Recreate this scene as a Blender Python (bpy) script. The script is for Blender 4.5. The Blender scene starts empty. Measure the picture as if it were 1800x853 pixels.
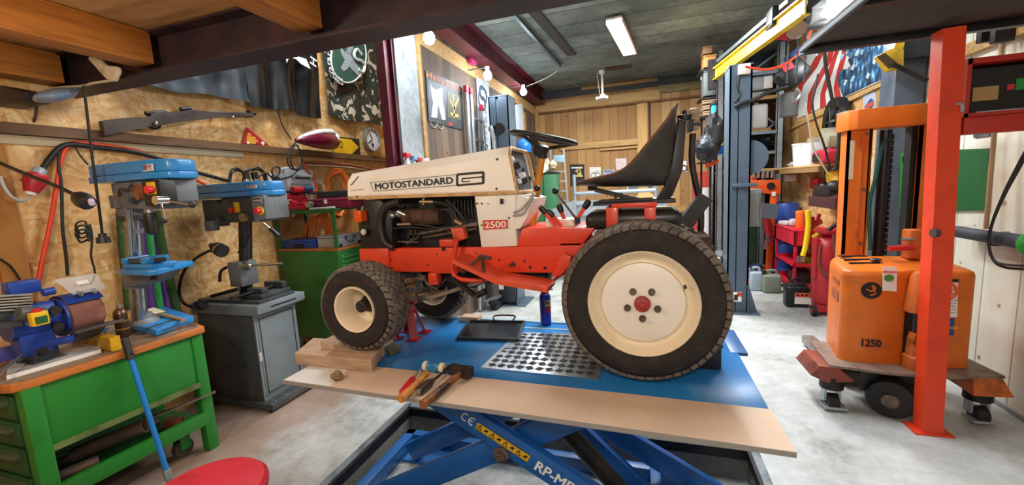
import bpy, bmesh, math, random
from mathutils import Vector as V, Matrix, noise
from math import pi, sin, cos, radians as R
rnd = random.Random(7)
SC = bpy.context.scene
COL = SC.collection
# ---- camera model: 1800x853 frame, focal 720 px, eye 1.65 m up; room axes X right, Y into the room, Z up
F_PX, EYE = 720.0, 1.65
dY = V((230, -108, 720)).normalized()
dD = dY.cross(V((1, -.055, 0))).normalized()
if dD.y < 0: dD = -dD
dU = -dD
dX = dY.cross(dU).normalized()
if dX.x < 0: dX = -dX
RM = Matrix((dX, dY, dU))
def W(x, y, **k):
    """point of the room seen at a photo position, on one real plane (X=, Y= or z=)"""
    r = RM @ V((x-900, y-426.5, F_PX))
    if 'z' in k: t = (k['z']-EYE)/r.z
    elif 'Y' in k: t = k['Y']/r.y
    else: t = k['X']/r.x
    return V((0, 0, EYE))+r*t
cam = bpy.data.objects.new('camera', bpy.data.cameras.new('camera')); COL.objects.link(cam)
cx, cy, cz = RM @ V((1, 0, 0)), RM @ V((0, -1, 0)), RM @ V((0, 0, -1))
cam.matrix_world = Matrix(((cx.x, cy.x, cz.x, 0), (cx.y, cy.y, cz.y, 0), (cx.z, cy.z, cz.z, EYE), (0, 0, 0, 1)))
cam.data.sensor_width = 36; cam.data.lens = 36*F_PX/1800; cam.data.clip_start = .02
SC.camera = cam
# ---- materials
def lin(h):
    o = []
    for i in (0, 2, 4):
        c = int(h[i:i+2], 16)/255
        o.append(c/12.92 if c <= .04045 else ((c+.055)/1.055)**2.4)
    return (*o, 1)
MATS = {}
class NT:
    def __init__(s, name):
        s.m = bpy.data.materials.new(name); s.m.use_nodes = True
        s.t = s.m.node_tree; s.b = s.t.nodes['Principled BSDF']
    def n(s, typ, **k):
        nd = s.t.nodes.new(typ)
        for a, v in k.items():
            if a[0] == '_': setattr(nd, a[1:], v)
            else:
                key = int(a[1:]) if a[0] == 'i' and a[1:].isdigit() else a
                nd.inputs[key].default_value = v
        return nd
    def l(s, a, b): s.t.links.new(a, b)
    def coord(s, sc=(1, 1, 1)):
        c = s.n('ShaderNodeTexCoord'); m = s.n('ShaderNodeMapping', Scale=sc); s.l(c.outputs['Object'], m.inputs[0]); return m.outputs[0]
    def noise(s, co, scale, det=4, rough=.55, dist=0):
        n = s.n('ShaderNodeTexNoise', Scale=scale, Detail=det, Roughness=rough, Distortion=dist); s.l(co, n.inputs['Vector']); return n.outputs['Fac']
    def ramp(s, f, *st, const=False):
        r = s.n('ShaderNodeValToRGB'); e = r.color_ramp.elements
        if const: r.color_ramp.interpolation = 'CONSTANT'
        while len(e) < len(st): e.new(.5)
        for q, (p, c) in zip(e, st):
            q.position = p; q.color = lin(c) if isinstance(c, str) else (c, c, c, 1)
        s.l(f, r.inputs[0]); return r.outputs[0]
    def mix(s, f, a, b, mode='MIX'):
        m = s.n('ShaderNodeMix', _data_type='RGBA', _blend_type=mode)
        for v, i in ((f, 0), (a, 6), (b, 7)):
            if hasattr(v, 'node'): s.l(v, m.inputs[i])
            elif isinstance(v, str): m.inputs[i].default_value = lin(v)
            else: m.inputs[i].default_value = v
        return m.outputs[2]
    def math(s, op, a, b=None):
        m = s.n('ShaderNodeMath', _operation=op)
        for i, v in enumerate((a, b)):
            if v is None: continue
            if hasattr(v, 'node'): s.l(v, m.inputs[i])
            else: m.inputs[i].default_value = v
        return m.outputs[0]
    def bump(s, h, st=.3, d=.01):
        b = s.n('ShaderNodeBump', Strength=st, Distance=d); s.l(h, b.inputs['Height']); s.l(b.outputs[0], s.b.inputs['Normal'])
def mt(name, c, rough=.5, metal=0, c2=None, scale=9, lo=.5, hi=.68, bump=0, stretch=(1, 1, 1), coat=0, alpha=1):
    if name in MATS: return MATS[name]
    n = NT(name); b = n.b
    b.inputs['Roughness'].default_value = rough; b.inputs['Metallic'].default_value = metal
    if coat: b.inputs['Coat Weight'].default_value = coat
    if alpha < 1: b.inputs['Alpha'].default_value = alpha
    co = n.coord(stretch)
    f = n.noise(co, scale, 6, .62)
    if c2: out = n.ramp(f, (lo, c), (hi, c2))
    else:
        r = lin(c); out = n.mix(f, tuple(x*.88 for x in r[:3])+(1,), tuple(min(1, x*1.1) for x in r[:3])+(1,))
    n.l(out, b.inputs['Base Color'])
    if bump: n.bump(n.noise(co, scale*4, 3), bump, .004)
    MATS[name] = n.m; return n.m
def emit(name, c, s):
    if name in MATS: return MATS[name]
    n = NT(name); n.b.inputs['Base Color'].default_value = lin(c); n.b.inputs['Emission Color'].default_value = lin(c); n.b.inputs['Emission Strength'].default_value = s
    MATS[name] = n.m; return n.m
# ---- mesh builder (all coordinates are room coordinates)
class MB:
    def __init__(s): s.b = bmesh.new()
    def _bev(s, vs, bev, seg):
        if bev > 0:
            es = list({e for v in vs for e in v.link_edges})
            bmesh.ops.bevel(s.b, geom=es, offset=bev, segments=seg, affect='EDGES', profile=.5, clamp_overlap=True)
    def mbox(s, M, bev=0, seg=2):
        vs = bmesh.ops.create_cube(s.b, size=1, matrix=M)['verts']; s._bev(vs, bev, seg); return s
    def box(s, x0, y0, z0, x1, y1, z1, bev=0, seg=2):
        return s.mbox(Matrix.Translation(((x0+x1)/2, (y0+y1)/2, (z0+z1)/2)) @ Matrix.Diagonal((abs(x1-x0), abs(y1-y0), abs(z1-z0), 1)), bev, seg)
    def cbox(s, c, d, rz=0, rx=0, ry=0, bev=0, seg=2):
        M = Matrix.Translation(c) @ Matrix.Rotation(rz, 4, 'Z') @ Matrix.Rotation(ry, 4, 'Y') @ Matrix.Rotation(rx, 4, 'X') @ Matrix.Diagonal((*d, 1))
        return s.mbox(M, bev, seg)
    def bar(s, p, q, w, h, up=(0, 0, 1), bev=0):
        p, q = V(p), V(q); d = q-p; L = d.length; d = d/L; up = V(up)
        sd = d.cross(up)
        if sd.length < 1e-4: sd = d.cross(V((0, 1, 0)))
        sd.normalize(); u = sd.cross(d)
        M = Matrix((d*L, sd*w, u*h)).transposed().to_4x4(); M.translation = (p+q)/2
        return s.mbox(M, bev)
    def ring(s, c, a, b, r, n): return [s.b.verts.new(c+(a*cos(2*pi*i/n)+b*sin(2*pi*i/n))*r) for i in range(n)]
    def skin(s, A, B, loop=True):
        n = len(A)
        for i in range(n if loop else n-1):
            j = (i+1) % n
            try: s.b.faces.new((A[i], A[j], B[j], B[i]))
            except ValueError: pass
    def cap(s, A):
        try: s.b.faces.new(A)
        except ValueError: pass
    def basis(s, d):
        d = V(d).normalized(); a = d.cross(V((0, 0, 1)))
        if a.length < 1e-3: a = d.cross(V((0, 1, 0)))
        a.normalize(); return d, a, d.cross(a)
    def cyl(s, p, q, r, r2=None, n=16):
        p, q = V(p), V(q); d, a, b = s.basis(q-p); r2 = r if r2 is None else r2
        A = s.ring(p, a, b, r, n); B = s.ring(q, a, b, r2, n); s.skin(A, B); s.cap(A); s.cap(B); return s
    def lathe(s, prof, o, ax=(0, 0, 1), n=32, closed=False, cap=True):
        o = V(o); d, a, b = s.basis(ax); rs = [s.ring(o+d*h, a, b, max(r, 1e-5), n) for r, h in prof]
        for A, B in zip(rs, rs[1:]): s.skin(A, B)
        if closed: s.skin(rs[-1], rs[0])
        elif cap and not (len(prof) == 2 and prof[0][1] == prof[1][1]): s.cap(rs[0]); s.cap(rs[-1])
        return s
    def tube(s, pts, r, n=8, sub=5, closed=False):
        P = [V(p) for p in pts]
        if sub > 1 and len(P) > 2:
            Q = []; m = len(P)
            for i in range(m if closed else m-1):
                p0 = P[(i-1) % m] if (closed or i > 0) else P[0]*2-P[1]
                p1, p2 = P[i], P[(i+1) % m]
                p3 = P[(i+2) % m] if (closed or i+2 < m) else P[-1]*2-P[-2]
                for k in range(sub):
                    t = k/sub
                    Q.append(.5*((2*p1)+(p2-p0)*t+(2*p0-5*p1+4*p2-p3)*t*t+(3*p1-p0-3*p2+p3)*t**3))
            if not closed: Q.append(P[-1])
            P = Q
        m = len(P); prev = None; a = None
        for i in range(m):
            d = (P[(i+1) % m]-P[(i-1) % m]) if closed else (P[min(i+1, m-1)]-P[max(i-1, 0)])
            if d.length < 1e-7: continue
            d.normalize()
            if a is None: _, a, _ = s.basis(d)
            else:
                a = a-d*a.dot(d)
                if a.length < 1e-4: _, a, _ = s.basis(d)
                a.normalize()
            R_ = s.ring(P[i], a, d.cross(a), r(i/(m-1)) if callable(r) else r, n)
            if prev: s.skin(prev, R_)
            else: first = R_
            prev = R_
        if closed: s.skin(prev, first)
        else: s.cap(first); s.cap(prev)
        return s
    def prism(s, pts, d, bev=0):
        A = [s.b.verts.new(V(p)) for p in pts]; B = [s.b.verts.new(V(p)+V(d)) for p in pts]
        s.skin(A, B); s.cap(A); s.cap(B); s._bev(A+B, bev, 2); return s
    def ball(s, c, r, n=16, m=10, amp=0, f=2.2):
        if not hasattr(r, '__len__'): r = (r, r, r)
        vs = bmesh.ops.create_uvsphere(s.b, u_segments=n, v_segments=m, radius=1, matrix=Matrix.Translation(c) @ Matrix.Diagonal((*r, 1)))['verts']
        if amp:
            c = V(c)
            for v in vs: d = v.co-c; v.co = c+d*(1+amp*noise.noise(V((d.x/r[0], d.y/r[1], d.z/r[2]))*f+c*7)+.5*amp*noise.noise(V((d.x/r[0], d.y/r[1], d.z/r[2]))*f*2.6+c*3))
        return s
    def grid(s, rows, thick=None):
        G = [[s.b.verts.new(V(p)) for p in r] for r in rows]
        for A, B in zip(G, G[1:]): s.skin(A, B, False)
        if thick is not None:
            t = V(thick); H = [[s.b.verts.new(v.co+t) for v in r] for r in G]
            for A, B in zip(H, H[1:]): s.skin(A, B, False)
            s.skin(G[0], H[0], False); s.skin(G[-1], H[-1], False)
            s.skin([r[0] for r in G], [r[0] for r in H], False); s.skin([r[-1] for r in G], [r[-1] for r in H], False)
        return s
MW = {}
def org(o): return MW.get(o.name, V((0, 0, 0)))
def obj(name, mb, m, parent=None, sharp=38, at=None, label=None):
    """ONE mesh object from a builder; a part shares its thing's origin"""
    b = mb.b
    bmesh.ops.remove_doubles(b, verts=b.verts, dist=2e-6)
    bmesh.ops.recalc_face_normals(b, faces=b.faces)
    o_ = org(parent) if parent else V(at) if at is not None else None
    if o_ is None:
        lo = [min(v.co[i] for v in b.verts) for i in range(3)]; hi = [max(v.co[i] for v in b.verts) for i in range(3)]
        o_ = V(((lo[0]+hi[0])/2, (lo[1]+hi[1])/2, lo[2]))
    bmesh.ops.translate(b, verts=b.verts, vec=-o_)
    me = bpy.data.meshes.new(name); b.to_mesh(me); b.free()
    me.polygons.foreach_set('use_smooth', [True]*len(me.polygons)); me.set_sharp_from_angle(angle=R(sharp))
    me.materials.append(m)
    o = bpy.data.objects.new(name, me); COL.objects.link(o)
    if parent: o.parent = parent
    else: o.location = o_
    MW[o.name] = o_
    if label: o['label'] = label
    return o
def tag(o, label, cat, group=None, kind=None):
    if kind != 'structure': o['label'] = label; o['category'] = cat
    if group: o['group'] = group
    if kind: o['kind'] = kind
    return o
def thing(name, loc, label, cat, group=None):
    o = bpy.data.objects.new(name, None); COL.objects.link(o); o.location = V(loc); o.empty_display_size = .1
    MW[o.name] = V(loc); return tag(o, label, cat, group)
def one(name, mb, m, label, cat, group=None, kind=None, sharp=38): return tag(obj(name, mb, m, sharp=sharp), label, cat, group, kind)
def struct(name, mb, m, parent=None):
    o = obj(name, mb, m, parent)
    if not parent: o['kind'] = 'structure'
    return o
def copy_tree(o, d, parent=None):
    c = o.copy(); COL.objects.link(c)
    if parent: c.parent = parent
    else: c.location = o.location+V(d)
    MW[c.name] = org(o)+V(d)
    for ch in list(o.children): copy_tree(ch, d, c)
    return c
def text(s, name, m, parent, o, xd, yd, w=None, h=None, ext=.001, bold=0, shear=0):
    """flat lettering: o = lower left corner, xd / yd its directions"""
    cu = bpy.data.curves.new(name, 'FONT'); cu.body = s; cu.size = 1; cu.shear = shear
    f = bpy.data.objects.new(name, cu); COL.objects.link(f)
    me = bpy.data.meshes.new_from_object(f.evaluated_get(bpy.context.evaluated_depsgraph_get()))
    bpy.data.objects.remove(f); bpy.data.curves.remove(cu)
    xs = [v.co.x for v in me.vertices]; ys = [v.co.y for v in me.vertices]
    x0, y0 = min(xs), min(ys); sw, sh = max(xs)-x0, max(ys)-y0
    kx = w/sw if w else h/sh; ky = h/sh if h else kx
    xd, yd = V(xd).normalized(), V(yd).normalized(); nz = xd.cross(yd).normalized()
    b = bmesh.new(); b.from_mesh(me); bpy.data.meshes.remove(me)
    for v in b.verts: v.co = V(o)+xd*((v.co.x-x0)*kx)+yd*((v.co.y-y0)*ky)
    g = bmesh.ops.extrude_face_region(b, geom=b.faces[:])
    bmesh.ops.translate(b, verts=[q for q in g['geom'] if isinstance(q, bmesh.types.BMVert)], vec=nz*ext)
    if bold > 0:
        f = bold*.8*ky; src = b.verts[:]+b.edges[:]+b.faces[:]
        for k, (i, j) in enumerate(((1, 0), (-1, 0), (0, .7), (0, -.7))):
            d = bmesh.ops.duplicate(b, geom=src)
            bmesh.ops.translate(b, verts=[q for q in d['geom'] if isinstance(q, bmesh.types.BMVert)], vec=xd*(f*i)+yd*(f*j)+nz*(ext*.04*(k+1)))
    mb = MB(); mb.b.free(); mb.b = b
    return obj(name, mb, m, parent)
def lamp(name, typ, loc, e, c=(1, 1, 1), size=.1, size_y=None, rot=None, spread=None):
    l = bpy.data.lights.new(name, typ); l.energy = e; l.color = c
    if typ == 'AREA':
        l.size = size
        if size_y: l.shape = 'RECTANGLE'; l.size_y = size_y
        if spread: l.spread = spread
    else: l.shadow_soft_size = size
    o = bpy.data.objects.new(name, l); COL.objects.link(o); o.location = loc
    if rot: o.rotation_euler = rot
    return o
def lerp(a, b, t):
    if isinstance(a, tuple): a, b = V(a), V(b)
    return a+(b-a)*t
def pl(pts, **k): return [W(x, y, **k) for x, y in pts]
UP = V((0, 0, 1))
# ---- setting materials
def m_osb():
    n = NT('osb_board'); co = n.coord()
    warp = n.n('ShaderNodeTexNoise', Scale=3.5, Detail=2); n.l(co, warp.inputs['Vector'])
    add = n.n('ShaderNodeMixRGB', _blend_type='ADD', Fac=.28); n.l(co, add.inputs[1]); n.l(warp.outputs['Color'], add.inputs[2])
    outs = []
    for sc, rot in (((11, 11, 40), .6), ((11, 40, 11), -.5)):
        mp = n.n('ShaderNodeMapping', Scale=sc, Rotation=(rot, 0, 0)); n.l(add.outputs[0], mp.inputs[0])
        v = n.n('ShaderNodeTexVoronoi', Scale=1.0, Randomness=1); n.l(mp.outputs[0], v.inputs['Vector'])
        sp = n.n('ShaderNodeSeparateColor'); n.l(v.outputs['Color'], sp.inputs[0]); outs.append(sp.outputs[0])
    f = n.mix(.5, outs[0], outs[1])
    c = n.ramp(f, (.1, 'b98a4e'), (.35, 'cf9f60'), (.6, 'd9b075'), (.85, 'e6c896'))
    big = n.noise(co, 1.3, 3)
    c2 = n.mix(n.ramp(big, (.42, 0.0), (.66, .6)), c, 'bf8440')
    n.l(c2, n.b.inputs['Base Color']); n.b.inputs['Roughness'].default_value = .6; n.bump(f, .08, .002); return n.m
def m_planks(name, axis, width, c1, c2, c3, knots=True, groove='4a3520', rough=.7, soot=None):
    n = NT(name); co = n.coord(); sx = n.n('ShaderNodeSeparateXYZ'); n.l(co, sx.inputs[0])
    a = n.math('DIVIDE', sx.outputs[axis], width); fl = n.math('FLOOR', a); fr = n.math('FRACT', a)
    wn = n.n('ShaderNodeTexWhiteNoise', _noise_dimensions='1D'); n.l(fl, wn.inputs['W'])
    st = [24, 24, 24]; st[2] = 1.6
    g = n.n('ShaderNodeMapping', Scale=st); n.l(co, g.inputs[0])
    grain = n.noise(g.outputs[0], 1, 4, .6, .6)
    f = n.math('ADD', n.math('MULTIPLY', wn.outputs[0], .55), n.math('MULTIPLY', grain, .45))
    c = n.ramp(f, (.2, c1), (.5, c2), (.8, c3))
    if knots:
        v = n.n('ShaderNodeTexVoronoi', Scale=4.5); n.l(co, v.inputs['Vector'])
        c = n.mix(n.ramp(v.outputs['Distance'], (.06, .85), (.11, 0.0)), c, '5a3518')
    if soot: c = n.mix(n.ramp(n.noise(co, 1.1, 5), (.45, 0.0), (.72, .75)), c, soot)
    e = n.math('LESS_THAN', fr, .035)
    c = n.mix(e, c, groove)
    n.l(c, n.b.inputs['Base Color']); n.b.inputs['Roughness'].default_value = rough
    n.bump(n.math('SUBTRACT', 1, e), .4, .006); return n.m
def m_conc(name, stops, sc=1.2, rough=.55, bump=.15, boards=None):
    n = NT(name); co = n.coord()
    f = n.noise(co, sc, 8, .62, .3); f2 = n.noise(co, sc*9, 5, .7)
    ff = n.math('ADD', n.math('MULTIPLY', f, .72), n.math('MULTIPLY', f2, .28))
    c = n.ramp(ff, *stops)
    if boards:
        sx = n.n('ShaderNodeSeparateXYZ'); n.l(co, sx.inputs[0]); a = n.math('DIVIDE', sx.outputs[1], boards)
        wn = n.n('ShaderNodeTexWhiteNoise', _noise_dimensions='1D'); n.l(n.math('FLOOR', a), wn.inputs['W'])
        c = n.mix(n.math('MULTIPLY', wn.outputs[0], .45), c, '2c302c')
        c = n.mix(n.math('LESS_THAN', n.math('FRACT', a), .03), c, '1d201d')
    n.l(c, n.b.inputs['Base Color']); n.b.inputs['Roughness'].default_value = rough; n.bump(ff, bump, .01); return n.m
OSB = m_osb()
FLOOR = m_conc('floor_concrete', ((.3, '6f6f6a'), (.42, 'a2a29c'), (.5, 'bdbdb8'), (.62, 'd2d2ce')), 1.5, .42)
CEIL = m_conc('ceiling_concrete', ((.28, '3a423f'), (.43, '666f6a'), (.55, '8a948c'), (.7, 'aab3aa')), .8, .85, .2, .45)
CONC = m_conc('rough_concrete', ((.3, '4d5356'), (.45, '858d91'), (.6, 'a6aeb2')), 2.2, .8, .4)
PITC = m_conc('pit_concrete', ((.3, '3f3d39'), (.5, '77746c'), (.7, '96938a')), 2.5, .7)
BACKW = m_planks('back_wall_boards', 0, .17, '98703f', 'ac8250', 'bd9562')
FARW = m_planks('far_wall_boards', 1, .16, '54443a', '6a5748', '7d6a58', groove='2c241c', soot='332c28')
WHITEW = m_planks('white_lacquered_boards', 1, .3, 'c4c4b4', 'd8d8c8', 'e4e4d6', groove='9a9a88', soot='b79c78')
PLY = mt('plywood_deck', 'b98a52', .7, 0, '8a5f34', 2, .4, .7, stretch=(1, 6, 6))
TIMB = mt('warm_timber', 'c07a30', .6, 0, '8c4f1c', 2.5, .4, .75, stretch=(12, 1, 12))
TIMB2 = mt('pale_timber', 'c8a46c', .7, 0, '9c7440', 2, .42, .75, stretch=(1, 14, 14))
TIMBX = mt('pale_timber_across', 'b99258', .7, 0, '8b6638', 2, .42, .75, stretch=(1.2, 12, 12))
RUSTST = mt('rusty_dark_steel', '31242a', .55, .3, '4a2f2a', 6, .45, .7)
BLKST = mt('black_steel', '1c1b1c', .5, .4, '2d2a29', 9)
REDST = mt('oxide_red_steel', '5e1428', .5, .1, '3c0d1c', 5)
ORANGE = mt('orange_red_paint', 'e8431e', .42, 0, 'c73a1a', 4, .5, .75)
REDFR = mt('red_frame_paint', 'b82a1c', .45, 0, '8a1f18', 4)
XL, XF, XR, YB, ZC = -3.6, -2.2, 2.3, 9.0, 3.7
PX0, PX1, PY0, PY1, PZ = -1.765, .6, 1.3, 2.6, -.2
def m_floor():
    n = NT('floor_slab'); co = n.coord(); sx = n.n('ShaderNodeSeparateXYZ'); n.l(co, sx.inputs[0])
    f = n.noise(co, 1.3, 8, .62, .3); f2 = n.noise(co, 14, 5, .7)
    c = n.ramp(n.math('ADD', n.math('MULTIPLY', f, .7), n.math('MULTIPLY', f2, .3)), (.3, '74776f'), (.42, '989b98'), (.5, 'b2b6b4'), (.62, 'c8cccb'))
    # rusty grinding dust lies on the floor along the bench wall
    edge = n.math('ADD', sx.outputs[0], n.math('MULTIPLY', n.noise(co, 2.5, 5, .65), 1.6))
    c = n.mix(n.ramp(n.math('MULTIPLY', n.math('ADD', edge, 1.65), .8), (.2, .7), (.7, 0.0)), c, '8f6a50')
    sp = n.noise(co, 60, 2, .5); c = n.mix(n.ramp(sp, (.72, 0.0), (.76, .6)), c, '6a6a66')
    n.l(c, n.b.inputs['Base Color']); n.b.inputs['Roughness'].default_value = .4; n.bump(f2, .12, .004); return n.m
# floor with the recess the scissor lift stands in
f = MB()
for a in ((-4, -1.5, PX0, 10), (PX1, -1.5, 3.2, 10), (PX0, -1.5, PX1, PY0), (PX0, PY1, PX1, 10)): f.box(a[0], a[1], -.4, a[2], a[3], 0)
f.box(PX0, PY0, -.4, PX1, PY1, PZ)
fl = struct('floor', f, m_floor())
pw = MB(); t = .012
for a in ((PX0, PY0, PX0+t, PY1), (PX1-t, PY0, PX1, PY1), (PX0, PY1-t, PX1, PY1), (PX0, PY0, PX1, PY0+t)): pw.box(a[0], a[1], PZ, a[2], a[3], -.05)
struct('pit_wall', pw, PITC, fl)
pr = MB()
for a in ((PX0, PY0, PX0+.02, PY1), (PX1-.02, PY0, PX1, PY1), (PX0, PY1-.02, PX1, PY1)): pr.box(a[0], a[1], -.06, a[2], a[3], .002)
struct('pit_rim', pr, BLKST, fl)
GALV = mt('galvanised_steel', 'aab4ba', .45, .3, '8c979e', 14)
pe = MB()
pe.box(PX1, PY0, 0, PX1+.045, PY1+.05, .004).box(PX0-.01, PY1, 0, PX1+.045, PY1+.05, .004).box(PX0-.05, PY0, 0, PX0, PY1+.05, .004)
struct('pit_edge_plate', pe, mt('worn_pit_edge', '7e868a', .45, .5, '565c5e', 8), fl)
ce = struct('ceiling', MB().box(XF-.14, -1.5, ZC, 3.2, 10, ZC+.2), CEIL); ZB = 4.4
struct('bay_ceiling', MB().box(-4, -1.5, ZB, XF-.1, 5.5, ZB+.1).box(XF-.24, -1.5, ZC, XF-.14, 3.35, ZB), CEIL, ce)
# left bay: two OSB layers with a ledge between
wl = struct('wall_left', MB().box(XL-.1, -1.5, 0, XL, 5.3, 2.15), OSB)
struct('upper_panel', MB().box(XL-.1, -1.5, 2.19, XL+.03, 5.3, ZB), OSB, wl)
struct('ledge_board', MB().box(XL-.1, -1.5, 2.13, XL+.07, 5.3, 2.195), mt('ledge_wood', '6c4d30', .7, 0, '4c3522', 5, stretch=(8, 1, 8)), wl)
struct('ledge_strip', MB().box(XL-.05, -1.5, 2.075, XL+.02, 3.0, 2.128), mt('ledge_pale', 'b9a888', .7), wl)
for y in (1.33, ): struct('wall_stud', MB().box(XL, y, 0, XL+.03, y+.12, 2.07), mt('stud_wood', 'a8702f', .7, 0, '8a5522', 3, stretch=(8, 8, 1)), wl)
struct('wall_left_end', MB().box(XL, 5.3, 0, XF-.15, 5.4, ZB), OSB)
# far left wall: concrete pier then stained boards
struct('wall_left_pier', MB().box(XF-.14, 3.54, 0, XF, 3.98, ZC), CONC)
wf = struct('wall_left_far', MB().box(XF-.14, 3.98, 0, XF-.01, YB, ZC), FARW)
struct('corner_post', MB().box(XF-.1, 3.94, 0, XF+.02, 4.0, 3.4), TIMBX, wf)
struct('head_rail', MB().box(XF-.05, 4.0, 3.2, XF-.004, YB, 3.37), TIMB2, wf)
struct('corner_trim', MB().box(XF-.02, 8.9, 0, XF+.07, 9.0, 3.3), TIMBX, wf)
wb = struct('wall_back', MB().box(XF-.14, YB, 0, XR+.1, YB+.1, ZC), BACKW)
def bb(n, x0, x1, z0, z1, m, d=.05): struct(n, MB().box(x0, YB-d, z0, x1, YB, z1, .004), m, wb)
bb('top_rail', XF, .35, 3.24, 3.44, TIMB2); bb('top_rail', .33, 1.35, 3.36, 3.5, mt('olive_timber', '8a7a50', .7, 0, '6a5c3c', 3, stretch=(1, 12, 12)), .06)
bb('soffit_board', XF, 1.3, 3.5, 3.68, mt('blue_black_board', '3a4450', .8, 0, '59513f', 2, .45, .6, stretch=(.6, 3, 3)), .03)
bb('soffit_board', -1.2, .3, 3.6, 3.66, TIMBX, .045)
bb('under_rail', XF, 1.3, 3.2, 3.24, mt('brown_timber', '7a4f2a', .7), .07)
bb('mid_rail', -1.7, -.1, 2.4, 2.52, TIMB2); bb('low_rail', -1.5, 1.2, .98, 1.12, TIMBX); bb('wide_stud', -.1, .1, .0, 3.22, mt('light_stud', 'c9a064', .7, 0, 'a87c44', 2, stretch=(12, 12, 1)))
bb('dark_gap', .12, .17, .0, 3.2, mt('dark_gap_wood', '4a2f1a', .8), .012); bb('thin_batten', -.85, -.1, 2.33, 2.36, TIMB2, .06)
# right wall
struct('wall_right_near', MB().box(XR, -1.5, 0, XR+.1, 4.75, ZC), WHITEW)
struct('wall_right', MB().box(XR, 4.75, 0, XR+.1, YB, ZC), OSB)
struct('baseboard_right', MB().box(XR-.015, 1.5, 0, XR, 4.75, .03), mt('floor_edge', '8c9090', .6))
struct('wall_front', MB().box(-4, -1.6, 0, 3.2, -1.5, ZC), mt('grey_plaster', '8c8a84', .9))
# steel girder and column along the left
def ibeam(mb, p, q, w, h, tf=.012, tw=.012):
    p, q = V(p), V(q); u = UP
    mb.bar(p+u*(h/2-tf/2), q+u*(h/2-tf/2), w, tf).bar(p-u*(h/2-tf/2), q-u*(h/2-tf/2), w, tf).bar(p, q, tw, h-2*tf); return mb
o = one('steel_girder', ibeam(MB(), (XF+.13, 3.2, 3.54), (XF+.13, YB-.06, 3.54), .2, .3), REDST, 'dark red steel girder running along top of far left wall under ceiling', 'girder')
c = thing('steel_column', (XF-.08, 3.44, 0), 'dark red steel column between camouflage flag and bare concrete pier', 'column')
obj('shaft', MB().box(XF-.095, 3.38, .012, XF-.01, 3.395, ZC).box(XF-.095, 3.505, .012, XF-.01, 3.52, ZC).box(XF-.06, 3.395, .012, XF-.045, 3.505, ZC), REDST, c)
obj('base_plate', MB().box(XF-.19, 3.34, 0, XF+.01, 3.535, .012), REDST, c)
# left loft: dark beam, joists, deck
lb = ibeam(MB(), (-3.58, 1.76, 2.51), (.95, 1.76, 2.51), .16, .22)
one('steel_beam', lb, RUSTST, 'long dark brown steel beam carrying the front of the left wooden loft', 'beam')
for i, x in enumerate((-3.47, -2.66, -1.50, -.42)):
    one('wooden_joist', MB().box(x-.07, -1.45, 2.445, x+.07, 1.7, 2.62, .006), TIMB, ['orange brown loft joist at far left above the bench', 'orange brown loft joist crossing above the hanging rifle', 'orange brown loft joist ending near the beam above the flags', 'orange brown loft joist above the camera, last before the right'][i], 'joist', 'loft joists')
one('loft_deck', MB().box(-3.58, -1.45, 2.625, .95, 1.84, 2.655), PLY, 'plywood deck of the left loft lying on orange joists', 'deck')
# right loft: dark steel tray with grey edge
m = thing('steel_loft', (1.6, 1.2, 2.4), 'dark steel loft platform with grey edge held by the orange post', 'platform')
obj('deck', MB().box(.98, -1.4, 2.435, XR-.02, 3.18, 2.46), mt('loft_underside', '38342e', .8, 0, '2a2723', 3), m)
obj('edge_beam', MB().box(.962, -1.4, 2.405, .985, 3.2, 2.43, .002), mt('grey_edge_paint', '454d54', .7), m)
obj('front_beam', MB().box(.985, 3.14, 2.39, XR-.02, 3.2, 2.435, .003), BLKST, m)
for y in (.9, 1.7, 2.45): obj('cross_beam', MB().box(.985, y, 2.405, XR-.02, y+.07, 2.435), BLKST, m)
# orange post with base, red frame cross rail
p = thing('steel_post', (1.68, 3.03, 0), 'tall orange steel post with base plate in front of the pallet stacker', 'post')
A, B = V((1.68, 3.04, 0)), V((1.625, 3.04, 2.388))
obj('shaft', MB().bar(A+V((0, 0, .012)), B, .1, .1, (1, 0, 0)), ORANGE, p)
obj('base_plate', MB().box(1.59, 2.98, 0, 1.785, 3.12, .012, .003), ORANGE, p)
obj('bolt', MB().cyl((1.62, 2.985, 1.26), (1.595, 2.98, 1.26), .025, n=14), mt('rubber_brown', '4a3a34', .7), p, label='round brown rubber stop')
obj('hook', MB().tube([(1.66, 2.99, 1.98), (1.67, 2.965, 1.97), (1.67, 2.96, 1.93)], .008), GALV, p)
one('steel_rail', MB().box(1.70, 2.99, 1.81, 2.295, 3.09, 1.9, .003), REDFR, 'dark red steel rail running from the orange post to the white wall', 'rail')
# ---- garden tractor standing on the lift: front to the left (-X), side plane y = 2.0
YN, YF, YC = 2.0, 2.4, 2.2
CREAM = mt('cream_paint', 'f6eee2', .38, 0, 'e8dac4', 3, .52, .85, coat=.15)
CREAM2 = mt('cream_panel', 'ece6da', .4, 0, 'dcd0ba', 4, .56, .85)
WORNC = mt('worn_cream_edge', 'c79e6a', .55, 0, '96683a', 14)
RED = mt('tractor_orange', 'df4426', .42, 0, 'c0341c', 3, .5, .75, coat=.1)
REDW = mt('tractor_orange_worn', 'd9502e', .5, 0, '9c4a2c', 6, .52, .72)
BLK = mt('satin_black', '201d1c', .45, 0, '332c28', 8)
DARK = mt('engine_black', '161413', .6, 0, '2a2420', 10)
RUST = mt('rust_brown', '5a3d2a', .75, .2, '33241a', 16, .4, .65)
GREASE = mt('greasy_steel', '76685a', .55, .5, '41382f', 18, .4, .7)
STEEL = mt('bright_steel', 'b9bcbc', .28, .9, '8c8f90', 20)
CHROME = mt('chrome', 'd8dadc', .12, 1)
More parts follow.
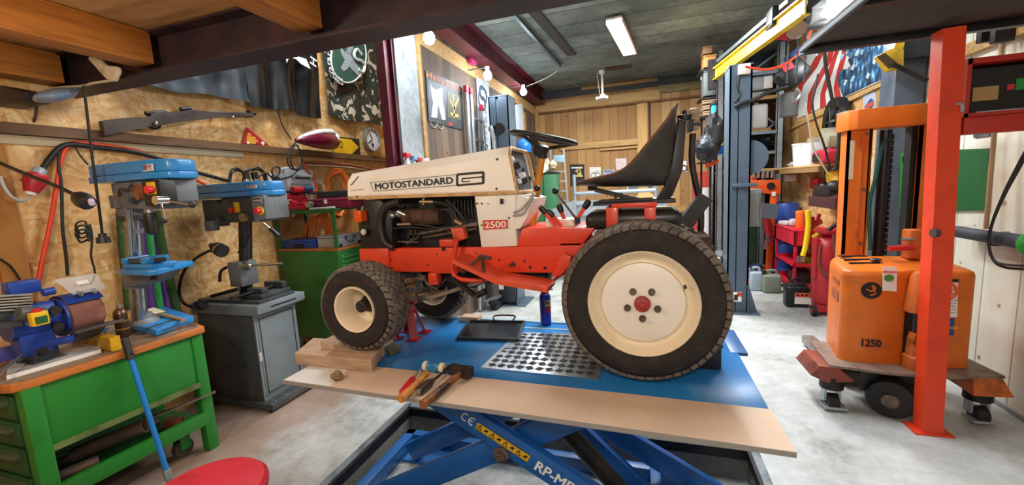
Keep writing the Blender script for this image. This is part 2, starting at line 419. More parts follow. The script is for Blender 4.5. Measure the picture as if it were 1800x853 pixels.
RUB = mt('tyre_rubber', '241f1c', .85, 0, '3a322b', 12)
TREADM = mt('dusty_tread', '71665b', .9, 0, '453c35', 20, .42, .7)
INK = mt('black_ink', '15130f', .5); WHITE = mt('white_paint', 'ece8e0', .45); REDLAB = mt('label_red', 'd23a26', .45)
WIRE = mt('black_cable', '151414', .5)
YEL = mt('yellow_paint', 'e8b818', .45, 0, 'c99a14', 5)
T = thing('garden_tractor', (-.72, YC, .77), 'cream and orange vintage garden tractor with black bucket seat on blue lift', 'tractor')
# hood
def hood_sec(front):
    P = []
    if front: z0, z1, x0, x1 = 1.64, 1.785, -1.64, -1.622
    else: z0, z1, x0, x1 = 1.622, 1.862, -.612, -.652
    for y, z in ((YN+.012, z0), (YN, z0+.02), (YN+.002, z1-.045), (YN+.04, z1), (YF-.04, z1), (YF-.002, z1-.045), (YF, z0+.02), (YF-.012, z0)):
        P.append(V((lerp(x0, x1, (z-z0)/(z1-z0)), y, z)))
    return P
h = MB(); secs = [hood_sec(1), hood_sec(0)]
Fp = [h.b.verts.new(p) for p in secs[0]]; Bp = [h.b.verts.new(p) for p in secs[1]]
h.skin(Fp, Bp); h.cap(Fp)
cen = sum((p for p in secs[1]), V())/8
In = [h.b.verts.new(cen+(p-cen)*.91) for p in secs[1]]; In2 = [h.b.verts.new(cen+(p-cen)*.91-V((.03, 0, 0))) for p in secs[1]]
h.skin(Bp, In); h.skin(In, In2); h.cap(In2)
hood = obj('hood', h, CREAM, T, 30)
rim = [cen+(p-cen)*.95 for p in secs[1]]
obj('hood_rim', MB().tube([p+V((.002, 0, 0)) for p in rim], .011, 8, 1, True), WORNC, hood, label='worn tan rear edge of the hood')
obj('hood_lip', MB().bar((-1.635, YN+.004, 1.645), (-.62, YN+.004, 1.627), .012, .018), WORNC, hood)
for q in ((628, 346), (873, 332), (874, 280)): p = W(*q, Y=YN); obj('bolt', MB().cyl(p+V((0, .003, 0)), p-V((0, .004, 0)), .006, n=10), RUST, hood)
sc = MB(); sc.bar(W(617, 326, Y=YN-.0005), W(630, 310, Y=YN-.0005), .005, .002, (0, 1, 0)); sc.bar(W(617, 335, Y=YN-.0005), W(640, 333, Y=YN-.0005), .002, .003, (0, 1, 0))
obj('scratch', sc, RUST, hood)
# name badge with lettering
def plate(name, pts, Y, m, par, d=.002): return obj(name, MB().prism([V((p.x, Y, p.z)) for p in pts], (0, d, 0)), m, par)
bd = pl([(652, 321), (805, 305), (850, 304), (850, 322), (805, 327), (658, 336)], Y=YN)
badge = plate('badge', [bd[0], W(803, 307, Y=YN), W(803, 326, Y=YN), bd[5]], YN-.003, WHITE, hood)
a, b_ = bd[0], W(803, 307, Y=YN); e_, d_ = bd[5], W(803, 326, Y=YN); y_ = YN-.004
fr = MB()
for p, q in ((a, b_), (b_, d_), (d_, e_), (e_, a)): fr.bar((p.x, y_, p.z), (q.x, y_, q.z), .002, .003, (0, 1, 0))
obj('badge_frame', fr, INK, badge)
p0, p1 = W(661, 333.5, Y=YN), W(797, 322.5, Y=YN); hh = (W(661, 320, Y=YN)-p0).length
p0.y = p1.y = YN-.005
text('MOTOSTANDARD', 'lettering', INK, badge, p0, p1-p0, UP, w=(p1-p0).length, h=hh*.78, bold=.05)
g0, g1, g2, g3 = [V((q.x, YN-.004, q.z)) for q in pl([(804, 307), (850, 303), (850, 322), (804, 326)], Y=YN)]
gl = MB()
for p, q, w in ((g0, g1, .012), (g1, g2, .012), (g2, g3, .01), (g3, g0, .012)): gl.bar(p, q, w, .002, (0, 1, 0))
m1 = lerp(g0, g3, .42); m2 = lerp(g1, g2, .42); gl.bar(lerp(m1, m2, .2), m2, .007, .002, (0, 1, 0)); gl.bar(lerp(lerp(g0, g3, .72), lerp(g1, g2, .72), .2), lerp(lerp(g0, g3, .72), lerp(g1, g2, .72), .5), .006, .002, (0, 1, 0))
gl.bar(lerp(m1, m2, .2), lerp(lerp(g0, g3, .72), lerp(g1, g2, .72), .2), .007, .002, (0, 1, 0))
obj('emblem', gl, INK, badge)
plate('emblem_ground', [lerp(g0, g2, .06), lerp(g1, g3, .06), lerp(g2, g0, .06), lerp(g3, g1, .06)], YN-.003, CREAM, hood, .002)
# dashboard inside the rear opening
dash = obj('dashboard', MB().prism([cen+(p-cen)*.905-V((.024, 0, 0)) for p in secs[1]], (.008, 0, 0)), mt('dash_grey', '5b6470', .4, .3, '2e3238', 7), T)
for i, (u, v_, r) in enumerate(((.15, .8, .016), (.3, .62, .02), (.2, .4, .013), (.45, .35, .016), (.75, .55, .012), (.6, .2, .018), (.3, .2, .016), (.85, .25, .014))):
    p = V((lerp(-.63, -.664, v_), YN+.05+u*.3, lerp(1.645, 1.84, v_))); n_ = V((.95, 0, .3))
    obj('knob' if i % 2 else 'gauge', MB().cyl(p, p+n_*(.03 if i % 2 else .012), r, r*.85, 14), BLK if i % 3 else WHITE, dash)
# lower rear side panel
pan = obj('side_panel', MB().prism(pl([(834, 345), (907, 341), (906, 400), (909, 433), (846, 435)], Y=YN+.008), (0, .38, 0), .004), CREAM2, T)
obj('dash_panel', MB().prism(pl([(908, 342), (934, 350), (928, 378), (914, 402), (906, 402)], Y=YN+.01), (0, .34, 0)), CREAM2, T)
lb_ = pl([(848, 387), (893, 386), (893, 402), (849, 405)], Y=YN)
lab = plate('number_plate', lb_, YN+.004, REDLAB, pan, .003)
fr = MB()
for i in range(4):
    p, q = lb_[i], lb_[(i+1) % 4]; fr.bar((p.x, YN+.003, p.z), (q.x, YN+.003, q.z), .002, .003, (0, 1, 0))
obj('plate_frame', fr, WHITE, lab)
p0 = lerp(lb_[3], lb_[1], .1); p0 = V((lerp(lb_[3].x, lb_[2].x, .08), YN+.003, lerp(lb_[3].z, lb_[0].z, .2)))
text('2500', 'lettering', WHITE, lab, p0, (1, 0, .02), UP, w=(lb_[2].x-lb_[3].x)*.84, h=(lb_[0].z-lb_[3].z)*.6, bold=.03)
lt = W(882, 354, Y=YN); obj('latch', MB().cbox(lt, (.016, .02, .026), bev=.003).cyl(lt-V((0, .01, .004)), lt-V((0, .016, .004)), .005), BLK, pan)
for q in ((839, 358), (895, 383), (847, 396), (847, 358), (858, 358)): p = W(*q, Y=YN+.006); obj('bolt', MB().cyl(p, p-V((0, .006, 0)), .005 if q[0] in (839, 895, 847) else .003, n=10), GREASE, pan)
# grille / radiator block, engine bay
fb = obj('front_plate', MB().prism(pl([(640, 352), (668, 352), (688, 372), (690, 442), (634, 442), (633, 400)], Y=YN+.02), (0, .36, 0), .004), BLK, T)
fbar = MB().tube(pl([(703, 355), (682, 361), (671, 374), (669, 400), (676, 425), (692, 436)], Y=YN+.005), .021, 10)
obj('guard_bar', fbar, BLK, T)
hl = W(640, 408, Y=YN); obj('headlight', MB().lathe([(.02, .02), (.026, .0), (.024, -.006), (.019, -.008)], hl, (0, 1, 0), 20), BLK, T)
obj('lens', MB().lathe([(.019, 0), (.015, .005), (0, .007)], hl-V((0, .007, 0)), (0, -1, 0), 18), mt('lens_grey', 'c9c3b4', .25), T)
ol = W(634, 380, Y=YN-.01); obj('turn_lamp', MB().cbox(ol, (.05, .06, .066), bev=.006), mt('amber_lens', 'e2561a', .25, coat=.5), T)
eng = obj('engine_block', MB().box(-1.34, YN+.1, 1.34, -.87, YF-.05, 1.56, .01).box(-1.25, YN+.06, 1.34, -1.0, YN+.12, 1.46, .006).box(-1.45, YN+.12, 1.35, -1.34, YF-.1, 1.6).box(-1.42, YN+.13, 1.56, -.84, YF-.04, 1.638), DARK, T)
for i in range(7): eng_f = obj('cooling_fin', MB().box(-1.0+i*.02, YN+.08, 1.5, -.992+i*.02, YN+.3, 1.6), DARK, T) if i < 7 else 0
p, q = W(712, 382, Y=YN+.05), W(772, 381, Y=YN+.05)
mu = obj('muffler', MB().lathe([(.03, -.012), (.044, 0), (.047, .01), (.047, (q-p).length), (.04, (q-p).length+.012), (.01, (q-p).length+.013)], p, q-p, 24), RUST, T, label='rusty brown cylinder in the engine bay')
p = W(700, 376, Y=YN+.03); obj('pump', MB().cyl(W(683, 376, Y=YN+.05), W(712, 378, Y=YN+.05), .024, .02, 14).cyl(W(700, 372, Y=YN+.02), W(716, 380, Y=YN+.02), .015, n=12).ball(W(690, 379, Y=YN+.02), .02), STEEL, T)
obj('fitting', MB().cyl(W(744, 360, Y=YN+.03), W(745, 346, Y=YN+.03), .008).cyl(W(738, 355, Y=YN+.03), W(762, 355, Y=YN+.03), .009).cyl(W(699, 395, Y=YN+.02), W(722, 394, Y=YN+.02), .008).cyl(W(800, 388, Y=YN+.02), W(812, 395, Y=YN+.02), .012), mt('brass_dirty', 'a8926a', .4, .7), T)
for pts, r in (([(762, 355), (785, 360), (798, 375), (808, 395)], .008), ([(722, 394), (755, 398), (790, 408), (800, 420)], .007), ([(785, 352), (800, 366), (815, 385)], .008), ([(690, 402), (720, 400), (745, 402)], .005)):
    obj('hose', MB().tube(pl(pts, Y=YN+.03), r), WIRE, T)
lk = MB()
for p, q, r in (((735, 412), (840, 392), .007), ((742, 418), (838, 402), .006), ((715, 428), (735, 418), .006), ((700, 425), (735, 426), .005), ((815, 398), (840, 395), .01)): lk.cyl(W(*p, Y=YN+.02), W(*q, Y=YN+.02), r, n=10)
obj('linkage_rod', lk, GREASE, T)
fm = MB()
for q in ((718, 405, 726, 425), (728, 405, 733, 422), (716, 414, 738, 418)): 
    a, b_ = W(q[0], q[1], Y=YN+.03), W(q[2], q[3], Y=YN+.03); fm.box(a.x, YN+.03, b_.z, b_.x, YN+.045, a.z)
obj('bracket', fm, DARK, T)
a = W(784, 428, Y=YN); obj('bracket', MB().cbox((a.x, YN+.03, a.z), (.09, .05, .04), bev=.005), RED, T)
# chassis
ch = MB().prism(pl([(682, 437), (1042, 432), (1000, 480), (684, 478)], Y=YN+.012), (0, .02, 0), .003)
ch.prism([V((p.x, YF-.03, p.z)) for p in pl([(682, 437), (1042, 432), (1000, 480), (684, 478)], Y=YN+.012)], (0, .02, 0))
ch.box(-1.38, YN+.02, 1.325, -.26, YF-.02, 1.34).box(.0-.4, YN+.02, 1.2, .2, YF-.02, 1.36)
chs = obj('chassis', ch, RED, T)
fpl = obj('front_bracket', MB().prism(pl([(631, 438), (682, 437), (684, 478), (634, 473)], Y=YN-.004), (0, .4, 0), .004), RED, T)
for q in ((645, 466), (661, 466)): p = W(*q, Y=YN-.004); obj('bolt', MB().cyl(p, p-V((0, .006, 0)), .009, n=12).cyl(p-V((0, .006, 0)), p-V((0, .01, 0)), .006, n=6), GREASE, fpl)
for q, r in (((688, 457), .004), ((689, 471), .006), ((714, 465), .003), ((768, 447), .004), ((752, 466), .005), ((838, 445), .004), ((878, 457), .005), ((922, 459), .006), ((932, 470), .008), ((958, 471), .008), ((975, 456), .003), ((780, 438), .012), ((777, 471), .003)):
    p = W(*q, Y=YN+.012); obj('bolt_hole', MB().cyl(p, p-V((0, .003, 0)), r, n=12), DARK, chs)
obj('rust_patch', MB().prism([p for p in pl([(893, 467), (903, 459), (907, 466), (905, 469), (896, 469)], Y=YN+.0115)], (0, .002, 0)), RUST, chs)
cw = obj('transmission_cover', MB().prism(pl([(908, 434), (917, 402), (1046, 401), (1022, 433)], Y=YN+.02), (0, .36, 0), .006), RED, T)
# belly: front axle, steering rods, pedals
ax = MB().bar((-1.44, YN-.09, 1.075), (-1.44, YF+.07, 1.0), .05, .06, bev=.006).box(-1.5, YN+.1, 1.02, -1.38, YF-.1, 1.2, .01)
obj('front_axle', ax, GREASE, T)
dk = MB().box(-1.25, YN+.08, 1.1, -.9, YF-.06, 1.25, .015).box(-.95, YN+.1, 1.12, -.5, YF-.1, 1.22, .02)
obj('undercarriage', dk, DARK, T)
sr = MB().bar(W(714, 525, Y=YN-.02), W(760, 524, Y=YN-.02), .014, .028).bar(W(755, 524, Y=YN-.02), W(856, 492, Y=YN-.02), .012, .02)
obj('steering_rod', sr, mt('dirty_rod', '8f8272', .5, .4, '5c5145', 9), T)
for pts, r in (([(703, 488), (722, 493), (745, 486)], .008), ([(707, 503), (722, 503), (728, 500)], .012), ([(716, 493), (748, 490)], .016), ([(700, 478), (705, 500), (716, 512)], .014), ([(770, 505), (786, 490)], .004), ([(745, 484), (752, 500), (768, 508)], .008)):
    obj('steering_link', MB().tube(pl(pts, Y=YN+.04), r, 10), GREASE, T)
for q in ((718, 494, .016), (722, 504, .014), (722, 520, .014)): obj('ball_joint', MB().cyl(W(q[0]-5, q[1]+1, Y=YN-.02), W(q[0]+6, q[1]-1, Y=YN-.02), q[2], n=14), mt('brass_nut', 'b89a68', .4, .6), T)
p = W(760, 491, Y=YN+.0); obj('bracket', MB().cbox((p.x, YN+.03, p.z), (.055, .06, .07), bev=.006).cyl((p.x, YN, p.z), (p.x, YN-.008, p.z), .014).box(p.x, YN+.02, p.z+.03, p.x+.15, YN+.05, p.z+.05), RED, T)
pd = MB().bar(W(796, 490, Y=YN-.05), W(835, 520, Y=YN-.05), .03, .02).cyl(W(838, 520, Y=YN-.05), W(854, 512, Y=YN-.05), .017, n=14)
obj('pedal_arm', pd, DARK, T)
# footrest hoop and footplate
hp = obj('footrest_hoop', MB().tube(pl([(803, 420), (800, 440), (795, 470), (800, 486), (815, 492), (850, 494)], Y=YN-.03), .013, 10), RED, T)
obj('hoop_clip', MB().prism(pl([(791, 402), (813, 400), (818, 420), (806, 424), (798, 425)], Y=YN-.02), (0, .05, 0), .004), REDW, T)
y0 = 1.83
st = [W(795, 456, Y=y0), W(870, 492, Y=y0), W(962, 507, Y=y0)]
bk = [W(823, 446, Y=YN+.01), W(892, 478, Y=YN+.01), W(975, 491, Y=YN+.01)]
s_ = MB(); A = [s_.b.verts.new(p) for p in st]; B = [s_.b.verts.new(V((p.x+.0, YN+.01, p.z))) for p in st]
A2 = [s_.b.verts.new(p-UP*.022) for p in st]; B2 = [s_.b.verts.new(V((p.x, YN+.01, p.z-.022))) for p in st]
s_.skin(A, B, False); s_.skin(A2, B2, False); s_.skin(A, A2, False); s_.skin(B, B2, False); s_.cap([A[0], B[0], B2[0], A2[0]]); s_.cap([A[2], B[2], B2[2], A2[2]])
fp = obj('footplate', s_, REDW, T)
obj('footplate_bracket', MB().prism(pl([(968, 487), (990, 447), (1004, 452), (1000, 470), (985, 485)], Y=YN-.06), (0, .07, 0), .003), RED, T)
p = st[2]; obj('footplate_flange', MB().prism([p, p+V((.03, .0, .03)), p+V((.05, .17, .03)), p+V((.0, .18, .0))], (0, 0, .012)), RED, T)
pe_ = MB().bar(W(842, 450, Y=1.86), W(862, 455, Y=1.86), .05, .012, bev=.003).bar(W(845, 453, Y=1.88), W(815, 476, Y=1.88), .012, .014).bar(W(848, 455, Y=1.87), W(852, 492, Y=1.87), .01, .016).cyl(W(812, 478, Y=1.88), W(828, 472, Y=1.88), .012, n=10)
obj('brake_pedal', pe_, RUST, T)
# levers on the cover
KNOB = mt('black_knob', '171515', .4)
for a, b_, y in (((978, 398), (957, 372), YN+.05), ((987, 397), (970, 378), YN+.06), ((996, 396), (986, 370), YN+.14), ((1013, 388), (1029, 363), YN+.03)):
    p, q = W(*a, Y=y), W(*b_, Y=y); d = (q-p).normalized()
    L_ = obj('hydraulic_lever', MB().bar(p, q, .02, .012, (0, 1, 0)), RED, T)
    obj('knob', MB().lathe([(.004, -.004), (.014, 0), (.017, .025), (.015, .042), (.006, .046)], q-d*.01, d, 16), KNOB, L_)
p, q = W(1015, 388, Y=YN+.02), W(976, 336, Y=YN+.02)
L_ = obj('gear_lever', MB().cyl(p, q, .006), GREASE, T); obj('knob', MB().ball(q, .017), KNOB, L_)
obj('lever_bracket', MB().cbox(p, (.025, .02, .03)), DARK, T)
p0 = W(985, 398, Y=YN+.2); obj('lever_box', MB().box(p0.x-.06, YN+.1, 1.43, p0.x+.1, YN+.26, 1.475, .006), CREAM2, T)
hd = MB().tube(pl([(902, 380), (918, 376), (928, 362), (940, 340)], Y=YN), .006).tube(pl([(903, 374), (915, 368), (930, 352), (938, 338)], Y=YN), .006)
th = obj('throttle_lever', hd, STEEL, T); obj('knob', MB().ball(W(944, 331, Y=YN), .016), KNOB, th)
# steering
ca, cb_ = V((-.59, YC, 1.44)), V((-.515, YC, 1.83))
obj('steering_column', MB().cyl(ca, cb_, .022, .02, 18), mt('yellow_ochre_tube', 'd88c28', .5, 0, '9a5c1c', 12), T)
nrm = V((.24, 0, .97)).normalized(); cw_ = V((-.507, YC, 1.908)); e1 = V((.97, 0, -.24)).normalized(); e2 = V((0, 1, 0))
sw = obj('steering_wheel', MB().tube([cw_+e1*cos(a)*.178+e2*sin(a)*.178 for a in [2*pi*i/40 for i in range(40)]], .0125, 10, 1, True), BLK, T)
for k in range(3):
    a = 2*pi*k/3+.35; d = e1*cos(a)+e2*sin(a); obj('spoke', MB().bar(cw_-nrm*.055+d*.02, cw_+d*.172, .014, .02, nrm), BLK, sw)
obj('hub', MB().lathe([(.024, -.1), (.04, -.08), (.045, -.045), (.03, -.035), (.0, -.03)], cw_, nrm, 20), BLK, sw)
obj('wheel_joint', MB().cyl(cb_-V((0, 0, .03)), cb_+V((.004, 0, .02)), .026, n=16), DARK, T)
# seat
ctr = [(-.30, 1.655), (-.2, 1.645), (-.08, 1.638), (.03, 1.633), (.10, 1.636), (.124, 1.68), (.134, 1.78), (.142, 1.87), (.147, 1.975)]
rimp = [(-.30, 1.66), (-.23, 1.672), (-.16, 1.685), (-.1, 1.70), (-.05, 1.735), (.0, 1.79), (.06, 1.86), (.11, 1.92), (.145, 1.975)]
rows = []
for (cx_, cz_), (rx, rz_) in zip(ctr, rimp):
    row = []
    for k in range(-8, 9):
        v_ = k/8; f_ = abs(v_)**3.6
        row.append(V((lerp(cx_, rx, f_), YC+v_*(.205-.02*(rz_-1.66)), lerp(cz_, rz_, f_))))
    rows.append(row)
SEATM = mt('worn_black_seat', '2c2a29', .42, 0, '4a4745', 4, .4, .75)
seat = obj('seat', MB().grid(rows, (0.006, 0, -.012)), SEATM, T, 60)
e = [r[0] for r in rows]+[r[-1] for r in rows[::-1]]
obj('seat_edge', MB().tube(e, .007, 8, 2), mt('brown_seat_edge', '6a4433', .6, 0, '3c2a22', 12), seat, label='worn brown edge of the seat')
bkp = pl([(1192, 208), (1207, 212), (1200, 300), (1182, 345), (1165, 357), (1150, 357), (1170, 330), (1183, 290)], Y=YC-.08)
obj('seat_bracket', MB().prism([V((p.x, YC-.08, p.z)) for p in bkp], (0, .16, 0), .004), BLK, T)
obj('seat_spring', MB().bar(W(1048, 334, Y=YC), W(1150, 357, Y=YC), .14, .018).cbox(W(1042, 328, Y=YC), (.035, .16, .04), bev=.006).prism([V((p.x, YC-.05, p.z)) for p in pl([(1150, 357), (1172, 350), (1185, 320), (1172, 322)], Y=YC-.05)], (0, .1, 0)), BLK, T)
k = W(1203, 206, Y=YC); obj('knob', MB().lathe([(.01, -.02), (.032, -.01), (.034, .008), (.012, .012), (.01, .03)], k, UP, 14), KNOB, T, label='black adjusting knob behind the seat')
ps = MB(); q0, q1 = W(1042, 358, Y=YN+.05), W(1188, 352, Y=YN+.05); ps.box(q0.x, YN+.05, q0.z-.012, q1.x, YF-.05, q0.z+.006).box(q0.x+.03, YN+.03, q0.z+.006, q1.x-.1, YN+.16, q0.z+.014)
for x in (1082, 1092): p = W(x, 352, Y=YN+.06); ps.cyl(p, p+UP*.035, .006, n=8)
obj('seat_base', ps, BLK, T)
q0, q1 = W(1075, 362, Y=YN+.04), W(1155, 357, Y=YN+.04); obj('seat_rail', MB().box(q0.x, YN+.04, q0.z-.012, q1.x, YF-.04, q0.z+.01, .003), RED, T)
q0, q1 = W(1028, 402, Y=YN+.02), W(1201, 367, Y=YN+.02); tk = obj('fuel_tank', MB().box(q0.x, YN+.02, q0.z-.01, q1.x, YF-.02, q1.z-.005, .035, 4), mt('black_plastic_tank', '221f1f', .35, 0, '2f2c2a', 5), T)
for x in (1076, 1143):
    a, b_ = W(x-10, 408, Y=YN+.01), W(x+10, 366, Y=YN+.01); obj('tank_strap', MB().box(a.x, YN+.012, a.z-.03, b_.x, YF-.012, b_.z+.004, .003), RED, tk)
pp = MB().tube([p for p in pl([(1218, 235), (1216, 280), (1222, 320), (1231, 360), (1232, 400), (1226, 425)], Y=YC+.1)], .016, 10)
obj('exhaust_pipe', pp, mt('dark_pipe', '2c2724', .5, .3, '48403a', 10), T)
fc = W(1220, 212, Y=YC+.1); obj('beacon_stack', MB().lathe([(.01, -.05), (.024, -.045), (.026, -.02), (.022, -.015), (.026, -.008), (.026, .015), (.021, .02), (.026, .028), (.025, .055), (.02, .058), (.0, .06)], fc, UP, 20), mt('beige_filter', 'b59b84', .5, 0, '8a6a55', 20), T, label='beige ribbed cap on the rear pipe')
obj('pipe_bracket', MB().cbox(W(1222, 220, Y=YC+.1), (.06, .06, .012)).cbox(W(1213, 222, Y=YC+.06), (.02, .12, .05)), DARK, T)
a, b_ = W(1203, 395, Y=YF-.1), W(1240, 345, Y=YF-.1); obj('rear_hitch_tube', MB().bar(a, b_, .09, .07), BLK, T)
obj('rear_link', MB().cyl(W(1212, 402, Y=YC), W(1218, 430, Y=YC), .02).cyl(W(1226, 425, Y=YC), W(1252, 440, Y=YC-.1), .02).box(.2, YN+.06, 1.2, .3, YF-.06, 1.38, .01), RUST, T)
# ---- wheels
def tyre(name, o, R0, wd, ri, par, rows_, nb, bh, rim_fn):
    """tyre with its axis along Y, o = centre of the near side face"""
    w = wd
    prof = [(ri, .025), (ri+.012, .006), (lerp(ri, R0, .35), -.004), (lerp(ri, R0, .7), .0), (R0-.028, .014), (R0-.009, .034), (R0-.002, w*.35), (R0, w*.5), (R0-.002, w*.65), (R0-.009, w-.034), (R0-.028, w-.014), (lerp(ri, R0, .7), w), (lerp(ri, R0, .35), w+.004), (ri+.012, w-.006), (ri, w-.025)]
    wh = obj('wheel', MB().lathe([(ri-.004, .03), (ri-.004, w-.03), (ri-.012, w-.03), (ri-.012, .03)], o, (0, 1, 0), 48, True), CREAM, par)
    ty = obj('tyre', MB().lathe(prof, o, (0, 1, 0), 72, cap=False), RUB, wh, 50)
    tb = MB()
    def sp(u, an, hgt):
        # u 0..1 across the tread incl. shoulders
        y = .012+u*(w-.024); dd = min(y, w-y); r = R0-.002 if dd > .045 else R0-.03+.028*min(1, max(0, (dd-.008)/.037))**.5
        r += hgt; return o+V((cos(an)*r, y, sin(an)*r))
    for j in range(rows_):
        u0, u1 = (j+.06)/rows_, (j+.94)/rows_
        for i in range(nb):
            a0 = 2*pi*(i+(.5 if j % 2 else 0))/nb; da = 2*pi/nb*.40; sk = 2*pi/nb*.22*(1 if j % 2 else -1)
            q = [(u0, a0-da-sk), (u1, a0-da+sk), (u1, a0+da+sk), (u0, a0+da-sk)]
            um, am = (u0+u1)/2, a0
            lo = [tb.b.verts.new(sp(u, a, -.004)) for u, a in q]; hi = [tb.b.verts.new(sp(lerp(um, u, .88), lerp(am, a, .9), bh)) for u, a in q]
            tb.skin(lo, hi); tb.cap(hi)
    obj('tread', tb, TREADM, ty, 30)
    rim_fn(o, wh); return wh
CREAMW = mt('wheel_cream', 'ecdcbe', .42, 0, 'd2b88e', 5, .52, .8)
def rear_rim(o, wh):
    obj('rim', MB().lathe([(.232, .03), (.236, .012), (.23, .004), (.222, .012), (.214, .03), (.2, .05), (.19, .055), (.18, .05), (.175, .06), (.17, .11), (.15, .12), (.0, .12)], o, (0, 1, 0), 64, cap=False), CREAMW, wh, 40)
    dsk = obj('wheel_disc', MB().lathe([(.178, .052), (.176, .044), (.165, .040), (.1, .036), (.055, .03), (.0, .028)], o, (0, 1, 0), 56, cap=False), CREAM2, wh, 40)
    obj('hub_cap', MB().lathe([(.036, .034), (.034, .016), (.026, .01), (.012, .008), (.012, -.004), (0, -.006)], o, (0, 1, 0), 28), mt('hub_red', 'a5392a', .55, 0, '6e2a20', 15), wh)
    for k in range(5):
        a = 2*pi*k/5-pi/2; c_ = o+V((cos(a)*.066, .034, sin(a)*.066))
        obj('wheel_nut', MB().cyl(c_, c_-V((0, .012, 0)), .015, n=16).cyl(c_-V((0, .012, 0)), c_-V((0, .026, 0)), .011, n=6), GREASE, wh)
    v_ = o+V((.19*cos(.45), .03, .19*sin(.45))); obj('valve', MB().cyl(v_, v_-V((0, .03, 0)), .006, n=8), RUST, wh)
rear = tyre('wheel', V((-.008, 1.787, 1.121)), .352, .2, .226, T, 6, 54, .010, rear_rim)
r2 = copy_tree(rear, (0, .63, 0), T); r2.location = V((0, .63, 0))
def front_rim(o, wh):
    obj('rim', MB().lathe([(.117, .03), (.124, .012), (.122, .004), (.112, .008), (.104, .03), (.098, .05), (.098, .13), (.085, .145), (.05, .148), (.0, .148)], o, (0, 1, 0), 48, cap=False), CREAMW, wh, 40)
    obj('hub_cap', MB().lathe([(.05, .148), (.045, .12), (.034, .11), (.032, .06), (.02, .054), (.018, .045), (0, .044)], o, (0, 1, 0), 24, cap=False), DARK, wh)
fw = tyre('wheel', V((-1.435, 1.70, 1.070)), .228, .2, .12, T, 7, 36, .008, front_rim)
f2 = copy_tree(fw, (.03, .76, -.075), T); f2.location = V((.03, .76, -.075))
# ---- scissor lift, what lies on it
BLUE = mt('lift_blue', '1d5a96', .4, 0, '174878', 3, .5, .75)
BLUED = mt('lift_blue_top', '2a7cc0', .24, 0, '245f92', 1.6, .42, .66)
BLUEA = mt('lift_arm_blue', '1b5fae', .35, 0, '164f92', 4)
L = thing('scissor_lift', (-.6, 2.1, PZ), 'blue hydraulic scissor lift table raised out of the floor pit under the tractor', 'lift')
lf = MB(); zb = PZ
for y in (1.62, 2.42): lf.box(-1.70, y, zb, .3, y+.06, zb+.1, .004)
lf.box(-1.70, 1.4, zb, -1.63, 2.48, zb+.1, .004).box(.02, 1.6, zb, .08, 2.48, zb+.12, .004).box(.22, 1.6, zb, .28, 2.48, zb+.1, .004).box(-1.62, 2.25, zb, -1.3, 2.42, zb+.02)
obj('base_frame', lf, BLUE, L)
bt = MB(); bt.cyl((-1.5, 2.3, zb+.02), (-1.5, 2.3, zb+.1), .01).cyl((-1.5, 2.3, zb+.02), (-1.5, 2.3, zb+.04), .02, n=6).cyl((-.14, 2.05, zb+.12), (-.02, 2.08, zb+.05), .014).cyl((-.14, 2.05, zb+.12), (-.17, 2.045, zb+.14), .024, n=8)
obj('anchor_bolt', bt, STEEL, L)
def arm(y, p, q, nm='scissor_arm', w=.045, hh=.125): return obj(nm, MB().bar((p[0], y, p[1]), (q[0], y, q[1]), w, hh, bev=.004), BLUEA, L)
A0, A1 = (-1.15, .69), (.38, -.125); B0, B1 = (-1.56, -.125), (-.09, .69)
armA = arm(1.75, A0, A1); armB = arm(1.81, B0, B1); arm(2.33, A0, A1); arm(2.27, B0, B1)
obj('cross_tube', MB().cyl((-.62, 1.73, .405), (-.62, 2.35, .405), .03), BLUEA, L)
obj('pivot_bolt', MB().lathe([(.04, 0), (.04, .012), (.024, .014), (.022, .03), (.012, .032), (.012, .042), (0, .044)], (-.675, 1.728, .365), (0, -1, 0), 18), GREASE, L)
obj('cylinder_bracket', MB().bar((-.38, 2.2, .24), (.02, 2.2, -.12), .05, .12, bev=.004), BLUEA, L)
ram = obj('hydraulic_cylinder', MB().cyl((-.42, 2.02, .365), (0, 2.02, -.1), .048, n=24), BLKST, L)
obj('piston_rod', MB().cyl((-.56, 2.02, .52), (-.42, 2.02, .365), .026, n=20), CHROME, ram)
obj('cylinder_rod', MB().cyl((-1.42, 2.1, -.14), (-.78, 2.12, .2), .014, n=10), DARK, L)
ad = (V((A1[0], 0, A1[1]))-V((A0[0], 0, A0[1]))).normalized(); au = V((-ad.z, 0, ad.x)); ya = 1.727
def onA(s, t): return V((A0[0], ya, A0[1]))+ad*s+au*t
s0 = (W(838, 748, Y=ya)-onA(0, 0)).dot(ad); s1 = (W(930, 806, Y=ya)-onA(0, 0)).dot(ad)
st = obj('warning_strip', MB().prism([onA(s0, -.02), onA(s1, -.02), onA(s1, .02), onA(s0, .02)], (0, -.0015, 0)), YEL, armA)
ya = 1.7255; tb = MB(); n_ = 8
for i in range(n_):
    c = lerp(s0, s1, (i+.5)/n_); k = (s1-s0)/n_*.36
    if i in (0, 2, 4, 6):
        tri = [onA(c-k, -.013), onA(c+k, -.013), onA(c, .014)]
        for j in range(3): tb.bar(tri[j], tri[(j+1) % 3], .0035, .001, (0, 1, 0))
        tb.bar(onA(c, -.006), onA(c, .006), .004, .001, (0, 1, 0))
    else: tb.bar(onA(c-k*.8, -.006), onA(c+k*.7, .007), .008, .001, (0, 1, 0)); tb.bar(onA(c-k*.3, .01), onA(c+k*.5, -.011), .005, .001, (0, 1, 0))
for t in (-.02, .02): tb.bar(onA(s0, t), onA(s1, t), .002, .001, (0, 1, 0))
obj('warning_signs', tb, INK, st)
WB = mt('decal_white', 'f0f2f2', .4)
s2 = (W(825, 736, Y=ya)-onA(0, 0)).dot(ad)
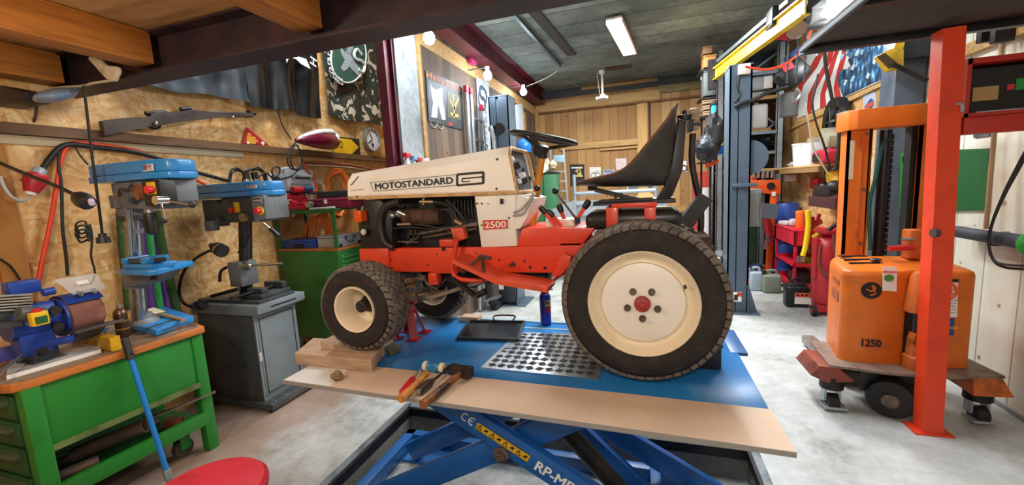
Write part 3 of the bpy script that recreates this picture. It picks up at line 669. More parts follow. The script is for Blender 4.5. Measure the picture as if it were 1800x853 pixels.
for k, (ds, half) in enumerate(((-.022, 0), (.018, 1))):
    c = onA(s2+ds, .004); pts = [c+ad*(.017*cos(a))+au*(.02*sin(a)) for a in [R(55+250*i/14) for i in range(15)]]
    m_ = MB().tube(pts, .0035, 6, 1)
    if half: m_.tube([c-ad*.015, c+ad*.004], .0035, 6, 1)
    obj('ce_mark', m_, WB, armA)
s3 = (W(941, 821, Y=ya)-onA(0, 0)).dot(ad)
text('RP-MEM', 'lettering', WB, armA, onA(s3, -.03), ad, au, h=.05, bold=.035)
pt = MB().box(-1.72, 1.68, .69, .455, 2.6, .75, .003)
M_ = Matrix.Identity(4)
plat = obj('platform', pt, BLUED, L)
obj('platform_edge', MB().box(-1.72, 2.56, .745, .3, 2.6, .757).box(-1.1, 2.44, .75, .3, 2.455, .754), mt('pale_edge', 'a9bcc4', .35, .4), plat, label='pale strips at the back edge')  # pale strips on and just before the platform's back edge
obj('ramp_flap', MB().box(.42, 2.25, .735, .5, 2.6, .752, .002), BLUE, L)
# beige board along the front edge
bm = mt('beige_board', 'd0b59c', .5, 0, 'bfa48c', 2, .5, .8)
bo = thing('chipboard_panel', (-.62, 1.56, .73), 'long beige board lying along the near edge of the blue lift', 'board')
bq = [V((-1.71, 1.475, .752)), V((.455, 1.405, .752)), V((.452, 1.665, .752)), V((-1.71, 1.715, .752))]
obj('panel', MB().prism(bq, (0, 0, .018)), bm, bo)
obj('cut_edge', MB().bar(bq[0]+V((0, -.001, .009)), bq[1]+V((0, -.001, .009)), .003, .019), mt('grey_board_edge', '8f8c88', .6), bo)
obj('bare_end', MB().prism([V((-1.705, 1.478, .7705)), V((-1.42, 1.468, .7705)), V((-1.44, 1.6, .7705)), V((-1.5, 1.71, .7705)), V((-1.705, 1.712, .7705))], (0, 0, .001)), mt('white_laminate', 'd8d8d4', .45), bo, label='white left end of the board')
zt = .771
lp = W(593, 668, z=zt); k = MB().ball(lp+UP*.018, (.03, .024, .022), 16, 12, .35).ball(lp+V((.004, .0, .034)), (.018, .016, .016))
one('putty_lump', k, mt('brown_putty', '8a6a48', .6, 0, '6a4d34', 30), 'small brown lump of putty on white left end of the board', 'putty')
# wooden block under the front wheel
wbk = thing('wooden_block', (-1.58, 1.8, .772), 'pale timber block under the near front tractor wheel', 'block')
WDB = mt('block_wood', 'bda084', .8, 0, '8e7256', 3, .42, .72, stretch=(1.5, 12, 12)); 
z0 = .772; q = [W(520, 641, z=z0), W(655, 655, z=z0), W(677, 622, z=z0), W(553, 612, z=z0)]
b = MB(); lo = [V(p) for p in q]; b.prism(lo, (0, 0, .064), .003); obj('beam', b, WDB, wbk)
p = W(577, 612, z=z0+.082); obj('wedge', MB().prism([(p.x-.07, 1.72, z0+.065), (p.x+.03, 1.72, z0+.065), (p.x+.0, 1.72, z0+.09), (p.x-.07, 1.72, z0+.105)], (0, .1, 0)), WDB, wbk)
# jack stand
js = thing('jack_stand', W(725, 582, z=.751), 'dark red axle stand on blue platform between the front wheels', 'stand')
REDP = mt('gloss_red', 'a81e28', .35, 0, '851822', 6)
c = V((-1.43, 2.2, .751)); jb = MB()
for sx, sy in ((-1, -1), (1, -1), (1, 1), (-1, 1)):
    f = c+V((sx*.065, sy*.065, 0)); tpp = c+V((sx*.03, sy*.03, .16)); jb.bar(f, tpp, .05, .012, (sx, sy, 0)); jb.box(f.x-.035, f.y-.035, .751, f.x+.035, f.y+.035, .758)
obj('leg_frame', jb, REDP, js); obj('column', MB().box(c.x-.03, c.y-.03, .9, c.x+.03, c.y+.03, .965).bar((c.x-.06, c.y, .98), (c.x+.06, c.y, .98), .05, .03), REDP, js)
jw = obj('ratchet_bar', MB().bar((c.x, c.y, .85), (c.x, c.y, 1.0), .04, .02, (1, 0, 0)), STEEL, js)
g_ = W(672, 610, z=.752); one('steel_wedge', MB().prism([W(668, 610, z=.752), W(686, 628, z=.752), W(706, 618, z=.752), W(685, 600, z=.752)], (0, 0, .03), .003), mt('dull_olive_steel', '6d6a55', .5, .3, '4a4838', 10), 'dull steel plate leaning behind the near front wheel and wooden block', 'plate')
# wood packing under far wheel
a = W(815, 560, z=.76); one('wooden_wedge', MB().box(-1.22, 2.5, .752, -1.09, 2.58, .785, .002), WDB, 'small wooden offcut behind the far front wheel at platform back edge', 'wedge')
# drip tray
tr = thing('drip_tray', W(865, 582, z=.752), 'shallow black steel tray with handle on the blue platform', 'tray')
q = [W(x, y, z=.754) for x, y in ((805, 597), (910, 600), (922, 568), (826, 567))]
obj('bottom', MB().prism(q, (0, 0, .006)), mt('oily_black', '16181b', .18, .2, '2c3036', 5), tr)
rm = MB()
for i in range(4): rm.bar(q[i]+UP*.008, q[(i+1) % 4]+UP*.008, .014, .016)
obj('rim', rm, mt('dull_black_rim', '22262a', .4, .3, '3f464c', 9), tr)
m0, m1 = lerp(q[3], q[2], .45), lerp(q[3], q[2], .8); obj('handle', MB().tube([m0+UP*.02, m0+V((0, .03, .04)), m1+V((0, .03, .04)), m1+UP*.02], .006, 8, 3), BLKST, tr)
# checker plate
cp = thing('checker_plate', W(950, 625, z=.751), 'bright aluminium checker plate on the blue platform beside rear wheel', 'plate')
q = [W(x, y, z=.752) for x, y in ((845, 647), (1053, 668), (1057, 648))]+[W(1010, 592, z=.752), W(908, 578, z=.752)]
q = [W(845, 647, z=.752), W(1053, 668, z=.752), V((-.2, 2.4, .752)), W(910, 585, z=.752)]
ALU = mt('plate_aluminium', 'd5dade', .22, .85, 'a8b0b5', 5)
obj('sheet', MB().prism(q, (0, 0, .003)), ALU, cp)
tb = MB(); px_ = .05
def inside(p):
    for i in range(4):
        a, b_ = q[i], q[(i+1) % 4]
        if (b_.x-a.x)*(p.y-a.y)-(b_.y-a.y)*(p.x-a.x) < .006: return False
    return True
for i in range(-18, 18):
    for j in range(-18, 18):
        c = V((-.5+px_*i, 2.1+px_*j*1.15, .755)); d = V((1, .55, 0)).normalized() if (i+j) % 2 else V((1, -.55, 0)).normalized(); n_ = V((-d.y, d.x, 0))
        for k in range(5):
            cc = c+n_*(k-2)*.0075
            if inside(cc+d*.022) and inside(cc-d*.022): tb.bar(cc-d*.017, cc+d*.017, .004, .003)
obj('tread_bars', tb, mt('worn_tread_bar', '3c4044', .4, .6, '6b6f70', 12), cp)
# spray can
sp_ = W(960, 569, z=.757); sp_.z = .757; cn = thing('spray_can', sp_, 'blue and yellow spray can with red cap on platform back edge', 'can')
s = .036; obj('body', MB().lathe([(.032, 0), (s, .004), (s, .185), (.03, .2), (.022, .207), (.012, .208)], sp_, UP, 28), mt('can_blue', '1c2f94', .3, .2), cn)
obj('label_band', MB().lathe([(s+.0006, .01), (s+.0006, .18)], sp_, UP, 28), mt('can_label', '20349c', .35), cn) if 0 else None
def arc(o, r, z0, z1, a0, a1, n=8): return MB().grid([[o+V((cos(a)*r, sin(a)*r, z)) for a in [lerp(a0, a1, i/n) for i in range(n+1)]] for z in (z0, z1)], (0, 0, .0001))
va = math.atan2(-sp_.y, -sp_.x)
def vw(d): return va+R(d)
obj('silver_band', arc(sp_, s+.0008, .008, .18, vw(-88), vw(-50)), mt('can_silver', 'c6ccd4', .3, .5), cn)
obj('yellow_shield', arc(sp_, s+.0008, .125, .165, vw(-2), vw(60)), mt('can_yellow', 'f2d21c', .4), cn)
obj('red_shield', arc(sp_, s+.0008, .085, .118, vw(5), vw(60)), mt('can_red', 'd0342c', .4), cn)
d_ = V((cos(vw(25)), sin(vw(25)), 0)); tx = V((-d_.y, d_.x, 0)); text('WD', 'lettering', mt('can_ink', '18246c', .4), cn, sp_+d_*(s+.0012)-tx*.014+UP*.137, tx, UP, w=.028, h=.02, bold=.03)
obj('cap', MB().lathe([(.024, .205), (.026, .212), (.022, .235), (.012, .24), (0, .241)], sp_, UP, 20).bar(sp_+V((0, 0, .226)), sp_+V((.055, .0, .233)), .007, .007), mt('cap_red', 'a5232b', .4), cn)
# tools on the board
HW = mt('handle_wood', 'cf8c3c', .5, 0, 'a5652a', 6, stretch=(4, 4, 1)); zz = .772
ml = thing('soft_mallet', W(735, 680, z=zz), 'soft faced mallet with orange wooden handle and white heads', 'mallet')
a, b = W(704, 702, z=zz+.02), W(752, 656, z=zz+.035)
obj('handle', MB().tube([a, lerp(a, b, .3), lerp(a, b, .6), b], lambda t: lerp(.019, .012, t), 14, 4), HW, ml)
d = (b-a).normalized(); n_ = V((d.y, -d.x, 0)); hc = W(763, 645, z=zz+.035)
obj('head', MB().cyl(hc-n_*.035, hc+n_*.035, .02, n=20).cyl(hc-d*.02, hc+d*.012, .018), mt('mallet_blue', '2f7fb0', .4), ml)
for sg in (-1, 1): obj('face_cap', MB().lathe([(.02, .034), (.024, .037), (.024, .052), (.02, .057), (0, .058)], hc, n_*sg, 20), mt('nylon_white', 'e2d8bc', .5), ml)
hm = thing('sledge_hammer', W(790, 680, z=zz), 'heavy black hammer with worn dark wooden handle on the beige board', 'hammer')
a, b = W(743, 712, z=zz+.018), W(808, 658, z=zz+.032)
obj('handle', MB().tube([a, lerp(a, b, .3), lerp(a, b, .7), b], lambda t: lerp(.02, .014, t), 14, 4), mt('charred_handle', '8f5520', .55, 0, '231a16', 7, .42, .6), hm)
d = (b-a).normalized(); n_ = V((d.y, -d.x, 0)); hc = W(809, 652, z=zz+.034)
obj('head', MB().bar(hc-n_*.055, hc+n_*.02, .045, .045, bev=.005).prism([hc-n_*.055+d*.022+UP*.02, hc-n_*.055-d*.022+UP*.02, hc-n_*.1-d*.022-UP*.005, hc-n_*.1+d*.022-UP*.005], (0, 0, -.016)).bar(hc+n_*.02, hc+n_*.065, .05, .05, bev=.007), mt('forged_black', '2e2622', .5, .4, '4a3f38', 14), hm)
s1 = thing('red_screwdriver', W(725, 675, z=zz), 'screwdriver with translucent red handle lying left of the mallet', 'screwdriver')
a, m_, b = W(707, 690, z=zz+.015), W(728, 664, z=zz+.015), W(745, 640, z=zz+.01)
obj('handle', MB().tube([a, lerp(a, m_, .3), lerp(a, m_, .8), m_], lambda t: .016 if t < .7 else lerp(.016, .008, (t-.7)/.3), 12, 4), mt('red_plastic', 'c8202c', .25, coat=.4), s1); obj('blade', MB().cyl(m_, b, .0045, n=10), STEEL, s1)
s2_ = thing('black_screwdriver', W(765, 675, z=zz), 'screwdriver with thick dark brown handle between mallet and hammer', 'screwdriver')
a, m_, b = W(737, 688, z=zz+.02), W(762, 668, z=zz+.02), W(795, 642, z=zz+.01)
obj('handle', MB().tube([a, lerp(a, m_, .3), lerp(a, m_, .7), m_], lambda t: .021 if t < .6 else lerp(.021, .01, (t-.6)/.4), 12, 4), mt('brown_plastic', '3a2a26', .35), s2_); obj('blade', MB().cyl(m_, b, .005, n=10), BLKST, s2_)
obj('end_cap', MB().cyl(a, a+(a-m_).normalized()*.008, .013, n=14), STEEL, s2_)
# things on the floor beyond the lift
# rear wheel chock block
rc = thing('battery_block', W(1270, 620, z=.752), 'black plastic block behind the rear wheel on the blue platform', 'block')
q0 = V((.23, 2.05, .752)); obj('body', MB().box(.2, 2.02, .752, .34, 2.16, .86, .006), BLK, rc); obj('lid', MB().box(.195, 2.015, .86, .345, 2.165, .88, .004), mt('dark_lid', '2e2a28', .5), rc)
# ---- left bay: things on the OSB wall
XU, XW = XL+.045, XL+.015     # upper panel face, lower wall face
def cloth(name, tl, tr, br, bl, x, m, label, cat, group=None, amp=.02, waves=4, nx=28, nz=22, seed=0):
    rows = []
    for j in range(nz+1):
        v_ = j/nz; a, b = lerp(tl, bl, v_), lerp(tr, br, v_); row = []
        for i in range(nx+1):
            u = i/nx; p = lerp(a, b, u); w_ = sin(u*waves*pi*2+seed+v_*1.5)*amp*(.3+.7*v_)+noise.noise(V((u*3+seed, v_*3, seed)))*amp*1.6
            row.append(V((x+.012+abs(amp)*2+w_, p[0]+noise.noise(V((v_*4, u*2, seed+5)))*.012, p[1]+.012*sin(u*9+seed)*v_)))
        rows.append(row)
    return one(name, MB().grid(rows, (-.004, 0, 0)), m, label, cat, group, sharp=60)
GREYC = mt('grey_satin_cloth', '323c44', .34, 0, '1e2428', 2)
BLACKC = mt('black_satin_cloth', '0c0d10', .36, 0, '15181c', 2)
def m_camo():
    n = NT('camouflage_cloth'); co = n.coord((1, 1, .8))
    f = n.noise(co, 5, 3, .5, .8); g = n.noise(co, 9, 3, .5, 1)
    c = n.ramp(f, (0, '2b3a30'), (.44, '1e2a22'), (.52, '3b2f28'), (.6, '27342c'), const=True)
    n.l(n.mix(n.ramp(g, (0, 0.0), (.58, 1.0), const=True), c, 'c9bda6'), n.b.inputs['Base Color']); n.b.inputs['Roughness'].default_value = .7; return n.m
cloth('cloth_banner', (2.0, 3.25), (3.02, 3.3), (3.05, 2.575), (1.93, 2.55), XU, GREYC, 'grey black satin banner hung above the rifle, leftmost of the banners', 'banner', 'banners on the upper wall', .025, 3, seed=1)
bf = cloth('cloth_banner', (3.06, 3.9), (4.08, 3.9), (3.98, 2.56), (3.06, 2.56), XU, BLACKC, 'black satin banner with white winged emblem and slanted white letters', 'banner', 'banners on the upper wall', .028, 3, seed=4)
cf = cloth('cloth_banner', (4.13, 4.25), (5.2, 4.25), (5.16, 2.63), (4.1, 2.61), XU, m_camo(), 'camouflage banner with round green eagle badge beside the red column', 'banner', 'banners on the upper wall', .02, 2, seed=8)
EW = mt('emblem_white', 'c9cdc8', .6); EG = mt('emblem_green', '24483a', .7); EY = mt('emblem_gold', 'c89a2c', .6); ET = mt('emblem_teal', '3d8f84', .6); EGR = mt('emblem_grey', '8e969a', .6, 0, '5c666a', 14)
xe = XU+.115
def wp(x, y, X=None): return W(x, y, X=XU+.09 if X is None else X)
def blob(pts, x): return MB().prism([V((x, p.y, p.z)) for p in pl(pts, X=x)], (.004, 0, 0))
el = [(612+31*cos(a)*1-.22*42*sin(a)*.2, 100+46*sin(a)) for a in [2*pi*i/28 for i in range(28)]]
bdg = obj('badge', blob(el, xe), EG, cf)
obj('badge_ring', MB().tube([V((xe+.006, p.y, p.z)) for p in pl(el, X=xe)], .011, 6, 1, True), EW, bdg)
obj('eagle_motif', blob([(598, 84), (607, 92), (618, 72), (628, 66), (622, 80), (616, 96), (622, 108), (634, 122), (636, 136), (628, 132), (614, 118), (604, 126), (599, 120), (606, 106), (600, 96)], xe+.005), EGR, bdg)
obj('letter_motif', MB().tube([V((xe+.013, p.y, p.z)) for p in pl([(634, 96), (626, 87), (621, 95), (624, 104), (634, 108), (640, 116), (636, 128), (629, 122)], X=xe)], .02, 6, 3), EW, bdg)
ring = "SCREAMING EAGLES"
for i, ch in enumerate(ring):
    if ch == ' ': continue
    a = lerp(R(252), R(112), i/(len(ring)-1)); c_ = W(612+37*cos(a), 100+52*sin(a), X=xe+.003); d2 = W(612+37*cos(a-.05), 100+52*sin(a-.05), X=xe+.003)
    xd = (d2-c_).normalized(); yd = V((0, -xd.z, xd.y)) if True else 0
    if yd.dot(c_-W(612, 100, X=xe)) < 0 and False: yd = -yd
    text(ch, 'lettering', EW, cf, c_+V((.004, 0, 0)), xd, V((1, 0, 0)).cross(xd), h=.075, bold=.02)
xb = XU+.15
obj('winged_motif', blob([(497, 80), (514, 78), (518, 92), (526, 100), (538, 104), (546, 122), (528, 112), (520, 104), (508, 100), (504, 111), (500, 98), (490, 92)], xb), EW, bf)
obj('winged_motif', blob([(516, 78), (532, 76), (541, 90), (536, 98), (524, 90)], xb+.004), ET, bf)
obj('winged_motif', blob([(518, 78), (528, 78), (530, 86), (522, 88)], xb+.008), EY, bf)
obj('winged_motif', blob([(471, 86), (488, 82), (490, 92), (480, 98), (474, 92)], xb), EY, bf)
for k, (ch, q) in enumerate((('R', (549, 79)), ('A', (552, 92)), ('H', (556, 118)))):
    c_ = W(*q, X=xb); text(ch, 'lettering', EW, bf, c_, (0, .25, 1), (0, -1, .25), h=.09, bold=.03)
# rifle
rp = [(171.7, 213.5), (177.6, 241.6), (230, 227), (242, 230), (251, 222), (265, 225), (280, 221), (284, 219), (324, 213.5), (394, 206.5), (440, 206.5), (440, 202), (343, 197.5), (333, 193), (319, 196), (291, 198), (270, 198.5), (256, 202), (262, 206), (247, 209), (235, 206.5), (195, 210)]
xr = XU+.05
rf = thing('rifle', W(300, 212, X=xr), 'dark brown wooden rifle hung horizontally on the OSB wall', 'rifle')
obj('stock', MB().prism([V((xr-.02, p.y, p.z)) for p in pl(rp, X=xr-.02)], (.045, 0, 0), .006), mt('rifle_wood', '443630', .55, 0, '2e2420', 9), rf)
RB = mt('gun_black', '17140f', .4, .4)
obj('barrel', MB().cyl(W(335, 197, X=xr), W(449, 200.5, X=xr), .012), RB, rf)
obj('receiver', MB().cyl(W(256, 199.5, X=xr), W(292, 197, X=xr), .016).cyl(W(318, 193, X=xr), W(334, 191, X=xr), .018), RB, rf)
obj('trigger_guard', MB().tube([V((xr, p.y, p.z)) for p in pl([(262, 220), (266, 226), (278, 225), (283, 219)], X=xr)], .008, 6, 3), RB, rf)
obj('bolt_knob', MB().ball(W(274, 217, X=xr+.04), .016), CHROME, rf); obj('sling_ring', MB().ball(W(410, 206, X=xr+.03), .01), CHROME, rf); [obj('peg', MB().cyl((XU-.01, W(x, y, X=xr).y, W(x, y, X=xr).z), (xr-.015, W(x, y, X=xr).y, W(x, y, X=xr).z), .008), BLKST, rf) for x, y in ((215, 220), (380, 205))]; obj('front_sight', MB().cbox(W(437, 199, X=xr), (.02, .03, .05)), RB, rf)
# pennant, arrow sign, clock
xp = XU+.004
pn = thing('pennant_sign', W(445, 255, X=xp), 'small dark red triangular pennant with yellow lettering below the black banner', 'sign')
obj('cloth', MB().prism(pl([(432.5, 223), (425.5, 252.5), (473, 256.5)], X=xp), (.006, 0, 0)), mt('pennant_red', 'a8182c', .5), pn)
tm = mt('pennant_yellow', 'd8952c', .5); 
for i, (a, b) in enumerate((((435, 236), (441, 237)), ((434, 241), (449, 243)), ((433.5, 245), (453, 248)), ((433, 249.5), (450, 251.5)))): obj('text_line', MB().bar(W(*a, X=xp+.008), W(*b, X=xp+.008), .002, .022, (0, 0, 1)), tm, pn)
obj('star', MB().cbox(W(462, 252, X=xp+.008), (.003, .03, .03), rx=.7), WHITE, pn); obj('star', MB().cbox(W(436, 251, X=xp+.008), (.003, .02, .02), rx=.7), WHITE, pn)
ar = thing('arrow_sign', W(610, 272, X=xp), 'yellow arrow sign with letter O on black plate right of the vacuum', 'sign')
obj('plate', MB().prism(pl([(582, 239), (630.5, 244.5), (632.5, 274.5), (586, 271)], X=xp), (.01, 0, 0)), INK, ar)
obj('arrow', MB().prism(pl([(585, 241), (617, 245.5), (630.5, 259), (617, 272), (586, 269)], X=xp+.011), (.003, 0, 0)), YEL, ar)
c_ = W(597.5, 260, X=xp+.016); text('O', 'lettering', INK, ar, c_, (0, 1, 0), UP, w=.055, h=.085, bold=-.01)
cc = W(650.5, 246, X=XU+.01); cl = thing('round_clock', cc, 'round steel wall clock with white face beside the red column', 'clock')
obj('case', MB().lathe([(.16, 0), (.165, .03), (.158, .05), (.142, .05), (.14, .035)], cc, (1, 0, 0), 40, cap=False), mt('brushed_steel', 'a8acae', .3, .8), cl)
obj('dial', MB().lathe([(.142, .03), (0, .03)], cc, (1, 0, 0), 40), mt('dial_white', 'dde3ea', .4), cl)
fx = cc+V((.036, 0, 0)); hd_ = MB().bar(fx, fx+V((0, -.035, .075)), .013, .004, (1, 0, 0)); obj('hour_hand', hd_, INK, cl)
obj('minute_hand', MB().bar(fx, fx+V((0, -.09, -.05)), .009, .004, (1, 0, 0)), INK, cl); obj('small_dial', MB().cyl(fx-V((0, 0, .07)), fx+V((.002, 0, -.07)), .025, n=18), INK, cl)
for k in range(12): a = 2*pi*k/12; obj('hour_mark', MB().bar(fx+V((0, cos(a)*.115, sin(a)*.115)), fx+V((0, cos(a)*.13, sin(a)*.13)), .007, .003, (1, 0, 0)), INK, cl)
# handheld vacuum on the ledge
xv = XU+.12
vc = thing('handheld_vacuum', W(555, 262, X=xv), 'maroon and white handheld vacuum lying on the ledge beside arrow sign', 'vacuum')
MAR = mt('maroon_gloss', '6a1230', .2, 0, coat=.6)
def loft(secs, n=16, cap=True):
    mb = MB(); prev = None
    for c, ry, rz in secs:
        A = [mb.b.verts.new(c+V((cos(2*pi*i/n)*ry, 0, sin(2*pi*i/n)*rz))) for i in range(n)]
        if prev: mb.skin(prev, A)
        elif cap: mb.cap(A)
        prev = A
    if cap: mb.cap(prev)
    return mb
ya_, yb_ = W(520, 247, X=xv), W(588, 246, X=xv)
def vp(t, dz=0): return lerp(ya_, yb_, t)+V((0, 0, dz))
obj('body', loft([(vp(0, -.0), .02, .02), (vp(.15, .0), .05, .045), (vp(.45, -.0), .08, .085), (vp(.8, -.01), .085, .1), (vp(1.0, -.02), .07, .085)]), MAR, vc)
obj('handle_shell', loft([(vp(.05, .02), .02, .014), (vp(.3, .055), .04, .03), (vp(.6, .085), .06, .035), (vp(.9, .085), .06, .04), (vp(1.0, .06), .045, .04)]), mt('vacuum_white', 'd8d4d2', .3), vc)
obj('nozzle', MB().lathe([(.06, 0), (.075, .02), (.07, .04), (.05, .03)], vp(.97, .01), (0.3, 1, 0), 20), mt('vacuum_white', 'd8d4d2', .3), vc)
obj('cable', MB().tube(pl([(520, 250), (508, 265), (505, 285), (515, 298), (530, 292), (528, 268), (520, 255), (512, 270), (512, 290), (524, 300), (533, 285)], X=xv+.02), .008, 6, 5), WIRE, vc)
# cables, hoses
def cable(name, pts, r, m, label, cat='cable', group=None, X=XW+.02, **k): return one(name, MB().tube(pl(pts, **(k or {'X': X})), r, 8, 6), m, label, cat, group, sharp=60)
ORC = mt('orange_red_hose', 'e0401c', .45); ORG = mt('orange_cable', 'e8782c', .5); GRC = mt('grey_cable', 'b8bab4', .5); WHC = mt('white_cable', 'dcd8ca', .5)
cable('air_hose', [(66, 500), (78, 440), (90, 385), (99, 330), (106, 285), (118, 258), (135, 251), (170, 254), (230, 263), (270, 276), (315, 302), (360, 324)], .013, ORC, 'orange red hose rising from the bench and looping along below the ledge', 'hose')
cable('power_cable', [(74, 298), (90, 275), (108, 258), (130, 254), (170, 259), (230, 266), (280, 279), (330, 300), (345, 303), (400, 318)], .016, WIRE, 'thick black cable running with the orange hose below the ledge', 'cable', X=XW+.03)
cable('power_cable', [(104, 258), (103, 290), (108, 330), (110, 400), (116, 450), (119, 485)], .009, WIRE, 'black cable hanging straight down left of the blue drill press', 'cable', X=XW+.03)
cable('thin_wire', [(0, 455), (20, 470), (40, 500)], .006, WIRE, 'thin dark wire sagging at far left above the grinder', 'cable')
cable('thin_wire', [(130, 256), (142, 275), (155, 290)], .005, WIRE, 'short thin wire slanting from the hose bundle toward the drill press', 'cable')
cc_ = [W(145+11*cos(a)+2*sin(3*a), 396+13*sin(a)+a*1.2, X=XW+.05+.004*a) for a in [i*.55 for i in range(36)]]
one('cable_coil', MB().tube(cc_+pl([(158, 395), (162, 420), (160, 450), (167, 480), (160, 500)], X=XW+.05), .006, 6, 3), WIRE, 'small coil of thin black cable hanging left of the drill press column', 'cable coil')
pg = thing('power_plug', W(58, 330, X=XW+.06), 'large red industrial plug with grey cap hanging on the left wall', 'plug')
a, b, c_, d_ = W(71, 297, X=XW+.05), W(66, 306, X=XW+.06), W(56, 334, X=XW+.06), W(53, 343, X=XW+.06)
obj('cap', MB().lathe([(.022, 0), (.032, .008), (.034, .045), (.038, .05)], a, b-a, 18), mt('plug_grey', '8e9498', .45), pg)
obj('shell', MB().lathe([(.042, 0), (.055, .015), (.054, .05), (.038, .1), (.03, .12)], b, c_-b, 20), mt('plug_red', 'b3202c', .4), pg); obj('gland', MB().cyl(c_, d_, .03, .022), WHITE, pg); obj('latch', MB().cbox(W(50, 318, X=XW+.06), (.04, .04, .05), rx=.6, bev=.005), mt('plug_red', 'b3202c', .4), pg)
cable('grey_cable', [(0, 310), (8, 330), (22, 347), (40, 353), (53, 345)], .008, GRC, 'pale grey cable curving from left edge to the red plug', X=XW+.05)
hc_ = thing('hanging_socket', W(181, 430, Y=1.6), 'black rubber socket on a cord hanging from the loft in front of drill press', 'socket')
obj('cord', MB().tube(pl([(147, 151), (152, 190), (159, 250), (168, 320), (176, 380), (180, 415)], Y=1.55), .007, 8, 4), WIRE, hc_)
q = W(180, 414, Y=1.55); obj('connector', MB().cyl(q+UP*.012, q-UP*.01, .018, .02).cyl(q-UP*.01, q-UP*.045, .03, .034, 14), BLK, hc_)
# rope bundle and lamp on the beam
rb = MB(); PALE = mt('pale_rope', 'c9b596', .8, 0, 'a08a6a', 10)
for k in range(5): rb.tube(pl([(160+k*3, 103), (172+k*4, 116+k*2), (190+k*3, 136), (205+k, 138-k*4), (188, 118), (174, 104)], Y=1.62), .012, 8, 4)
rb.tube(pl([(205, 140), (185, 143), (160, 147), (145, 151), (100, 155), (60, 166), (40, 163)], Y=1.62), .007, 6, 4)
one('rope_bundle', rb, PALE, 'pale rope bundle tied round the dark beam above the rifle', 'rope')
wl_ = thing('work_lamp', W(60, 175, Y=1.6), 'hanging work lamp with pale blue reflector under the left beam', 'lamp')
obj('reflector', loft([(W(62, 170, Y=1.42), .01, .01), (W(75, 170, Y=1.46), .1, .03), (W(98, 168, Y=1.52), .13, .04), (W(125, 163, Y=1.6), .06, .03), (W(138, 156, Y=1.64), .01, .01)]), mt('reflector_blue', '8aa0b8', .35, .3), wl_)
a = W(5, 165, Y=1.5); obj('housing', MB().prism(pl([(-12, 148), (43, 160), (43, 176), (-12, 188)], Y=1.45), (0, .12, 0), .01), BLK, wl_)
one('cord_loop', MB().tube(pl([(12, 183), (20, 205), (36, 230), (44, 243), (52, 232), (62, 205), (65, 178)], Y=1.6), .008, 8, 5), mt('brown_cord', '4a3a34', .7), 'dark cord loop hanging below the work lamp at far left', 'cord')
il = thing('inspection_lamp', W(150, 375, Y=1.3), 'black inspection lamp on a long arm reaching in from the left', 'lamp')
obj('arm', MB().tube(pl([(-30, 270), (0, 287), (60, 312), (100, 328), (132, 343)], Y=1.3), .0095, 10, 4), BLK, il)
a, b = W(130, 342, Y=1.3), W(178, 372, Y=1.3); obj('head', MB().lathe([(.012, 0), (.018, .01), (.02, .03), (.034, .04), (.04, .07), (.036, .105), (.022, .115), (0, .116)], a, b-a, 20), mt('lamp_black', '1f2022', .35), il)
obj('lens', MB().cyl(W(160, 353, Y=1.27), W(162, 358, Y=1.26), .012), mt('lamp_lens', 'c8b8d8', .2), il)
# ---- workbench
GREEN = mt('bench_green', '1e7a24', .42, 0, '185f1c', 4, .5, .75)
GREEND = mt('bench_green_dark', '1c4f22', .5, 0, '143a18', 5)
BTOP = mt('bench_wood', 'c1702c', .5, 0, '8f5a30', 4, .45, .7, stretch=(8, 1.5, 8))
BSURF = mt('bench_worn_top', '8a7460', .6, 0, '59493c', 6)
bn = thing('workbench', (-3.2, 1.43, 0), 'green steel workbench with orange brown wooden top along the OSB wall', 'workbench')
b = MB(); tp = [(-3.57, 1.0), (-2.9, 1.0), (-2.86, 1.015), (-2.84, 1.06), (-2.775, 1.86), (-2.79, 1.875), (-3.57, 2.08)]
b.prism([V((x, y, .815)) for x, y in tp], (0, 0, .04), .004); obj('worktop', b, BTOP, bn)
obj('work_surface', MB().prism([V((x, y, .8551)) for x, y in [(-3.56, 1.01), (-2.905, 1.01), (-2.86, 1.06), (-2.80, 1.85), (-3.56, 2.06)]], (0, 0, .001)), BSURF, bn)
obj('rear_panel', MB().box(-3.56, 1.06, .1, -3.52, 1.98, .815), GREEND, bn)
obj('front_apron', MB().prism([V((-2.86, 1.1, .815)), V((-2.81, 1.84, .815)), V((-2.81, 1.84, .47)), V((-2.86, 1.1, .47))], (-.02, 0, 0), .003), GREEN, bn)
obj('shelf_lip', MB().bar((-2.855, 1.1, .475), (-2.805, 1.8, .475), .02, .03), mt('lip_olive', '6a7a44', .5, 0, '4a5630', 8), bn)
obj('lower_rail', MB().bar((-2.86, 1.1, .235), (-2.815, 1.83, .235), .03, .09, bev=.003), GREEN, bn)
obj('lower_shelf', MB().box(-3.52, 1.1, .2, -2.88, 1.85, .215), GREEND, bn)
for x, y in ((-2.86, 1.07), (-2.825, 1.83), (-3.5, 1.07), (-3.5, 1.93)): obj('leg', MB().box(x-.04, y-.035, 0.0, x+.02, y+.035, .815, .004), GREEN, bn)
cab_ = obj('drawer_cabinet', MB().box(-3.52, 1.045, .1, -2.9, 1.12, .81), GREEND, bn)
for i, z in enumerate((.14, .36, .52, .66)):
    h_ = (.2, .14, .12, .12)[i]; dr = obj('drawer', MB().box(-3.5, 1.03, z, -2.92, 1.05, z+h_, .004), GREEND, bn); obj('handle', MB().bar((-3.3, 1.018, z+h_-.03), (-2.95, 1.018, z+h_-.03), .03, .022), mt('drawer_grip', '4c5c44', .5), dr)
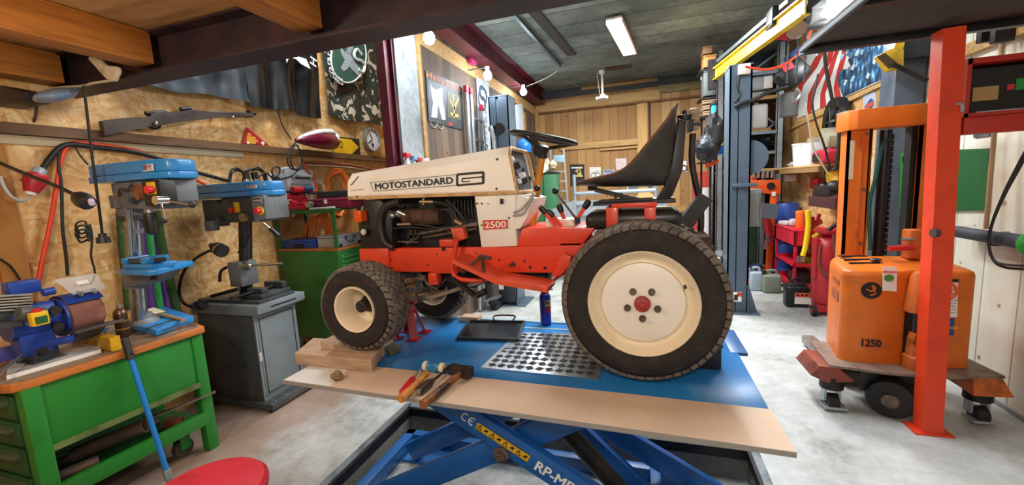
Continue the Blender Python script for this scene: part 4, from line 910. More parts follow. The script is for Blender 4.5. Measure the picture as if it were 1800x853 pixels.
for y in (1.72,):
    w_ = obj('caster', MB().cyl((-2.96, y, .06), (-2.92, y, .06), .058, n=22), mt('caster_grey', '4a4038', .6), bn); obj('fork', MB().box(-2.98, y-.03, .06, -2.965, y+.03, .2).box(-2.915, y-.03, .06, -2.9, y+.03, .2), GREEN, w_)
PIPEM = mt('pipe_brown', '5d4a3c', .6, .2, '3c2f26', 10)
for i, (p, q, r) in enumerate((((-3.0, 1.15, .25), (-2.93, 1.3, .262), .03), ((-3.15, 1.3, .26), (-2.90, 1.52, .34), .04), ((-3.2, 1.2, .24), (-3.1, 1.7, .24), .025))): one('steel_pipe', MB().lathe([(r, 0), (r, (V(q)-V(p)).length), (r*.8, (V(q)-V(p)).length), (r*.8, 0)], p, V(q)-V(p), 18, True), PIPEM, ['short brown pipe lying at the near end of bench lower shelf', 'thick brown pipe with open end sticking out of bench lower shelf', 'long dark pipe lying deep inside the bench lower shelf'][i], 'pipe', 'pipes on the bench shelf')
one('flat_bar', MB().bar((-3.25, 1.2, .27), (-2.76, 1.86, .40), .035, .008), mt('flat_grey', '8a8078', .45, .5, '5a5048', 10), 'long flat steel bar poking out of the bench lower shelf', 'bar')
one('copper_offcut', MB().cbox((-2.95, 1.7, .25), (.1, .06, .05), rz=.4, bev=.006), mt('rusty_red', '7c4434', .6), 'small rusty offcut on right end of bench lower shelf', 'offcut')
# blue bar leaning on the bench
bh = thing('bar_handle', (-2.70, 1.5, 0), 'long bright blue bar with black grip leaning against the green workbench', 'handle')
a, b = W(229, 628, X=-2.78), W(292, 826, X=-2.6); obj('shaft', MB().cyl(a, b, .0135, n=14), mt('bright_blue', '1a78cc', .35), bh)
d = (b-a).normalized(); obj('grip', MB().cyl(a-d*.11, a+d*.015, .017, .02, 12).cyl(a-d*.02, a-d*.02+V((.03, 0, 0)), .006), BLK, bh)
obj('end_fitting', MB().bar(b, b+d*.06, .035, .03, bev=.004).bar(b+d*.04, V((b.x+.02, b.y, .03)), .022, .022), mt('grey_fitting', '8e9294', .4, .4), bh)
# red stool
st_ = thing('stool', (-1.63, 1.0, 0), 'stool with round red cushion at the bottom edge', 'stool')
c_ = V((-1.63, 1.0, .5)); obj('seat', MB().lathe([(.0, -.0), (.2, 0), (.215, .02), (.215, .04), (.2, .056), (.1, .066), (0, .068)], c_, UP, 48), mt('red_vinyl', 'c22838', .35, 0, 'a81e2e', 4), st_)
obj('post', MB().cyl(c_-UP*.47, c_, .025), CHROME, st_)
for k in range(5): a = 2*pi*k/5; obj('leg', MB().bar(c_-UP*.46, c_+V((cos(a)*.24, sin(a)*.24, -.46)), .04, .03), BLKST, st_)
DBL = mt('drill_blue', '2b86c8', .32, 0, '2374b4', 4, coat=.2); DGR = mt('cast_grey', '6f7478', .5, .1, '55595c', 7); DGD = mt('cast_dark', '44484b', .5, .2, '2f3234', 7)
PURP = mt('violet_sling', '6d3fa0', .8, 0, '4c2a78', 9, stretch=(9, 9, 1.5)); GRSL = mt('green_sling', '2f9a52', .8, 0, '1f6a38', 9, stretch=(9, 9, 1.5)); MOSS = mt('moss_sling', '3c5a2c', .9, 0, '2a4020', 12)
def cover(par, x0, x1, y0, y1, z0, z1, m=None):
    pl_ = [(x0, y0), (x1-.12, y0), (x1-.02, y0+.05), (x1, y0+.09), (x1, y1-.09), (x1-.02, y1-.05), (x1-.12, y1), (x0, y1)]
    o = obj('pulley_cover', MB().prism([V((x, y, z0)) for x, y in pl_], (0, 0, (z1-z0)*.36), .006), DBL, par)
    cx_, cy_ = (x0+x1)/2, (y0+y1)/2
    obj('cover_lid', MB().prism([V((cx_+(x-cx_)*.985, cy_+(y-cy_)*.96, z0+(z1-z0)*.36)) for x, y in pl_], (0, 0, (z1-z0)*.64), .012), DBL, o)
    return o
# bench drill press
dp = thing('drill_press', (-3.1, 1.76, .856), 'blue bench drill press with chrome column standing on the green workbench', 'drill press')
y0, y1 = 1.62, 1.88
cv = cover(dp, -3.20, -2.55, y0, y1, 1.815, 1.925)
lg = obj('badge', MB().box(-2.715, y0+.006, 1.858, -2.63, y0+.013, 1.898), mt('badge_silver', 'c9c4c0', .35), cv); 
text('JET', 'lettering', mt('badge_red', 'b8202a', .4), lg, (-2.707, y0+.004, 1.866), (1, 0, 0), UP, w=.07, h=.024, bold=.03)
hd = obj('head_casting', MB().prism([(-3.02, y0+.03, 1.815), (-2.62, y0+.03, 1.815), (-2.62, y0+.03, 1.68), (-2.72, y0+.03, 1.64), (-2.96, y0+.03, 1.655), (-3.06, y0+.03, 1.72)], (0, .2, 0), .008), DGR, dp)
obj('motor', MB().cyl((-3.08, 1.75, 1.61), (-3.08, 1.75, 1.81), .075, n=24).box(-3.12, 1.66, 1.66, -3.04, 1.7, 1.74, .004), DGR, dp)
obj('motor_fan_cap', MB().lathe([(.03, 0), (.07, .02), (.075, .06)], (-3.08, 1.75, 1.56), UP, 24), DGD, dp)
obj('tension_lever', MB().tube([(-2.98, y0+.02, 1.73), (-2.93, y0+.0, 1.77), (-2.86, y0+.0, 1.765), (-2.82, y0, 1.79)], .007, 8, 4).cyl((-2.84, y0+.03, 1.7), (-2.84, y0-.01, 1.7), .018), DGD, dp)
obj('side_knob', MB().cyl((-2.79, y0+.03, 1.72), (-2.79, y0, 1.72), .02).box(-2.85, y0+.02, 1.72, -2.77, y0+.03, 1.79), mt('knob_rust', '8a5038', .5), dp)
sw_ = obj('switch_box', MB().box(-2.72, y0-.01, 1.66, -2.575, y0+.08, 1.805, .008), BLK, dp)
obj('switch_plate', MB().box(-2.668, y0-.018, 1.725, -2.60, y0-.01, 1.795, .003), YEL, sw_); obj('stop_button', MB().cyl((-2.618, y0-.018, 1.752), (-2.618, y0-.05, 1.752), .02, .023), mt('stop_red', 'd8262c', .35), sw_)
col = obj('column', MB().cyl((-3.16, 1.73, .9), (-3.045, 1.73, 1.68), .042, n=28), mt('steel_column', 'a8acaf', .22, .9, '6c6f72', 3, stretch=(14, 14, .8)), dp)
obj('rack', MB().cyl((-3.06, 1.68, 1.3), (-2.995, 1.68, 1.65), .012), STEEL, dp); obj('column_collar', MB().cyl((-3.078, 1.73, 1.505), (-3.074, 1.73, 1.53), .055, n=24), DGR, dp)
qx = W(262, 372, Y=1.68); obj('spindle', MB().cyl(qx+UP*.06, qx-UP*.02, .022, n=18).cyl(qx+UP*.005, qx-UP*.0, .03, n=18), STEEL, dp)
obj('chuck', MB().lathe([(.014, .05), (.03, .045), (.033, .02), (.033, -.05), (.026, -.075), (.01, -.085), (0, -.085)], qx-UP*.055, UP, 20), BLK, dp)
hb_ = W(283, 352, Y=1.6); fl_ = obj('feed_hub', MB().cyl(hb_+V((0, .03, 0)), hb_-V((0, .03, 0)), .026, n=18), CHROME, dp)
for q, n_ in (((338, 360), 1), ((288, 388), 1)):
    e_ = W(*q, Y=1.56); h1 = obj('feed_handle', MB().cyl(hb_, e_, .006), CHROME, dp); obj('ball', MB().ball(e_, .017), BLK, h1)
tb_ = obj('table', MB().prism([(-3.0, 1.58, 1.262), (-2.72, 1.56, 1.262), (-2.69, 1.6, 1.262), (-2.80, 1.88, 1.262), (-3.05, 1.88, 1.262)], (0, 0, .035), .01), DBL, dp)
obj('table_bracket', MB().prism([(-3.14, 1.66, 1.262), (-2.8, 1.66, 1.262), (-2.86, 1.66, 1.21), (-3.0, 1.66, 1.17), (-3.14, 1.66, 1.17)], (0, .15, 0), .008).cyl((-3.125, 1.73, 1.15), (-3.105, 1.73, 1.3), .06, n=24), DGR, dp)
obj('table_crank', MB().cyl((-2.84, 1.66, 1.23), (-2.78, 1.62, 1.235), .01).cyl((-2.78, 1.62, 1.235), (-2.72, 1.62, 1.24), .012), BLK, dp)
vs_ = obj('drill_vise', MB().box(-2.99, 1.6, 1.297, -2.72, 1.73, 1.325, .004).box(-3.0, 1.6, 1.325, -2.96, 1.73, 1.36, .004).box(-2.83, 1.6, 1.325, -2.78, 1.73, 1.362, .006).bar((-2.78, 1.66, 1.35), (-2.68, 1.63, 1.355), .05, .035), DBL, dp)
obj('jaw', MB().box(-2.95, 1.61, 1.33, -2.84, 1.72, 1.355), DGD, vs_); obj('vise_screw', MB().cyl((-2.70, 1.61, 1.35), (-2.62, 1.60, 1.355), .014), BLK, vs_)
bs = obj('base', MB().prism([W(228, 580, z=.862), W(275, 592, z=.862), W(343, 566, z=.862), W(290, 548, z=.862)], (0, 0, .045), .01), DBL, dp)
obj('column_foot', MB().lathe([(.085, .0), (.08, .012), (.055, .03), (.05, .06), (.0, .06)], (-3.16, 1.75, .905), UP, 28), DGR, bs)
obj('base_slot', MB().bar(W(255, 578, z=.9075), W(308, 562, z=.9075), .03, .002), DGD, bs); obj('base_slot', MB().bar(W(285, 582, z=.9075), W(330, 566, z=.9075), .02, .002), DGD, bs)
# slings hanging behind the press
SX = XW+.03
for i, (pts, m, r, lb) in enumerate((([(246, 372), (250, 410), (254, 450), (262, 500), (268, 545)], PURP, .028, 'violet lifting sling hanging behind the drill press, nearest its column'), ([(256, 372), (262, 410), (266, 450), (275, 500), (282, 545)], GRSL, .026, 'bright green lifting sling hanging between violet slings behind drill press'), ([(270, 400), (276, 440), (286, 490), (297, 550)], PURP, .026, 'violet lifting sling right of green sling behind the drill press'), ([(276, 370), (284, 430), (300, 500), (312, 550)], MOSS, .03, 'dark moss green sling at right end behind the drill press'), ([(213, 372), (216, 420), (222, 480), (228, 545)], MOSS, .03, 'dark moss green sling hanging left of drill press column'))):
    one('lifting_sling', MB().tube(pl(pts, X=SX+.03*(i % 2)), r, 10, 4), m, lb, 'sling', 'lifting slings on the wall')
# spray can, brush, flat bar on the bench
sc_ = W(218, 592, z=.858); sc_.z = .858; cn = thing('spray_can', sc_, 'brown and gold spray can with nozzle on the green workbench', 'can')
obj('body', MB().lathe([(.03, 0), (.034, .005), (.034, .14), (.03, .152)], sc_, UP, 24), mt('can_brown', '4a3018', .35, .2, '2c1c10', 8), cn); obj('shoulder', MB().lathe([(.034, .152), (.032, .165), (.02, .182), (.012, .186)], sc_, UP, 24), mt('can_bronze', '9a7a58', .3, .6), cn)
obj('nozzle', MB().lathe([(.014, .186), (.014, .205), (.008, .21), (.008, .232), (0, .234)], sc_, UP, 16), mt('nozzle_beige', 'b8a68c', .5), cn)
for z in (.05, .1): obj('gold_line', MB().lathe([(.0346, z), (.0346, z+.008)], sc_, UP, 24, cap=False), mt('can_gold', 'b8883c', .35, .5), cn)
pb = thing('paint_brush', W(300, 560, z=.915), 'paint brush with pale bristles lying on the drill press base', 'brush')
a, b, c_ = W(262, 545, z=.93), W(282, 552, z=.925), W(322, 563, z=.915); obj('bristles', MB().bar(a, b, .06, .02), mt('bristle', 'd8cfae', .8), pb); obj('ferrule', MB().bar(b, lerp(b, c_, .12), .05, .018), STEEL, pb); obj('handle', MB().tube([lerp(b, c_, .1), lerp(b, c_, .5), c_], .011), mt('brush_wood', 'a8865c', .5), pb)
one('square_bar', MB().bar(W(238, 594, z=.864), W(345, 570, z=.864), .016, .014), mt('rust_bar', '8c7468', .5, .5, '5c4a40', 10), 'slim square steel bar in front of the drill press base', 'bar')
one('tin_jar', MB().lathe([(.028, 0), (.028, .05), (.022, .055), (.022, .09), (0, .092)], W(283, 520, z=.93), UP, 18), mt('cloudy_jar', 'b8bab0', .3), 'small pale jar standing beside the slings behind the drill press', 'jar') if 0 else None
# belt grinder
GB = mt('grinder_blue', '1e3f96', .38, 0, '182f74', 5); GSB = mt('abrasive_brown', '8c5a50', .85, 0, 'a87a6a', 14)
gx = -3.08
gr = thing('belt_grinder', (gx, 1.3, .856), 'blue belt grinder with brown abrasive drum on the green workbench', 'grinder')
obj('motor', MB().cyl((gx, 1.12, 1.09), (gx, 1.31, 1.09), .075, n=28).box(gx-.05, 1.14, .92, gx+.05, 1.27, 1.05, .01), GB, gr)
obj('foot', MB().box(gx-.09, 1.16, .857, gx+.07, 1.3, .885, .006).box(gx-.05, 1.18, .885, gx+.04, 1.28, .92), DGD, gr)
obj('belt_guard', MB().prism([(gx-.2, 1.17, 1.17), (gx+.06, 1.17, 1.19), (gx+.09, 1.17, 1.12), (gx-.2, 1.17, 1.1)], (0, .12, 0), .01), GB, gr)
obj('drum_flange', MB().lathe([(.105, 0), (.11, .012), (.09, .02), (0, .02)], (gx, 1.31, 1.08), (0, 1, 0), 36), GB, gr)
obj('drum', MB().lathe([(.095, 0), (.1, .004), (.1, .145), (.095, .15), (0, .15)], (gx, 1.33, 1.08), (0, 1, 0), 40), GSB, gr)
gd = []
obj('drum_guard', MB().grid([[V((gx+cos(a)*.115, y, 1.08+sin(a)*.115)) for a in [R(40+140*i/14) for i in range(15)]] for y in (1.325, 1.485)], (0, 0, .005)), GB, gr)
obj('tool_rest', MB().prism([(gx+.03, 1.3, .99), (gx+.17, 1.3, 1.0), (gx+.17, 1.52, 1.0), (gx+.03, 1.5, .985)], (0, 0, .014), .002).prism([(gx+.05, 1.33, .99), (gx+.13, 1.33, .99), (gx+.05, 1.33, .93)], (0, .12, 0)), mt('rest_steel', '5a5654', .4, .5, '3a3735', 8), gr)
obj('rest_bracket', MB().bar((gx+.1, 1.2, .98), (gx+.18, 1.28, .985), .05, .03, bev=.003), GB, gr)
for k, (dx, dz, yy) in enumerate(((.06, .06, 1.28), (.1, -.02, 1.26), (.0, .1, 1.22))): obj('knob', MB().cyl((gx+dx, yy, 1.08+dz), (gx+dx+.05, yy-.01, 1.08+dz), .022, n=12), BLK, gr)
obj('name_plate', MB().box(gx+.0755, 1.16, 1.09, gx+.079, 1.26, 1.14), mt('plate_grey_blue', '6a86b8', .4), gr)
sp_ = obj('spark_shield', MB().prism([(gx+.08, 1.36, 1.2), (gx+.1, 1.5, 1.2), (gx+.02, 1.5, 1.29), (gx+.0, 1.33, 1.29)], (.003, 0, 0)), mt('clear_shield', 'd8dce0', .15, 0, alpha=.35), gr)
for y in (1.39, 1.45): obj('shield_clip', MB().cbox((gx+.075, y, 1.2), (.03, .02, .03), bev=.003), STEEL, gr)
obj('shield_label', MB().cbox((gx+.06, 1.42, 1.255), (.004, .05, .025), ry=-.7), WHITE, gr)
obj('pedestal', MB().prism([(gx-.04, 1.22, .9), (gx+.04, 1.22, .9), (gx+.03, 1.22, 1.0), (gx-.03, 1.22, 1.0)], (0, .06, 0)), GB, gr)
sb_ = W(68, 560, X=gx+.16); sw2 = obj('switch_box', MB().cbox(sb_, (.04, .065, .07), bev=.006), YEL, gr)
obj('stop_button', MB().cyl(sb_+UP*.033, sb_+UP*.05, .017), mt('stop_red', 'd8262c', .35), sw2); obj('start_button', MB().cbox(sb_+V((.022, 0, -.006)), (.004, .044, .036)), mt('start_green', '2a5c2c', .4), sw2)
# linishing arm on the left end
obj('arm_roller', MB().cyl(W(30, 552, X=gx+.1), W(75, 553, X=gx+.1), .036, n=20), mt('roller_grey', '5c5c5a', .5, .2), gr)
bl = MB()
for k in range(6): bl.bar(W(-30, 522+k*5, X=gx+.02), W(48, 517+k*5, X=gx+.02), .1, .007)
obj('sanding_belt', bl, mt('belt_grey', '9a988f', .8, 0, '6d6b64', 10), gr, label='grey sanding belt stack')
obj('arm', MB().bar(W(-30, 560, X=gx), W(60, 545, X=gx), .1, .06, bev=.006).bar(W(-40, 578, X=gx+.08), W(36, 568, X=gx+.08), .05, .03), DGD, gr)
obj('arm_clamp', MB().cbox(W(38, 505, X=gx), (.08, .12, .07), bev=.01).cyl(W(75, 515, X=gx+.08), W(95, 511, X=gx+.08), .02), GB, gr)
# things on the near end of the bench
wbd = thing('white_board', W(90, 640, z=.858), 'white laminated board lying on the near end of the workbench', 'board')
q = [W(12, 668, z=.858), W(178, 620, z=.858), W(176, 598, z=.858), W(20, 632, z=.858)]
obj('panel', MB().prism(q, (0, 0, .02)), mt('laminate', 'b9bcbc', .4, 0, '8c8e8c', 4), wbd); obj('edge', MB().bar(q[0]+V((0.002, 0, .01)), q[1]+V((.002, 0, .01)), .003, .021), WHITE, wbd)
yb = thing('yellow_block', W(180, 600, z=.858), 'yellow painted wooden block beside the white board on the workbench', 'block')
a, b = W(135, 592, z=.9), W(203, 604, z=.9); obj('block', MB().bar(a, b, .045, .08, bev=.003), mt('block_yellow', 'c8961e', .5, 0, '9c701a', 5), yb); d = (b-a).normalized(); obj('front_face', MB().bar(b, b+d*.002, .046, .081), YEL, yb)
cv_ = thing('clamp_vise', W(50, 640, z=.88), 'blue and violet clamp vise with black head on near end of workbench', 'vise')
obj('body', MB().bar(W(-15, 628, z=.93), W(50, 612, z=.93), .06, .07, bev=.006).bar(W(20, 615, z=.93), W(60, 600, z=.95), .05, .05, bev=.005), mt('vise_violet', '4a4a9c', .4, 0, '2e2f70', 6), cv_)
a, b = W(40, 612, z=.95), W(85, 618, z=.93); obj('head', MB().lathe([(.02, 0), (.035, .01), (.04, .05), (.03, .08), (.034, .1), (.02, .13), (0, .13)], a, b-a, 18), BLK, cv_); obj('rod', MB().cyl(W(-5, 660, z=.92), W(42, 622, z=.94), .007), STEEL, cv_)
one('pliers', MB().bar(W(160, 590, z=.865), W(188, 578, z=.87), .02, .015).bar(W(166, 592, z=.865), W(186, 586, z=.865), .014, .015), mt('plier_blue', '2c5a8c', .4), 'blue handled pliers lying behind the yellow block', 'pliers')
# floor drill press on grey cabinet
CABG = mt('cabinet_grey', '7b868a', .42, .1, '6c7679', 5); CABD = mt('cabinet_dark', '4c5052', .45, .1, '3b3e40', 6)
cb = thing('grey_cabinet', (-3.2, 2.5, 0), 'grey steel cabinet with door and tread base carrying second drill press', 'cabinet')
obj('body', MB().box(-3.5, 2.31, .07, -2.9, 2.71, .78, .004), CABD, cb)
dr = obj('door', MB().box(-2.9, 2.33, .10, -2.885, 2.69, .76, .003), CABG, cb); 
obj('door_frame', MB().box(-2.9, 2.31, .07, -2.89, 2.71, .785), CABG, cb)
ft = MB()
for a in ((2.345, .125, 2.355, .74), (2.665, .125, 2.675, .74)): ft.box(-2.8855, a[0], a[1], -2.8845, a[2], a[3])
for z in (.12, .735): ft.box(-2.8855, 2.345, z, -2.8845, 2.675, z+.008)
obj('door_groove', ft, DARK, dr); hp_ = W(458, 628, X=-2.88); obj('door_latch', MB().cbox(hp_, (.012, .025, .07), bev=.003), mt('latch_pale', 'b8bcbc', .35), dr)
obj('top_tray', MB().prism([(-2.8, 2.28, .865), (-2.8, 2.28, .80), (-2.82, 2.28, .785), (-3.52, 2.28, .785), (-3.52, 2.28, .865)], (0, .46, 0), .004), CABG, cb)
obj('tray_slot', MB().box(-2.799, 2.4, .825, -2.796, 2.64, .837), DARK, cb)
bp = obj('tread_base', MB().box(-3.52, 2.28, .02, -2.78, 2.72, .07, .006), CABD, cb)
for k in range(4):
    for j in range(2): obj('tread_button', MB().cyl((-2.85+j*.035, 2.34+k*.1, .07), (-2.85+j*.035, 2.34+k*.1, .073), .008, n=8), CABG, bp)
for x in (-3.48, -2.82):
    for y in (2.3, 2.7): obj('foot', MB().cyl((x, y, 0), (x, y, .02), .02, n=10), DARK, bp)
one('plastic_bag', MB().ball((-2.83, 2.64, .095), (.045, .06, .028), 12, 8), mt('clear_bag', 'b4c0c4', .2, 0, alpha=.6), 'crumpled clear plastic bag on the grey cabinet tread base', 'bag')
d2 = thing('drill_press', (-3.2, 2.5, .866), 'blue drill press with dark head and grey control panel on grey cabinet', 'drill press')
cv = cover(d2, -3.53, -2.705, 2.38, 2.66, 1.70, 1.81)
lg = obj('badge', MB().box(-2.86, 2.385, 1.758, -2.77, 2.392, 1.782), mt('badge_silver', 'c9c4c0', .35), cv); text('JET', 'lettering', mt('badge_red', 'b8202a', .4), lg, (-2.852, 2.383, 1.762), (1, 0, 0), UP, w=.074, h=.016, bold=.03)
obj('head_casting', MB().box(-3.2, 2.42, 1.5, -2.76, 2.62, 1.70, .01), DGD, d2)
pnl = obj('control_panel', MB().prism([(-2.86, 2.405, 1.705), (-2.735, 2.405, 1.705), (-2.735, 2.405, 1.52), (-2.86, 2.405, 1.5)], (0, .22, 0), .004), DGR, d2)
obj('display', MB().box(-2.84, 2.401, 1.64, -2.75, 2.405, 1.69), mt('panel_pale', 'a2a8ac', .35), pnl)
for i, (z, m) in enumerate(((1.672, INK), (1.645, INK))): obj('print_line', MB().box(-2.835, 2.399, z, -2.76, 2.4012, z+.008), m, pnl)
q = V((-2.775, 2.4, 1.585)); obj('button_ring', MB().cyl(q, q-V((0, .01, 0)), .034, n=22), YEL, pnl); obj('stop_button', MB().cyl(q-V((0, .01, 0)), q-V((0, .045, 0)), .022, .024), mt('stop_red', 'd8262c', .35), pnl)
obj('motor', MB().cyl((-3.4, 2.52, 1.47), (-3.4, 2.52, 1.69), .085, n=24).box(-3.33, 2.43, 1.55, -3.2, 2.6, 1.66), DGD, d2); obj('motor_cap', MB().cyl((-3.36, 2.44, 1.44), (-3.36, 2.44, 1.52), .05), DGR, d2)
obj('side_switch', MB().box(-3.05, 2.405, 1.58, -3.0, 2.42, 1.66, .003), YEL, d2); obj('gauge', MB().cyl((-2.96, 2.42, 1.54), (-2.96, 2.39, 1.54), .035), mt('gauge_brass', '9a8a60', .4, .5), d2); obj('side_knob', MB().cyl((-3.06, 2.41, 1.6), (-3.06, 2.38, 1.6), .02), mt('stop_red', 'd8262c', .35), d2)
obj('column', MB().cyl((-3.2, 2.52, .87), (-3.09, 2.52, 1.51), .048, n=24), mt('dark_column', '4a4744', .3, .7, '2c2a29', 3, stretch=(10, 10, .8)), d2)
obj('column_collar', MB().cbox((-3.14, 2.48, 1.08), (.13, .16, .2), bev=.008).cyl((-3.08, 2.46, 1.15), (-3.0, 2.45, 1.16), .04), DGR, d2)
a, b = W(432, 468, Y=2.4), W(495, 463, Y=2.4); obj('lock_lever', MB().cyl(a, b, .011).cyl(lerp(a, b, -.1), lerp(a, b, .15), .02), CHROME, d2)
a, b, c_ = W(462, 392, Y=2.36), W(475, 402, Y=2.36), W(491, 416, Y=2.36); fh = obj('feed_handle', MB().cyl(a, b, .008), CHROME, d2); obj('grip', MB().cyl(b, c_, .016, .018), BLK, fh)
obj('crank', MB().tube(pl([(398, 470), (388, 478), (386, 495)], Y=2.4), .012), BLK, d2)
obj('base_table', MB().box(-3.5, 2.33, .866, -2.84, 2.68, .89, .006), DGD, d2)
obj('cable', MB().tube(pl([(438, 395), (440, 410), (430, 430), (418, 445)], Y=2.43), .006), WIRE, d2)
mv = thing('machine_vise', (-2.95, 2.5, .892), 'dark steel machine vise lying on the grey cabinet top', 'vise')
obj('bed', MB().box(-3.1, 2.38, .892, -2.86, 2.66, .925, .004), DGD, mv); obj('fixed_jaw', MB().box(-3.08, 2.6, .925, -2.88, 2.65, .98, .004), DGD, mv); obj('moving_jaw', MB().box(-3.06, 2.42, .925, -2.9, 2.48, .965, .004), DGD, mv); obj('screw', MB().cyl((-2.98, 2.22, .94), (-2.98, 2.6, .94), .012), BLKST, mv)
gl = thing('gooseneck_lamp', W(360, 535, Y=2.25), 'black gooseneck lamp with magnetic base clipped to the second drill press', 'lamp')
obj('neck', MB().tube(pl([(378, 438), (360, 445), (340, 458), (322, 480), (315, 510), (322, 532), (340, 540), (352, 537)], Y=2.25), .011, 10, 6), BLK, gl)
a, b = W(344, 537, Y=2.25), W(381, 532, Y=2.25); obj('magnetic_base', MB().lathe([(.02, 0), (.034, .015), (.036, .05), (.04, .055), (.04, .075), (.03, .09), (0, .09)], a, b-a, 22), BLK, gl); obj('label_band', MB().lathe([(.0365, .018), (.0368, .045)], a, b-a, 22, cap=False), mt('violet_label', '6a3a86', .4), gl)
a, b = W(376, 434, Y=2.28), W(404, 448, Y=2.28); obj('head', MB().lathe([(.02, -.03), (.026, 0), (.045, .02), (.05, .07), (.05, .1), (0, .1)], a, b-a, 20), BLK, gl); obj('head_ring', MB().lathe([(.0505, .05), (.0505, .065)], a, b-a, 20, cap=False), STEEL, gl)
one('oil_brush_rod', MB().cyl(W(372, 521, Y=2.3), W(420, 508, Y=2.3), .014), BLKST, 'black round bar lying on the left edge of the cabinet top', 'bar')
# ---- green tool trolley
TG = mt('trolley_green', '2c6a2a', .45, 0, '235422', 4); TGL = mt('trolley_green_light', '3f8f48', .42, 0, '327a3a', 5)
ty = 3.22
tr = thing('tool_trolley', (-3.2, ty+.2, 0), 'green steel tool trolley with drawers and open frame behind the cabinet', 'trolley')
obj('body', MB().box(-3.57, ty, .24, -2.82, ty+.42, 1.14, .004), TG, tr)
obj('top_board', MB().box(-3.57, ty, 1.141, -2.82, ty+.42, 1.165), BTOP, tr)
for k in range(6):
    z = 1.10-.045*(k+1)-(.05*(k > 3))*(k-3); d_ = obj('drawer', MB().box(-2.825, ty+.03, z, -2.805, ty+.40, z+.038+(.05 if k > 3 else 0), .003), TGL, tr); obj('handle', MB().bar((-2.80, ty+.06, z+.034), (-2.80, ty+.37, z+.034), .008, .008), TG, d_)
for k, z in enumerate((.30, .45, .6)): d_ = obj('drawer', MB().box(-2.825, ty+.03, z, -2.805, ty+.40, z+.13, .003), TGL, tr); obj('handle', MB().bar((-2.80, ty+.06, z+.12), (-2.80, ty+.37, z+.12), .01, .01), TG, d_)
fr = MB()
for x, y in ((-3.55, ty+.015), (-2.84, ty+.015), (-2.84, ty+.4), (-3.55, ty+.4)): obj('frame_post', MB().box(x-.015, y-.012, 1.165, x+.015, y+.012, 1.53), TG, tr)
obj('frame_top', MB().box(-3.57, ty, 1.53, -2.82, ty+.42, 1.548, .002).box(-3.57, ty-.002, 1.515, -2.82, ty+.012, 1.55), TG, tr)
for x in (-3.5, -2.9):
    for y in (ty+.06, ty+.36): wv = obj('caster', MB().cyl((x-.02, y, .08), (x+.02, y, .08), .08, n=20), DARK, tr); obj('fork', MB().box(x-.03, y-.02, .08, x+.03, y+.02, .24), STEEL, wv)
def B3(name, a, m, label, cat, bev=.006, group=None): return one(name, MB().box(*a, bev), m, label, cat, group)
lc = thing('blue_case', (-3.3, ty+.2, 1.166), 'blue plastic case on the trolley shelf left of the aluminium case', 'case')
obj('body', MB().box(-3.52, ty+.02, 1.166, -3.1, ty+.32, 1.235, .008), mt('case_blue', '1f3f8c', .4), lc); obj('lid', MB().box(-3.52, ty+.02, 1.236, -3.1, ty+.32, 1.25, .005), mt('case_blue_lid', '2a55b0', .35), lc); obj('handle', MB().box(-3.35, ty+.005, 1.18, -3.25, ty+.02, 1.21), INK, lc)
ac = thing('aluminium_case', (-2.95, ty+.2, 1.166), 'silver aluminium case with black corners on the trolley shelf', 'case')
obj('body', MB().box(-3.08, ty+.03, 1.166, -2.83, ty+.37, 1.26, .006), mt('case_aluminium', 'b4babc', .35, .6), ac); obj('lid', MB().box(-3.08, ty+.03, 1.262, -2.83, ty+.37, 1.285, .005), mt('case_aluminium', 'b4babc', .35, .6), ac)
for y in (ty+.06, ty+.34): obj('corner', MB().box(-2.835, y-.02, 1.17, -2.826, y+.02, 1.2), INK, ac)
for y in (ty+.14, ty+.26): obj('latch', MB().box(-2.832, y-.015, 1.23, -2.822, y+.015, 1.27), mt('latch_dark', '5c6064', .4, .5), ac)
obj('handle', MB().tube([(-2.83, ty+.17, 1.225), (-2.81, ty+.17, 1.21), (-2.81, ty+.23, 1.21), (-2.83, ty+.23, 1.225)], .005), INK, ac)
rc_ = thing('red_toolcase', (-3.2, ty+.2, 1.55), 'long dark red case lying on top of the green trolley frame', 'case')
obj('body', MB().box(-3.45, ty+.1, 1.55, -2.72, ty+.36, 1.625, .008), mt('case_maroon', '7c1638', .4, 0, '6a1030', 4), rc_); obj('lid', MB().box(-3.45, ty+.1, 1.627, -2.72, ty+.36, 1.65, .008), mt('case_maroon_lid', '8c2048', .35), rc_); obj('clasp', MB().box(-3.0, ty+.09, 1.6, -2.97, ty+.1, 1.64), WHITE, rc_)
rj = thing('red_clamp', (-3.4, ty+.05, 1.55), 'bright red folded steel jack tool in front of the dark red case', 'tool')
rr = mt('bright_red', 'c0182c', .3, coat=.3)
obj('frame', MB().bar((-3.52, ty+.03, 1.57), (-3.16, ty+.05, 1.575), .05, .04, bev=.004).bar((-3.5, ty+.04, 1.595), (-3.2, ty+.05, 1.62), .04, .03, bev=.004), rr, rj); obj('pin', MB().cyl((-3.14, ty+.02, 1.6), (-3.14, ty+.08, 1.6), .03, n=14), STEEL, rj); obj('handle', MB().bar((-3.3, ty+.06, 1.62), (-3.38, ty+.06, 1.645), .04, .02), rr, rj)
one('spirit_level', MB().bar((-3.12, ty+.03, 1.558), (-2.83, ty+.03, 1.562), .03, .018, bev=.003), mt('level_white', 'd8d4ce', .35), 'white bar lying along the front of the trolley top frame', 'level')
one('dark_case', MB().box(-3.13, ty+.14, 1.652, -2.65, ty+.34, 1.72, .006), mt('case_slate', '232a33', .35), 'black slim case stacked on the long dark red case', 'case')
one('white_sprayer', MB().lathe([(.025, 0), (.028, .02), (.02, .1), (.012, .13), (0, .14)], (-2.78, ty+.34, 1.3), UP, 16), WHITE, 'small white bottle at right end of trolley above the drawers', 'bottle') if 0 else None
